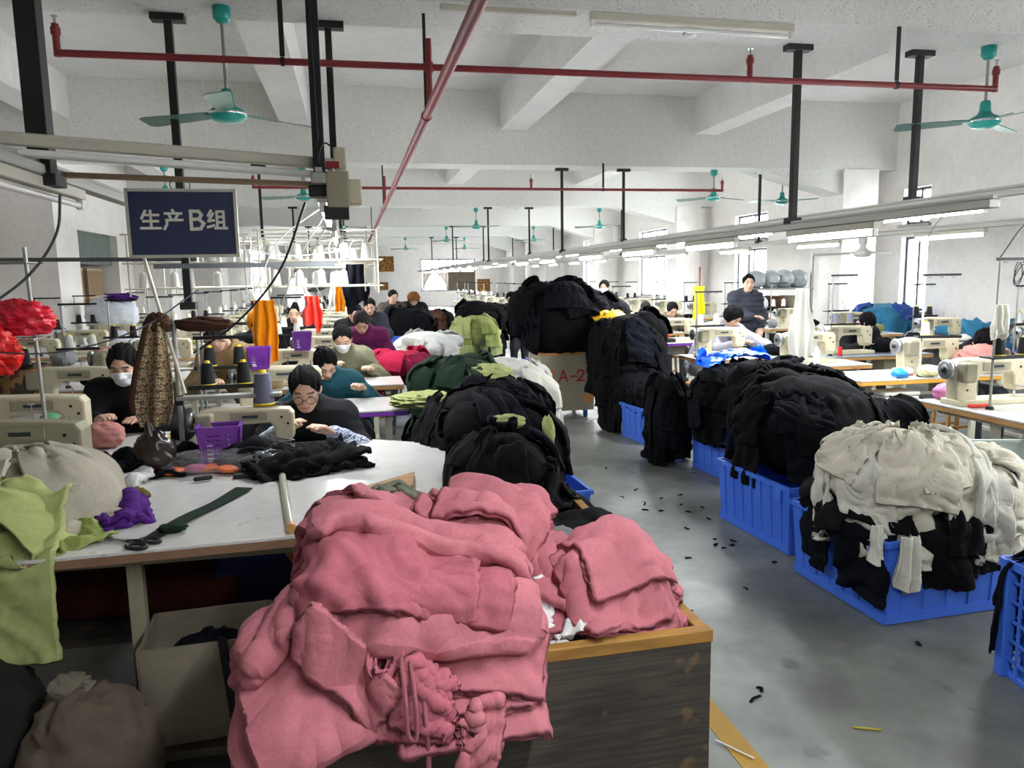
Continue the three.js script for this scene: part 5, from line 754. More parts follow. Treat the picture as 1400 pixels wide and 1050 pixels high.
  if (sleeve) arms.forEach((a) => mk('sleeve_cover', nets((x, y, z) => capS([mix(a.el[0], a.wr[0], 0.1), mix(a.el[1], a.wr[1], 0.1), mix(a.el[2], a.wr[2], 0.1)], [mix(a.el[0], a.wr[0], 0.93), mix(a.el[1], a.wr[1], 0.93), mix(a.el[2], a.wr[2], 0.93)], 0.068, 0.042)(x, y, z) - wr(x, y, z), ...fit([a.el, a.wr], 0.1), 0.0125), sleeve, P));
  mk('trousers', nets((x, y, z) => uni([...legS(0.014), capS(add(hip, [-0.06, 0, 0]), add(hip, [0.06, 0, 0]), 0.125, 0.125)], 0.05)(x, y, z) - 0.5 * wr(x, y, z), ...fit(lowPts, 0.15), 0.032), trousers, P);
  legs.forEach((l) => mk('shoe', nets(uni([ellS([l.a[0], 0.05, l.a[2] + 0.06], [0.048, 0.045, 0.13]), capS([l.a[0], 0.06, l.a[2]], [l.a[0], 0.1, l.a[2]], 0.042, 0.042)], 0.03), [l.a[0] - 0.08, 0, l.a[2] - 0.1], [l.a[0] + 0.08, 0.16, l.a[2] + 0.21], 0.022), M.rubber, P));
  mk('hair', put4(hg.hair, Hm), hairM, P);
  if (mask) mk('face_mask', put4(hg.mask, Hm), maskMat, P);
  if (glasses) { const g = [-1, 1].map((e) => mv(new THREE.TorusGeometry(0.024, 0.002, 6, 20), e * 0.033, 0.008, 0.112)); g.push(cyl([-0.01, 0.012, 0.114], [0.01, 0.012, 0.114], 0.002), cyl([-0.057, 0.012, 0.108], [-0.08, 0.01, 0], 0.002), cyl([0.057, 0.012, 0.108], [0.08, 0.01, 0], 0.002)); mk('glasses', put4(merge(g), Hm), M.blackSteel, P); }
  if (cap) mk('headscarf', nets((x, y, z) => Math.max(Math.abs(ellS([0, 0.025, -0.02], [0.098, 0.112, 0.108])(x, y, z)) - 0.007, z - 0.05 - 0.3 * (y - 0.03), -y - 0.1), [-0.13, -0.14, -0.16], [0.13, 0.17, 0.13], 0.01).applyMatrix4(Hm), cap, P);
  return P;
}
const J = { black: fab(0.10, 0.10, 0.11), olive: fab(0.50, 0.49, 0.40), purple: fab(0.38, 0.12, 0.30), teal: fab(0.15, 0.33, 0.38), navy: fab(0.14, 0.17, 0.33), tan: fab(0.66, 0.55, 0.40), lilac: fab(0.66, 0.65, 0.70), camo: fab(0.40, 0.37, 0.30), grey: fab(0.23, 0.24, 0.28), pinkish: fab(0.75, 0.58, 0.60), brown: fab(0.30, 0.26, 0.24) };
// hands: [screen west side (-x), east side (+x)] in the person's own axes; everybody faces the +z side
const work = (dx = 0, y = 0.89, z = 0.42) => [[-0.13 + dx, y, z], [0.12 + dx, y, z]];
person({ label: 'woman in black jacket with checked sleeves and glasses sewing black cloth', at: [-0.27, -4.66], head: [0, 1.09, 0.38], pitch: 0.5, hands: [[-0.12, 0.9, 0.56], [0.14, 0.88, 0.58]], hip: [0.05, 0.5, -0.02], jacket: J.black, sleeve: fab(1, 1, 1, { map: rep(T.check, 6) }), glasses: true, q: 0.006 });
person({ label: 'woman in black and teal jacket bent over the purple edged table', at: [-0.16, -6.2], head: [-0.06, 1.05, 0.28], pitch: 0.75, yaw: 0.35, roll: 0.1, hands: [[-0.2, 0.9, 0.42], [0.22, 0.86, 0.4]], hip: [0.08, 0.5, -0.05], jacket: J.teal, hair: 'bun' });
person({ label: 'man in olive jacket with white face mask looking down at his machine', at: [-0.05, -7.42], head: [-0.05, 1.14, 0.28], pitch: 0.55, hands: [[-0.17, 0.9, 0.42], [0.2, 0.87, 0.4]], jacket: J.olive, hair: 'short', mask: true });
person({ label: 'grey haired worker in purple jacket bowed over red garments', at: [0.12, -8.75], head: [-0.03, 1.22, 0.36], pitch: 0.85, hands: work(0, 0.9, 0.46), hip: [0.12, 0.55, 0], jacket: J.purple, hair: 'bun', hairM: hairGrey, q: 0.009 });
person({ label: 'dark haired worker behind the one in the purple jacket', at: [0.06, -9.95], head: [-0.04, 1.27, 0.24], pitch: 0.6, hands: work(), jacket: J.black, hair: 'bun', q: 0.011 });
person({ label: 'small distant worker with short dark hair among the thread racks', at: [0.25, -11.8], head: [0, 1.27, 0.2], pitch: 0.4, hands: work(), jacket: J.grey, hair: 'short', q: 0.012 });
person({ label: 'grey haired worker with white mask at the yellow edged table', at: [-1.36, -5.3], head: [0, 1.19, 0.34], pitch: 0.45, hands: [[-0.1, 0.9, 0.55], [0.16, 0.88, 0.52]], jacket: J.black, hair: 'bun', hairM: hm(0.085, 0.08, 0.08), mask: true, q: 0.006 });
person({ label: 'man in tan jacket bending sideways behind the hanging apron', at: [-0.92, -6.85], head: [-0.16, 1.24, 0.4], pitch: 0.7, yaw: -0.8, hands: [[-0.2, 0.9, 0.5], [0.1, 0.9, 0.5]], hip: [0.15, 0.55, 0], jacket: J.tan, hair: 'short', hairM: hairGrey, q: 0.0085 });
person({ label: 'worker in orange headscarf and white mask', at: [-0.95, -8.3], head: [0.02, 1.25, 0.28], pitch: 0.4, yaw: 0.3, hands: work(), jacket: J.black, mask: true, cap: F.orange, q: 0.0095 });
person({ label: 'bare faced worker in dark jacket beside the red plastic bags', at: [-0.68, -9.8], head: [0, 1.29, 0.26], pitch: 0.3, hands: work(), jacket: J.black, q: 0.011 });
person({ label: 'woman in lilac jacket leaning far over her sewing table', at: [4.12, -8.42], head: [0.15, 1.18, 0.28], pitch: 0.8, yaw: 0.5, hands: [[0.12, 0.9, 0.5], [0.42, 0.86, 0.72]], hip: [-0.05, 0.6, -0.1], jacket: J.lilac, hair: 'fluffy', q: 0.0085 });
person({ label: 'man standing in a dark grey puffer jacket with folded hands', at: [5.48, -10.05], head: [0, 1.53, 0.04], pitch: 0.06, yaw: -0.25, hands: [[-0.02, 1.08, 0.22], [0.14, 0.92, 0.16]], hip: [0, 0.88, 0], stand: true, jacket: J.grey, trousers: std(0.06, 0.06, 0.08), hair: 'short', puff: 0.012, q: 0.0085 });
person({ label: 'worker in camouflage jacket beside the yellow bag', at: [4.9, -11.55], head: [0, 1.12, 0.24], pitch: 0.6, hands: work(), jacket: J.camo, q: 0.011 });
person({ label: 'worker with a grey knitted hat behind the black heap', at: [4.87, -12.65], head: [0, 1.1, 0.3], pitch: 0.5, hands: work(), jacket: J.grey, hair: 'short', hairM: hairGrey, q: 0.012 });
person({ label: 'woman with pale mask standing behind the huge black heap', at: [4.25, -12.75], head: [0, 1.47, 0.05], pitch: 0.1, yaw: -0.5, hands: [[-0.15, 1.0, 0.25], [0.15, 1.0, 0.25]], hip: [0, 0.86, 0], stand: true, jacket: J.pinkish, mask: true, hair: 'long', q: 0.011 });
person({ label: 'man in navy jacket stooping over the blue crates', at: [2.72, -12.95], head: [-0.08, 1.3, 0.15], pitch: 0.45, yaw: -0.35, hands: [[-0.35, 0.85, 0.2], [0.1, 0.85, 0.28]], hip: [0.08, 0.85, 0], stand: true, jacket: J.navy, hair: 'short', q: 0.011 });
person({ label: 'worker in brown jacket sorting the far dark heap', at: [0.72, -14.05], head: [0, 1.35, 0.1], pitch: 0.3, yaw: 0.4, hands: [[-0.15, 1.1, 0.35], [0.2, 1.1, 0.35]], hip: [0, 0.8, 0], stand: true, jacket: J.brown, hair: 'short', q: 0.012 });
person({ label: 'worker with rust coloured hair bent beside the far dark heap', at: [1.08, -14.4], head: [0.03, 1.3, 0.14], pitch: 1.0, hands: [[-0.15, 1.0, 0.35], [0.2, 1.0, 0.35]], hip: [0, 0.8, 0], stand: true, jacket: J.black, hair: 'fluffy', hairM: hairRust, q: 0.012 });
person({ label: 'dark haired worker bowed at the grey topped table', at: [5.66, -7.97], head: [0.02, 1.1, 0.26], pitch: 1.15, hands: [[-0.15, 0.87, 0.5], [0.14, 0.87, 0.45]], jacket: J.black, hair: 'short', q: 0.0085 });
person({ label: 'dark haired worker bowed behind the pink garment and thread cones', at: [5.82, -6.5], head: [0, 1.0, 0.34], pitch: 1.1, hands: work(0, 0.88, 0.48), jacket: J.black, hair: 'fluffy', q: 0.0085 });

// ---------- seats ----------
{ const o = thing('stool', 'wooden stool under a seated sewing worker', 'stool', [-0.22, 0, -4.68], 0, 'stools of the sewing workers');
  mk('seat', uvm(rb(0.34, 0.03, 0.26, 0, 0.37, 0, 0.008), 1.5), M.rawWood, o); for (const [a, b] of [[-1, -1], [-1, 1], [1, -1], [1, 1]]) mk('leg', bar([a * 0.15, 0, b * 0.11], [a * 0.13, 0.36, b * 0.09], 0.03), M.rawWood, o); mk('stretcher', [bx(0.27, 0.025, 0.02, 0, 0.14, 0.1), bx(0.27, 0.025, 0.02, 0, 0.14, -0.1)], M.rawWood, o);
  for (const [x, z] of [[-0.08, -6.25], [-0.05, -7.42], [0.24, -8.75], [0.06, -9.95], [0.25, -11.8], [-1.33, -5.3], [-0.77, -6.85], [-0.95, -8.3], [-0.68, -9.8], [4.07, -8.52], [4.9, -11.55], [4.87, -12.65], [5.66, -7.97], [5.82, -6.5]]) copy(o, [x, 0, z], 0); }

// ---------- on the big worktable ----------
const clearBag = new THREE.MeshPhysicalMaterial({ color: C(0.97, 0.97, 0.98), transmission: 0.92, roughness: 0.18, thickness: 0, side: THREE.DoubleSide, ior: 1.4 });
function puffy(c, r, seed, rough = 0.35, n = 30) {            // a crumpled bag
  const g = new THREE.SphereGeometry(1, n, Math.round(n * 0.7)), p = g.attributes.position;
  for (let i = 0; i < p.count; i++) { const x = p.getX(i), y = p.getY(i), z = p.getZ(i), a = Math.abs(vn(x * 4 + seed, y * 4, z * 4) - 0.5), b = Math.abs(vn(x * 9, y * 9 + seed, z * 9) - 0.5), k = 1 + rough * (0.5 - a * 1.6 - b * 0.8); p.setXYZ(i, c[0] + x * r[0] * k, c[1] + Math.max(y * k, -0.9) * r[1], c[2] + z * r[2] * k); }
  g.computeVertexNormals(); return g;
}
{ const o = thing('plastic_bag', 'crumpled clear plastic bag with orange contents on the worktable', 'plastic bag', [0, 0, 0]); mk('film', puffy([-0.64, 0.845, -3.74], [0.25, 0.05, 0.12], 3, 0.5, 44), clearBag, o); const og = std(0.95, 0.45, 0.1, { roughness: 0.5 }); for (const [x, z, a, l] of [[-0.66, -3.72, 0.5, 0.12], [-0.6, -3.66, -0.6, 0.1], [-0.84, -3.68, 0.3, 0.09], [-0.5, -3.76, 0.2, 0.07]]) mk('orange_pack', rot(puffy([0, 0, 0], [l * 0.6, 0.016, 0.035], l * 90, 0.4, 18), 0, a).translate(x, 0.822, z), og, o); mk('pink_pack', puffy([-0.74, 0.826, -3.7], [0.05, 0.018, 0.035], 8, 0.4, 16), std(0.75, 0.4, 0.55), o); }
{ const o = thing('plastic_bag', 'clear bag with red lining beside the sewn black garment', 'plastic bag', [0, 0, 0]); mk('film', puffy([-0.42, 0.84, -3.66], [0.1, 0.05, 0.09], 13, 0.6, 32), clearBag, o); mk('red_pack', puffy([-0.39, 0.825, -3.66], [0.05, 0.022, 0.03], 19, 0.5, 16), std(0.72, 0.1, 0.16), o); }
{ const o = thing('scissors', 'black handled tailor scissors lying open on the worktable', 'scissors', [-0.79, 0.806, -2.74], -0.55);
  for (const s of [-1, 1]) { const b = extr([[0, -0.007], [-0.17, -0.001], [-0.172, 0.002], [0, 0.009]], 0.003, 0.0008); b.rotateX(-Math.PI / 2); b.rotateY(s * 0.1); mk('blade', mv(b, 0, 0.003 + s * 0.002, 0), std(0.45, 0.46, 0.48, { metalness: 0.7, roughness: 0.35 }), o); const h = new THREE.TorusGeometry(0.03, 0.007, 8, 22); h.scale(1.25, 0.75, 1); h.rotateX(Math.PI / 2); mk('handle', [mv(h, 0.075, 0.002, s * 0.03), tube([[0, 0.002, 0], [0.02, 0.003, s * 0.006], [0.045, 0.003, s * 0.018]], 0.006, 10, 6)], M.black, o); } mk('pivot_screw', cyl([0, 0, 0], [0, 0.008, 0], 0.005), M.steel, o); }
solo('fabric_strip', (() => { const g = bx(0.075, 0.004, 0.62, 0, 0, 0, 1); const G = new THREE.BoxGeometry(0.075, 0.005, 0.62, 3, 1, 30), p = G.attributes.position; for (let i = 0; i < p.count; i++) { const z = p.getZ(i), k = mix(1, 0.75, (z + 0.31) / 0.62); p.setX(i, p.getX(i) * k); p.setY(i, p.getY(i) + 0.004 + 0.004 * Math.sin(z * 14)); } G.rotateY(-0.39); G.translate(-0.6, 0.803, -3.05); G.computeVertexNormals(); return G; })(), F.green, 'dark green fabric strip lying from the scissors across the worktable', 'fabric strip');
solo('fabric_scrap', puffy([-0.66, 0.818, -2.82], [0.045, 0.016, 0.03], 5, 0.6, 20), F.green, 'dark green crumpled scrap touching the scissors handles', 'fabric scrap');
solo('clear_tube', cyl([-0.345, 0.818, -3.52], [-0.245, 0.818, -2.72], 0.016, 0.016, 16), new THREE.MeshPhysicalMaterial({ color: C(0.86, 0.84, 0.78), transmission: 0.4, roughness: 0.25, thickness: 0 }), 'clear plastic tube lying on the worktable edge', 'tube');
solo('tube_plug', cyl([-0.247, 0.818, -2.735], [-0.243, 0.818, -2.7], 0.0175, 0.0175, 14), M.woodEdge, 'brown plug at the end of the clear tube', 'plug');
{ const o = thing('screwdriver', 'small black screwdriver on the worktable', 'screwdriver', [-0.72, 0.81, -3.52], 0.35); mk('handle', rot(new THREE.CapsuleGeometry(0.011, 0.06, 4, 10), 0, 0, Math.PI / 2).translate(0.04, 0.006, 0), M.black, o); mk('shaft', cyl([0, 0.006, 0], [-0.06, 0.006, 0], 0.003), M.steel, o); }
solo('eraser_block', rb(0.075, 0.02, 0.03, -0.52, 0.812, -3.55, 0.005), M.black, 'small black block beside the orange packs', 'block');
solo('wood_board', uvm(mv(extr([[0, 0], [0.34, 0.14], [0.36, 0.36], [0.05, 0.1]], 0.02, 0.002).rotateX(-Math.PI / 2), -0.12, 0.812, -3.02), 1.4), M.rawWood, 'pale plywood board lying behind the clear tube', 'board');
function vented(x, y, z, s, turn, label) {          // tapered purple basket with slots
  const o = thing('plastic_basket', label, 'basket', [x, y, z], turn); o.scale.setScalar(s); const w = 0.15, h = 0.16, d = 0.1;
  const shape = (k) => { const a = w / 2, b = a * 0.78, hs = []; for (let r = 0; r < 6; r++) for (let c = 0; c < 3; c++) hs.push([[-0.045 + c * 0.032, 0.035 + r * 0.018], [-0.022 + c * 0.032, 0.035 + r * 0.018], [-0.022 + c * 0.032, 0.043 + r * 0.018], [-0.045 + c * 0.032, 0.043 + r * 0.018]]); return extr([[-b, 0], [b, 0], [a, h], [-a, h]], 0.005, 0, k ? hs : []); };
  for (const sd of [-1, 1]) { mk('slotted_wall', rot(shape(true), sd * 0.13).translate(0, 0, sd * d * 0.44), M.purplePl, o); const e = extr([[-d * 0.38, 0], [d * 0.38, 0], [d * 0.5, h], [-d * 0.5, h]], 0.005, 0); mk('end_wall', rot(e, 0, Math.PI / 2, 0).rotateZ(-sd * 0.1).translate(sd * w * 0.44, 0, 0), M.purplePl, o); }
  mk('bottom', bx(w * 0.78, 0.005, d * 0.76, 0, 0.003, 0), M.purplePl, o); mk('rim', [bx(w + 0.02, 0.01, 0.01, 0, h, d * 0.58), bx(w + 0.02, 0.01, 0.01, 0, h, -d * 0.58), bx(0.01, 0.01, d * 1.16, w * 0.53, h, 0), bx(0.01, 0.01, d * 1.16, -w * 0.53, h, 0)], M.purplePl, o); mk('sticker', bx(0.03, 0.07, 0.001, -0.03, 0.06, d * 0.5), M.whitePl, o);
}
vented(-0.65, 0.802, -3.84, 1.2, 0.05, 'purple slotted basket with sticker in front of the near sewing machine');
vented(-0.62, 1.1, -5.32, 0.9, 0, 'purple basket on the machine behind the grey cone'); vented(-0.42, 1.1, -6.62, 0.95, 0, 'purple basket beside the man in olive jacket'); vented(3.75, 0.802, -9.5, 1.1, 0.2, 'purple basket on the purple edged table by the heap');
// thread rack with hanging apron and brown pouch
{ const o = thing('thread_rack', 'dark steel rack pole with crossbar behind the big worktable', 'rack', [-0.86, 0.8, -4.02]); mk('pole', cyl([0, 0, 0], [0, 0.7, 0], 0.012), M.galv, o); mk('crossbar', cyl([-0.1, 0.69, 0], [0.26, 0.685, 0], 0.011), M.blackSteel, o); mk('white_pole', cyl([0.04, 0.34, 0.05], [-0.12, 1.05, 0.0], 0.008), M.whiteSteel, o); mk('shelf_bar', rb(0.5, 0.02, 0.07, 0.24, 0.31, 0, 0.004), M.galv, o); mk('clamp', rb(0.04, 0.05, 0.04, 0, 0.3, 0, 0.004), M.blackSteel, o); }
{ const o = thing('apron', 'floral apron with dark brown edging hanging from the thread rack', 'apron', [0, 0, 0]), n = 26, m = 30, pl = new Float32Array(n * m * 3);
  for (let j = 0; j < m; j++) for (let i = 0; i < n; i++) { const u = i / (n - 1), v = j / (m - 1), w = mix(0.06, 0.18, Math.sin(v * 1.7)) * (v > 0.8 ? 1 - 1.6 * (v - 0.8) : 1); pl.set([-0.92 + (u - 0.6) * w - 0.03 * v, 1.49 - 0.5 * v, -3.96 + 0.022 * Math.sin(u * 11 + v * 2) * (0.4 + v) + 0.01 * vn(u * 6, v * 8)], (j * n + i) * 3); }
  const S = { n, m, P: pl, du: 0.008, dv: 0.017 }; mk('panel', sheetGeo(S, 0.006, 1, 0.001), fab(1, 1, 1, { map: rep(T.print, 9) }), o); mk('edging', tube(Array.from({ length: 10 }, (_, k) => { const q = Math.round((k * 25) / 9) * n * 3; return [pl[q] - 0.006, pl[q + 1], pl[q + 2] + 0.006]; }), 0.014, 40, 6), F.brown, o); }
solo('cloth_knot', puffy([-0.93, 1.48, -4.0], [0.06, 0.05, 0.05], 44, 0.6, 24), F.brown, 'dark brown cloth knotted over the rack corner', 'cloth');
solo('cloth_knot', puffy([-0.72, 1.47, -4.02], [0.12, 0.035, 0.04], 47, 0.7, 24), F.brown, 'dark cloth bundle draped on the rack crossbar', 'cloth');
{ const o = thing('pouch', 'dark brown shiny pouch standing on the worktable', 'pouch', [0, 0, 0]); mk('bag_body', puffy([-0.92, 0.9, -3.72], [0.09, 0.1, 0.06], 31, 0.35, 32), std(0.17, 0.11, 0.1, { roughness: 0.3 }), o); mk('tied_top', cyl([-0.93, 0.98, -3.72], [-0.94, 1.05, -3.72], 0.03, 0.012), std(0.17, 0.11, 0.1, { roughness: 0.3 }), o); }
solo('pin_cushion', puffy([-1.55, 1.0, -4.3], [0.045, 0.025, 0.035], 51, 0.15, 18), std(0.35, 0.62, 0.45), 'green pin cushion on top of the brown tape roll', 'pin cushion'); solo('tape_roll', lathe([[0.02, 0], [0.04, 0], [0.04, 0.13], [0.02, 0.13]], 20).translate(-1.55, 0.845, -4.3), M.card, 'brown tape core standing by the yellow edged table', 'tape roll');
solo('cloth_bunch', puffy([-1.34, 0.87, -4.42], [0.1, 0.07, 0.07], 53, 0.4, 30), F.rose, 'dusty pink cloth bunch on the yellow edged table', 'cloth'); solo('cloth_bunch', puffy([-1.52, 0.86, -4.5], [0.07, 0.05, 0.06], 57, 0.4, 24), F.blueG, 'blue cloth bunch inside the sewing machine arm', 'cloth');
// red nets at the side
{ const net = std(0.85, 0.12, 0.22, { roughness: 0.35 }); solo('net_bag', puffy([-1.5, 1.52, -3.95], [0.12, 0.08, 0.1], 61, 0.65, 48), net, 'crimson net bag bundled on the side rack', 'net bag'); solo('net_bag', puffy([-1.6, 1.38, -3.8], [0.12, 0.11, 0.08], 66, 0.65, 48), std(0.88, 0.1, 0.08, { roughness: 0.35 }), 'bright red plastic bag below the crimson net bag', 'bag');
  const o = thing('wire_rack', 'steel side rack holding the red bags', 'rack', [-1.44, 0.8, -3.95]); mk('pole', cyl([0, 0, 0], [-0.02, 1.05, 0], 0.009), M.galv, o); for (const y of [0.63, 0.98]) mk('shelf_frame', [cyl([-0.3, y, 0.1], [0.02, y, 0.1], 0.005), cyl([-0.3, y, -0.1], [0.02, y, -0.1], 0.005), cyl([0.0, y, -0.1], [0.0, y, 0.1], 0.005), ...Array.from({ length: 8 }, (_, i) => cyl([-0.28 + i * 0.035, y, -0.1], [-0.28 + i * 0.035, y, 0.1], 0.002))], M.galv, o); }
solo('rag_bucket', lathe([[0.001, 0], [0.15, 0], [0.17, 0.02], [0.18, 0.3], [0.165, 0.32], [0.15, 0.29]], 24).translate(-2.3, 0.802, -5.95), std(0.68, 0.58, 0.42, { map: T.print, roughness: 0.8 }), 'worn brownish bucket on the table by the white column', 'bucket');
// sacks and storage by the plain wall
{ const w = std(0.80, 0.82, 0.85, { map: T.cloth, roughness: 0.8 }); for (const [y, s, l] of [[0.28, 71, 'lowest white woven sack stacked beside the column'], [0.78, 75, 'middle white woven sack stacked beside the column'], [1.2, 79, 'topmost white woven sack with dark clothes on it']]) solo('woven_sack', puffy([-3.55, y, -12.6], [0.36, 0.3, 0.3], s, 0.16, 36), w, l, 'sack'); solo('cloth_bunch', puffy([-3.4, 1.46, -12.55], [0.2, 0.06, 0.2], 83, 0.7, 30), F.purple, 'purple and dark clothes on the white sacks', 'cloth'); }
{ const room = [[-15.4, -16.6], [-16.65, -17.75]]; struct('wall_storage', [span(XL - 1.05, XL - 0.25, 0.85, 0.9, -17.9, -15.3), span(XL - 1.05, XL - 1.0, 0.85, 2.75, -17.9, -15.3), span(XL - 1.05, XL - 0.25, 2.65, 2.75, -17.9, -15.3), span(XL - 1.05, XL - 0.25, 0.85, 2.75, -15.4, -15.3), span(XL - 1.05, XL - 0.25, 0.85, 2.75, -17.9, -17.8)], M.wall);
  for (const [a, b] of room) for (const y of [0.9, 1.45]) { const o = thing('carton', 'brown cardboard carton stacked in the wall opening', 'carton', [XL - 0.6, y, (a + b) / 2], 0, 'cartons in the wall opening'); mk('carton_body', uvm(rb(0.6, 0.53, 0.95, 0, 0.27, 0, 0.006), 1), M.card, o); mk('tape_band', bx(0.602, 0.05, 0.952, 0, 0.51, 0), std(0.66, 0.58, 0.44, { roughness: 0.4 }), o); }
  solo('grey_curtain', (() => { const g = new THREE.PlaneGeometry(2.3, 0.6, 60, 4), p = g.attributes.position; for (let i = 0; i < p.count; i++) p.setZ(i, 0.03 * Math.sin(p.getX(i) * 18)); g.rotateY(Math.PI / 2); g.translate(XL - 0.15, 2.35, -16.6); g.computeVertexNormals(); return g; })(), fab(0.5, 0.54, 0.52), 'grey green curtain across the top of the wall opening', 'curtain'); }
// hanging garments in the sewing rows
function hang(c, w, l, mat, label, name = 'hanging_garment', cat = 'garment', seed = 1, flare = 1.3) { const n = 30, m = 26, P = new Float32Array(n * m * 3); for (let j = 0; j < m; j++) for (let i = 0; i < n; i++) { const u = i / (n - 1), v = j / (m - 1), k = w * mix(0.62, flare * 0.72, sm(Math.min(1, v * 1.5))) * (1 + 0.22 * (vn(v * 3.5 + seed, 2) - 0.5)); P.set([c[0] + (u - 0.5) * k + 0.02 * (vn(v * 3 + seed, u * 2) - 0.5), c[1] - v * l * (1 + 0.35 * (vn(u * 4, seed) - 0.5)), c[2] + mix(0.012, 0.035, v) * Math.sin(u * 15 + seed + 2 * vn(v * 2, seed))], (j * n + i) * 3); } return solo(name, sheetGeo(crumple({ n, m, P, du: w / n, dv: l / m }, 0.006, 14, seed), 0.008, 1, 0.002), mat, label, cat); }
hang([-0.62, 1.54, -5.8], 0.2, 0.42, F.orange, 'bright orange garment hanging in the sewing row', undefined, undefined, 3);
hang([-0.34, 1.54, -7.0], 0.2, 0.28, std(0.9, 0.25, 0.2, { side: THREE.DoubleSide, roughness: 0.4 }), 'red plastic bag hanging in the sewing row', 'plastic_bag', 'plastic bag', 5);
hang([-0.12, 1.625, -7.9], 0.1, 0.26, F.orange, 'small orange cloth hanging behind the red plastic bag', 'hanging_cloth', 'cloth', 7);
hang([4.06, 1.53, -6.42], 0.2, 0.7, F.offw, 'long white cloth draped over a machine stand', 'hanging_cloth', 'cloth', 9, 1.6);
hang([4.96, 1.5, -10.5], 0.24, 0.46, std(0.92, 0.82, 0.1, { side: THREE.DoubleSide, roughness: 0.4 }), 'yellow plastic bag hanging on a red stick', 'plastic_bag', 'plastic bag', 11, 0.9);
hang([3.925, 1.46, -4.055], 0.13, 0.2, F.offw, 'folded white face mask hanging on the taped stand', 'hanging_mask', 'face mask', 13, 1.1);
solo('stick', cyl([4.97, 0.0, -10.5], [4.97, 1.78, -10.5], 0.012), std(0.5, 0.15, 0.13), 'red stick carrying the yellow plastic bag', 'stick');
hang([0.05, 1.85, -9.0], 0.3, 0.5, F.navy, 'dark clothes hanging beside the overhead thread racks', undefined, undefined, 15);
hang([-0.62, 1.7, -9.5], 0.3, 0.35, F.white, 'white cloth panel hanging in the thread racks', 'hanging_cloth', 'cloth', 17);
hang([-0.2, 1.625, -10.0], 0.2, 0.3, F.pale, 'pale cloth panel hanging in the thread racks', 'hanging_cloth', 'cloth', 19);
// overhead thread racks with white cones
{ const lab = 'white overhead thread rack frame above the sewing row', g = 'overhead thread racks';
  const o = thing('overhead_rack', lab, 'rack', [-0.25, 0, -7.6], 0, g); for (const [x, z] of [[-0.55, -0.3], [0.5, -0.3], [-0.55, 0.3], [0.5, 0.3]]) mk('upright', cyl([x, 1.55, z], [x, 2.13, z], 0.008), M.whiteSteel, o);
  for (const y of [1.62, 1.86]) mk('shelf_frame', [cyl([-0.6, y, 0.3], [0.55, y, 0.3], 0.007), cyl([-0.6, y, -0.3], [0.55, y, -0.3], 0.007), cyl([-0.6, y, 0], [0.55, y, 0], 0.006), cyl([-0.55, y, -0.3], [-0.55, y, 0.3], 0.007), cyl([0.5, y, -0.3], [0.5, y, 0.3], 0.007)], M.whiteSteel, o);
  for (const z of [-0.3, 0.3]) mk('top_bar', cyl([-0.6, 2.13, z], [0.55, 2.13, z], 0.008), M.whiteSteel, o);
  for (let i = 0; i < 6; i++) mk('thread_hook', tube([[-0.5 + i * 0.19, 1.86, 0.3], [-0.5 + i * 0.19, 2.0, 0.32], [-0.46 + i * 0.19, 2.03, 0.34], [-0.44 + i * 0.19, 1.98, 0.33]], 0.003, 14, 5), M.whiteSteel, o);
  for (const [x, z] of [[-0.35, -8.9], [-0.2, -10.3], [-0.3, -11.8], [-1.5, -8.2], [-1.5, -9.6]]) copy(o, [x, 0, z], 0);
  const r = rng(77), cw = 'white thread cone up on an overhead rack', c0 = cone(-0.7, 1.87, -7.3, M.thWhite, cw, 'white cones on the overhead racks', 1.2, M.whitePl);
  for (const [x, z] of [[-0.25, -7.6], [-0.35, -8.9], [-0.2, -10.3], [-1.5, -8.2]]) for (let i = 0; i < 9; i++) copy(c0, [x - 0.45 + (i % 5) * 0.21 + 0.03 * r(), i < 5 ? 1.875 : 1.635, z + (i % 2 ? 0.28 : -0.02)], r() * 3); }
const lines = [[[-1.0, 2.0, -5.2], [-0.7, 1.93, -5.6], [-0.3, 1.96, -6.0], [0.05, 2.05, -6.4]], [[-0.95, 1.95, -6.2], [-0.5, 1.88, -6.6], [0.1, 1.96, -7.2]], [[-0.12, 2.11, -4.6], [-0.42, 1.9, -4.8], [-0.6, 1.6, -5.0], [-0.95, 1.35, -5.2]], [[-0.12, 2.11, -5.0], [-0.35, 1.8, -5.4], [-0.5, 1.5, -5.8]], [[-0.12, 2.11, -5.6], [-0.3, 1.8, -6.0], [-0.2, 1.45, -6.5]], [[-1.28, 2.14, -5.0], [-1.2, 1.8, -5.0], [-1.25, 1.55, -5.1]]];
lines.forEach((l) => { const c = solo('thread_line', tube(l, 0.004, 30, 5), M.whitePl, 'thin white line strung between the lamp rail and the machines', 'cord', 'white lines over the sewing row'); });
for (const [x0, y0, z0, x1, y1, z1, l] of [[-1.2, 1.78, -5.2, -0.1, 1.78, -5.2, 'grey bar under the lamp rails behind the blue sign'], [-3.2, 1.88, -6.8, -1.2, 1.86, -6.6, 'thin grey bar along the plain wall side']]) solo('grey_bar', bar([x0, y0, z0], [x1, y1, z1], 0.03), std(0.35, 0.36, 0.37), l, 'bar');
for (const [p, q, l] of [[[3.92, 1.75, -4.08], [4.4, 2.17, -4.0], 'dark wire rising from the tall thread stand to the rail'], [[4.62, 1.65, -5.55], [4.5, 2.16, -5.2], 'thin wire rising from the white pole stand']]) cable([p, [mix(p[0], q[0], 0.3) + 0.03, mix(p[1], q[1], 0.5), p[2]], q], 0.004, M.blackSteel, l);
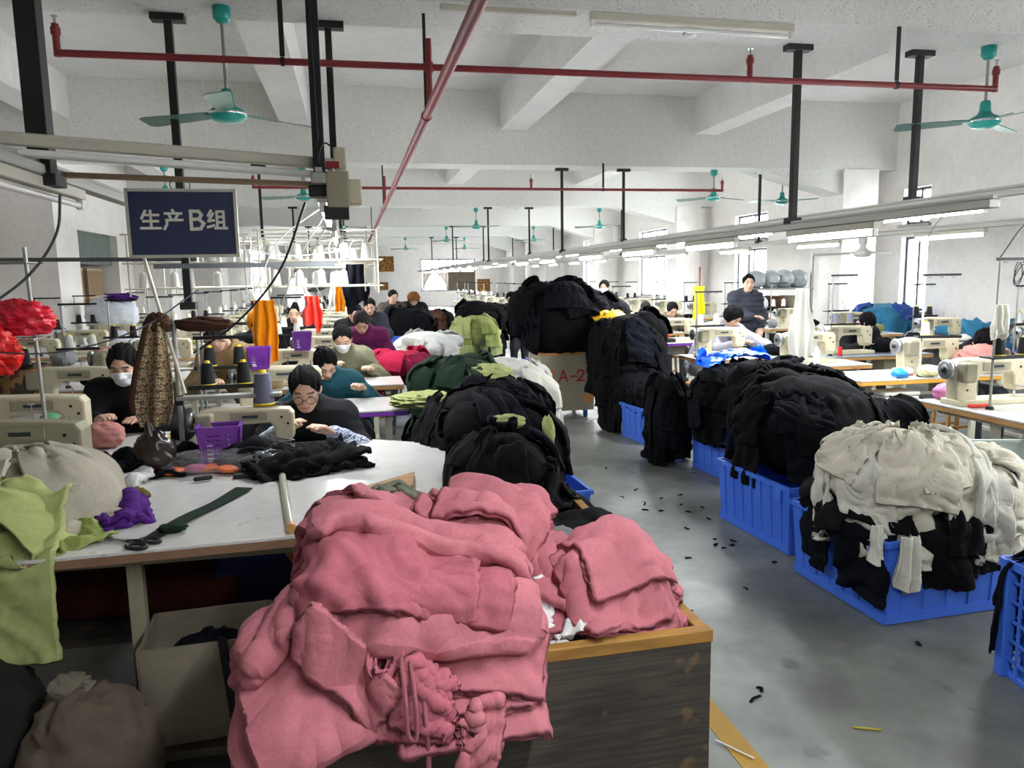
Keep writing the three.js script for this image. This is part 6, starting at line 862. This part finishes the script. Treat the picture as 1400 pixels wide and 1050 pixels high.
solo('wire_coil', [0.07, 0.075, 0.066].map((r, i) => rot(new THREE.TorusGeometry(r, 0.003, 5, 30), 0.2 * i, 0.5).translate(4.0, 1.65, -4.02 + i * 0.006)).reduce((a, b) => (Array.isArray(a) ? [...a, b] : [a, b])), M.blackSteel, 'loose coil of dark wire on the tall thread stand', 'wire coil');
// shelf with wrapped rolls beyond the standing man
{ const o = thing('storage_shelf', 'tall shelf with wrapped fabric rolls beyond the standing man', 'shelf', [7.25, 0, -12.35]); for (const x of [-0.6, 0.6]) mk('post', bx(0.04, 2.0, 0.04, x, 1.0, 0.2), M.galv, o); for (const y of [0.45, 1.0, 1.4]) mk('shelf_board', bx(1.24, 0.03, 0.5, 0, y, 0), M.galv, o); }
{ const lab = ['grey plastic wrapped roll on the upper shelf', 'white fabric roll on the middle shelf']; const wr = std(0.62, 0.65, 0.66, { roughness: 0.3 }); for (let i = 0; i < 4; i++) solo('wrapped_roll', puffy([6.85 + i * 0.27, 1.56, -12.3], [0.16, 0.16, 0.24], 90 + i, 0.2, 26), wr, lab[0], 'roll', 'wrapped rolls on the upper shelf'); for (let i = 0; i < 3; i++) solo('fabric_roll', rot(lathe([[0.001, -0.25], [0.13, -0.25], [0.13, 0.25], [0.001, 0.25]], 20), Math.PI / 2).translate(6.85 + i * 0.33, 1.15, -12.3), [F.white, F.brown, F.canvas][i], ['white fabric roll on the middle shelf', 'brown fabric roll on the middle shelf', 'tan fabric roll on the middle shelf'][i], 'roll'); solo('dark_box', rb(0.5, 0.2, 0.4, 7.15, 0.57, -12.3, 0.01), M.black, 'black box on the lowest board of the roll shelf', 'box'); }
// on the window side tables
solo('garment', puffy([5.25, 0.9, -5.62], [0.2, 0.13, 0.14], 101, 0.4, 40), F.rose, 'dusty pink garment heaped on the sewing table', 'garment');
{ const o = thing('tissue_pack', 'blue and white tissue pack on the orange edged table', 'tissue pack', [4.42, 0.8, -5.52], 0.3); mk('pack', puffy([0, 0.04, 0], [0.1, 0.04, 0.06], 105, 0.25, 22), std(0.12, 0.55, 0.85, { roughness: 0.35 }), o); mk('white_panel', puffy([0.03, 0.055, 0.02], [0.06, 0.032, 0.05], 106, 0.2, 16), M.whitePl, o); mk('red_mark', bx(0.03, 0.02, 0.004, 0.04, 0.03, 0.068), std(0.85, 0.3, 0.15), o); }
solo('snack_bag', puffy([4.66, 0.85, -5.5], [0.09, 0.05, 0.07], 109, 0.4, 24), std(0.86, 0.83, 0.62, { roughness: 0.3 }), 'pale yellow clear bag beside the tissue pack', 'bag');
for (let i = 0; i < 4; i++) solo('folded_cloth', rb(0.34, 0.035, 0.26, 4.4 + 0.01 * (i % 2), 0.56 + i * 0.036, -5.6, 0.015, 3), F.offw, 'folded white cloth in the stack under the orange edged table', 'cloth', 'folded white cloths under the table');
{ const o = thing('storage_tub', 'grey tub under the orange edged table', 'tub', [4.42, 0, -5.6]); mk('tub_body', rb(0.5, 0.53, 0.34, 0, 0.27, 0, 0.02), std(0.32, 0.31, 0.3), o); mk('tub_rim', rb(0.53, 0.025, 0.37, 0, 0.53, 0, 0.006), std(0.36, 0.35, 0.34), o); }
solo('pink_bundle', puffy([3.98, 0.85, -4.5], [0.11, 0.06, 0.06], 111, 0.35, 26), std(0.80, 0.48, 0.68, { roughness: 0.7 }), 'orchid pink cloth bundle at the corner of the near table', 'cloth');
{ const o = thing('product_box', 'lime green and white carton on the near sewing table', 'carton', [4.0, 0.8, -3.78], -0.3); mk('carton_body', rb(0.14, 0.13, 0.08, 0, 0.065, 0, 0.004), std(0.45, 0.72, 0.12, { roughness: 0.4 }), o); mk('white_label', bx(0.12, 0.06, 0.002, 0, 0.065, 0.0405), M.whitePl, o); mk('white_label', bx(0.002, 0.06, 0.07, -0.0705, 0.065, 0), M.whitePl, o); }
{ const o = thing('jar', 'pink jar beside the lime green carton', 'jar', [4.06, 0.8, -3.6]); mk('glass_body', lathe([[0.001, 0], [0.045, 0], [0.048, 0.01], [0.048, 0.1], [0.04, 0.11]], 18), std(0.80, 0.62, 0.58, { roughness: 0.25 }), o); mk('lid', lathe([[0.042, 0.11], [0.045, 0.112], [0.045, 0.135], [0.001, 0.137]], 18), std(0.75, 0.3, 0.42), o); }
solo('scissor_case', rb(0.16, 0.018, 0.04, 3.92, 0.812, -4.16, 0.008), std(0.82, 0.18, 0.12), 'red case in front of the near hand wheel', 'case'); solo('garment', puffy([4.45, 0.88, -3.7], [0.2, 0.08, 0.12], 117, 0.5, 34), F.pinkDeep, 'mixed pink garment piled behind the lime green carton', 'garment'); solo('garment', puffy([4.3, 0.92, -3.85], [0.2, 0.035, 0.06], 119, 0.5, 30), F.navy, 'dark navy garment lying across the near table', 'garment');
solo('thread_tube', lathe([[0.001, 0], [0.022, 0], [0.022, 0.1], [0.001, 0.1]], 14).translate(4.98, 0.8, -7.15), std(0.72, 0.1, 0.13), 'red thread tube on the grey topped table', 'thread tube'); solo('spray_can', lathe([[0.001, 0], [0.03, 0], [0.03, 0.13], [0.02, 0.15], [0.012, 0.18], [0.001, 0.18]], 16).translate(4.28, 0.8, -6.5), M.whitePl, 'white and blue bottle next to the draped white cloth', 'bottle'); solo('cloth_bunch', puffy([5.65, 0.88, -7.35], [0.13, 0.08, 0.1], 123, 0.4, 26), F.black, 'black garment on the grey topped table', 'garment');
solo('supply_box', rb(0.2, 0.05, 0.14, 4.0, 0.826, -9.4, 0.006), M.black, 'black box with red lid items on the purple edged table', 'box'); solo('red_pack', rb(0.09, 0.05, 0.06, 3.98, 0.877, -9.4, 0.01), std(0.75, 0.12, 0.1), 'red pack on the black supply box', 'pack'); solo('parts_box', rb(0.14, 0.1, 0.12, 3.72, 0.851, -9.38, 0.006), M.card, 'brown parts box beside the purple basket', 'box');
solo('garment', puffy([4.5, 0.86, -7.5], [0.22, 0.06, 0.12], 127, 0.4, 30), F.navy, 'dark garment under the hand of the leaning woman', 'garment');
// film, tags and bright scraps on the heaps
{ const S = settle({ n: 30, m: 20, du: 0.026, dv: 0.024, t: 0.05, steps: 45, it: 7, bend: 0.3, coll: [ell([3.16, 0.6, -5.88], [0.46, 0.4, 0.46]), flat(0.3)], pin: (u, v) => v > 0.9 && (u < 0.05 || u > 0.95), pos: (u, v) => { const a = 3.55 + u * 1.75, e = 0.55 + v * 0.65; return [3.16 + Math.sin(1.25 - v * 0.85) * Math.cos(a) * -0.0 + 0.5 * Math.cos(mix(3.4, 6.0, u)) * (0.55 + 0.4 * (1 - v)), 0.66 + 0.42 * Math.sin(0.55 + 0.75 * v), -5.88 - 0.05 + 0.45 * (0.25 - v * 0.5)]; } }); solo('plastic_film', sheetGeo(finer(crumple(S, 0.03, 12, 9)), 0.0015, 1), new THREE.MeshPhysicalMaterial({ color: C(0.05, 0.42, 0.92), roughness: 0.22, transmission: 0.15, thickness: 0, side: THREE.DoubleSide }), 'bright blue plastic film lying over the black heap', 'plastic film'); }
const tag2 = (x, y, z, a, w, l) => { const g = new THREE.BoxGeometry(w, w * 0.8, 0.003); g.rotateX(-0.35); g.rotateY(a); g.translate(x, y, z); solo('paper_tag', g, M.whitePl, l, 'tag'); };
tag2(2.66, 0.66, -4.02, -0.3, 0.045, 'white paper tag on the widest black heap'); tag2(3.27, 0.84, -4.4, -0.3, 0.05, 'white paper tag on the low end of the black heap'); tag2(3.02, 0.5, -5.42, -0.2, 0.03, 'tiny white tag above the crate with film');
solo('cloth_scrap', puffy([0.72, 0.97, -3.66], [0.09, 0.035, 0.05], 131, 0.5, 26), F.lime, 'pale lime cloth poking out between the black heaps', 'cloth'); solo('cloth_scrap', puffy([0.98, 0.86, -3.85], [0.03, 0.09, 0.06], 135, 0.5, 22), F.lime, 'pale lime strip at the aisle side of the black heap', 'cloth'); solo('cloth_scrap', puffy([0.45, 0.86, -5.2], [0.2, 0.05, 0.14], 137, 0.6, 34), F.lime, 'pale lime cloth heaped at the end of the purple edged table', 'cloth'); solo('cloth_scrap', puffy([0.98, 0.95, -5.62], [0.16, 0.08, 0.16], 139, 0.6, 30), F.lime, 'yellow lime cloth between the green and white heaps', 'cloth'); solo('cloth_scrap', puffy([2.9, 1.17, -8.45], [0.2, 0.1, 0.2], 141, 0.6, 26), std(0.92, 0.72, 0.08, { roughness: 0.5 }), 'yellow plastic sheet between the two tall black heaps', 'plastic sheet');
hang([2.5, 0.45, -3.0], 0.16, 0.26, F.offw, 'cream sleeve hanging down over the blue crate', 'garment_sleeve', 'garment', 33, 1.1); hang([2.36, 0.5, -3.05], 0.05, 0.16, F.offw, 'thin cream strip hanging in front of black cloth', 'cloth_strip', 'cloth', 35, 1.0);
// ---------- under the worktable ----------
{ const o = thing('tote_bag', 'beige canvas tote bag with black handles under the worktable', 'tote bag', [-0.54, 0, -2.72], 0.06), w = 0.4, h = 0.34, d = 0.3, pan = (ww, hh, s) => { const g = new THREE.BoxGeometry(ww, hh, 0.012, 14, 12, 1), p = g.attributes.position; for (let i = 0; i < p.count; i++) { const x = p.getX(i), y = p.getY(i); p.setZ(i, p.getZ(i) + 0.03 * Math.sin(((x + ww / 2) / ww) * Math.PI) * Math.sin(((y + hh / 2) / hh) * Math.PI) + 0.012 * (vn(x * 14 + s, y * 14) - 0.5)); } g.computeVertexNormals(); return g; };
  mk('front_panel', pan(w, h, 1).translate(0, h / 2 + 0.15, d / 2), F.canvas, o); mk('rear_panel', pan(w, h, 4).rotateY(Math.PI).translate(0, h / 2 + 0.15, -d / 2), F.canvas, o); mk('side_panel', pan(d, h, 7).rotateY(Math.PI / 2).translate(w / 2, h / 2 + 0.15, 0), F.canvas, o); mk('side_panel', pan(d, h, 9).rotateY(-Math.PI / 2).translate(-w / 2, h / 2 + 0.15, 0), F.canvas, o); mk('bottom_panel', bx(w, 0.015, d, 0, 0.155, 0), F.canvas, o);
  for (const x of [0.06, 0.15]) mk('handle', bar([x, 0.52, d / 2 + 0.035], [x + 0.03, 0.17, d / 2 + 0.045], 0.035, 0.006), M.black, o); }
solo('garment', puffy([-0.54, 0.3, -2.72], [0.16, 0.15, 0.11], 167, 0.4, 30), F.navy, 'navy clothes stuffed in the beige tote bag', 'garment');
{ const o = thing('step_board', 'low wooden bench board carrying the tote bag', 'bench', [-0.54, 0, -2.72]); mk('board', uvm(rb(0.62, 0.03, 0.4, 0, 0.13, 0, 0.004), 1.2), M.oldWood, o); for (const s of [-1, 1]) mk('leg', bx(0.03, 0.115, 0.34, s * 0.26, 0.058, 0), M.oldWood, o); }
solo('scrap_sack', puffy([-0.86, 0.2, -2.46], [0.19, 0.22, 0.16], 151, 0.3, 36), fab(0.42, 0.37, 0.32), 'greyish brown scrap sack on the floor by the tote bag', 'sack'); solo('scrap_sack', puffy([-1.25, 0.24, -2.6], [0.2, 0.25, 0.2], 153, 0.3, 30), fab(0.16, 0.17, 0.15), 'dark sack on the floor under the lime cloth', 'sack'); solo('paper_scrap', puffy([-0.92, 0.42, -2.5], [0.06, 0.04, 0.05], 155, 0.7, 18), F.canvas, 'crumpled pale scrap on the brown sack', 'scrap');
solo('fabric_roll', rot(lathe([[0.001, -0.45], [0.11, -0.45], [0.11, 0.45], [0.001, 0.45]], 24), 0, 0, Math.PI / 2).rotateY(-0.1).translate(-0.95, 0.42, -3.3), fab(0.30, 0.13, 0.12), 'dull maroon fabric roll under the worktable', 'roll');
{ const o = thing('storage_rack', 'low dark rack under the worktable carrying the maroon roll', 'rack', [-0.95, 0, -3.3]); mk('shelf_board', bx(1.1, 0.03, 0.4, 0, 0.295, 0), M.oldWood, o); for (const s of [-1, 1]) mk('side_frame', bx(0.03, 0.28, 0.36, s * 0.5, 0.14, 0), M.oldWood, o); }
{ const o = thing('plastic_basket', 'dark blue slotted basket under the worktable', 'basket', [-0.42, 0.32, -3.3]); mk('basket_wall', [bx(0.34, 0.24, 0.01, 0, 0.12, 0.12), bx(0.34, 0.24, 0.01, 0, 0.12, -0.12), bx(0.01, 0.24, 0.24, 0.17, 0.12, 0), bx(0.01, 0.24, 0.24, -0.17, 0.12, 0)], std(0.08, 0.12, 0.35), o); mk('basket_floor', bx(0.34, 0.01, 0.24, 0, 0.005, 0), std(0.08, 0.12, 0.35), o); mk('rim', [bx(0.36, 0.02, 0.02, 0, 0.24, 0.125), bx(0.36, 0.02, 0.02, 0, 0.24, -0.125), bx(0.02, 0.02, 0.27, 0.17, 0.24, 0), bx(0.02, 0.02, 0.27, -0.17, 0.24, 0)], std(0.1, 0.15, 0.42), o); }
{ const o = thing('wooden_crate', 'wooden crate holding the dark blue basket under the worktable', 'crate', [-0.42, 0, -3.3]); mk('crate_body', uvm(rb(0.4, 0.32, 0.3, 0, 0.16, 0, 0.004), 1), M.oldWood, o); mk('crate_slat', bx(0.41, 0.04, 0.31, 0, 0.26, 0), M.oldWood, o); }
solo('garment', puffy([-0.42, 0.62, -3.3], [0.18, 0.08, 0.12], 161, 0.4, 26), F.navy, 'navy clothes in the dark blue basket', 'garment');
solo('wood_offcut', rot(bx(0.05, 0.5, 0.02), 0, 0, 0.55).translate(-0.16, 0.45, -3.0), M.rawWood, 'leaning wooden offcut under the worktable', 'offcut');
// small cloths left on the far tables
{ const r = rng(88), proto = [F.white, F.navy, F.grey, F.rose, F.blueG, F.pale, F.black, F.sage].map((m, i) => { const o = solo('cloth_bunch', puffy([0, 0.05, 0], [0.13, 0.055, 0.09], 300 + i * 3, 0.5, 16), m, ['white', 'navy', 'grey', 'dusty pink', 'blue', 'pale', 'black', 'lime'][i] + ' cloth bunch lying on a far sewing table', 'cloth', 'cloth bunches on far tables'); return o; }); let k = 0;
  const lay = (x, z) => { const p = proto[k % 8]; if (k < 8) { p.position.set(x, 0.8, z); p.rotation.y = r() * 6; } else { const c = copy(p, [x, 0.8, z], r() * 6); c.scale.set(mix(0.7, 1.4, r()), mix(0.6, 1.5, r()), mix(0.7, 1.4, r())); } k++; };
  for (let z = -8.2; z > -16; z -= 1.25) { lay(0.1 + 0.1 * r(), z + 0.05); lay(-0.7, z + 0.1); }
  for (let z = -5.9; z > -14; z -= 1.35) { lay(-1.6 + 0.1 * r(), z + 0.1); lay(-2.25, z); }
  for (let z = -11.2; z > -22; z -= 1.45) if (z > -12 || z < -13) lay(4.7, z + 0.05);
  for (let z = -6.6; z > -16; z -= 1.6) { lay(7.35, z + 0.05); lay(6.6, z + 0.15); }
  for (let z = -5; z > -12; z -= 1.4) lay(-3.1, z + 0.05); }
// ---------- scraps on the floor ----------
{ const r = rng(31), spots = [[2.13, -5.56], [2.3, -5.1], [2.16, -4.26], [2.25, -4.24], [2.13, -6.28], [2.28, -4.93], [1.5, -2.6], [2.18, -4.19], [2.05, -5.2], [2.22, -5.3], [2.4, -5.35], [2.0, -5.05], [2.1, -5.0], [2.35, -4.75], [2.42, -5.0], [1.95, -5.4], [2.2, -4.35], [2.3, -4.3], [2.12, -4.6], [2.35, -3.9], [2.0, -3.6], [1.9, -4.1], [1.6, -3.4], [2.45, -2.85], [1.55, -2.66], [1.8, -6.9], [1.75, -5.9], [1.7, -4.9], [2.5, -3.6], [1.95, -7.4]];
  for (const [x, z] of spots) { const L = mix(0.012, 0.05, r() * r()), a = r() * 3, pts = [[x - Math.cos(a) * L, 0.005, z - Math.sin(a) * L], [x + (r() - 0.5) * 0.03, 0.009, z + (r() - 0.5) * 0.03], [x + Math.cos(a) * L * 0.9, 0.005, z + Math.sin(a) * L]], g = tube(pts, mix(0.004, 0.011, r()), 10, 5); g.scale(1, 0.5, 1); solo('fabric_scrap', g, F.black, 'small black fabric scrap lying on the aisle floor', 'scrap', 'black scraps on the floor'); }
  solo('string', tube([[2.6, 0.005, -8.4], [2.75, 0.005, -8.55], [2.95, 0.005, -8.4], [3.02, 0.005, -8.3], [2.85, 0.005, -8.25]], 0.005, 30, 5), M.whitePl, 'white string curled on the floor before the trolley', 'string'); solo('straw', cyl([1.75, 0.005, -2.34], [1.84, 0.005, -2.3], 0.004), std(0.7, 0.62, 0.2), 'yellow straw bit on the floor near the painted line', 'straw'); solo('straw', cyl([1.22, 0.006, -2.38], [1.3, 0.006, -2.25], 0.003), M.whitePl, 'white plastic strip across the painted floor line', 'strip'); }
for (const [x, y, w, l] of [[2.05, 2.55, 0.95, 'large yellow notice on the far wall'], [7.9, 1.2, 0.8, 'small yellow notice beside the far window'], [1.9, 1.25, 0.5, 'low yellow notice on the far wall']]) solo('wall_notice', bx(w, w * 0.95, 0.02, x, y, ZB + 0.012), std(0.86, 0.68, 0.2, { map: T.print, roughness: 0.7 }), l, 'notice');
{ const f = fan(6.9, 1.93, -9.5, 2.13, 0.4, 'small white fan hanging below the window side lamp rail'); f.traverse((m) => { if (m.isMesh) m.material = M.whitePl; }); }

renderer.render(scene, camera);
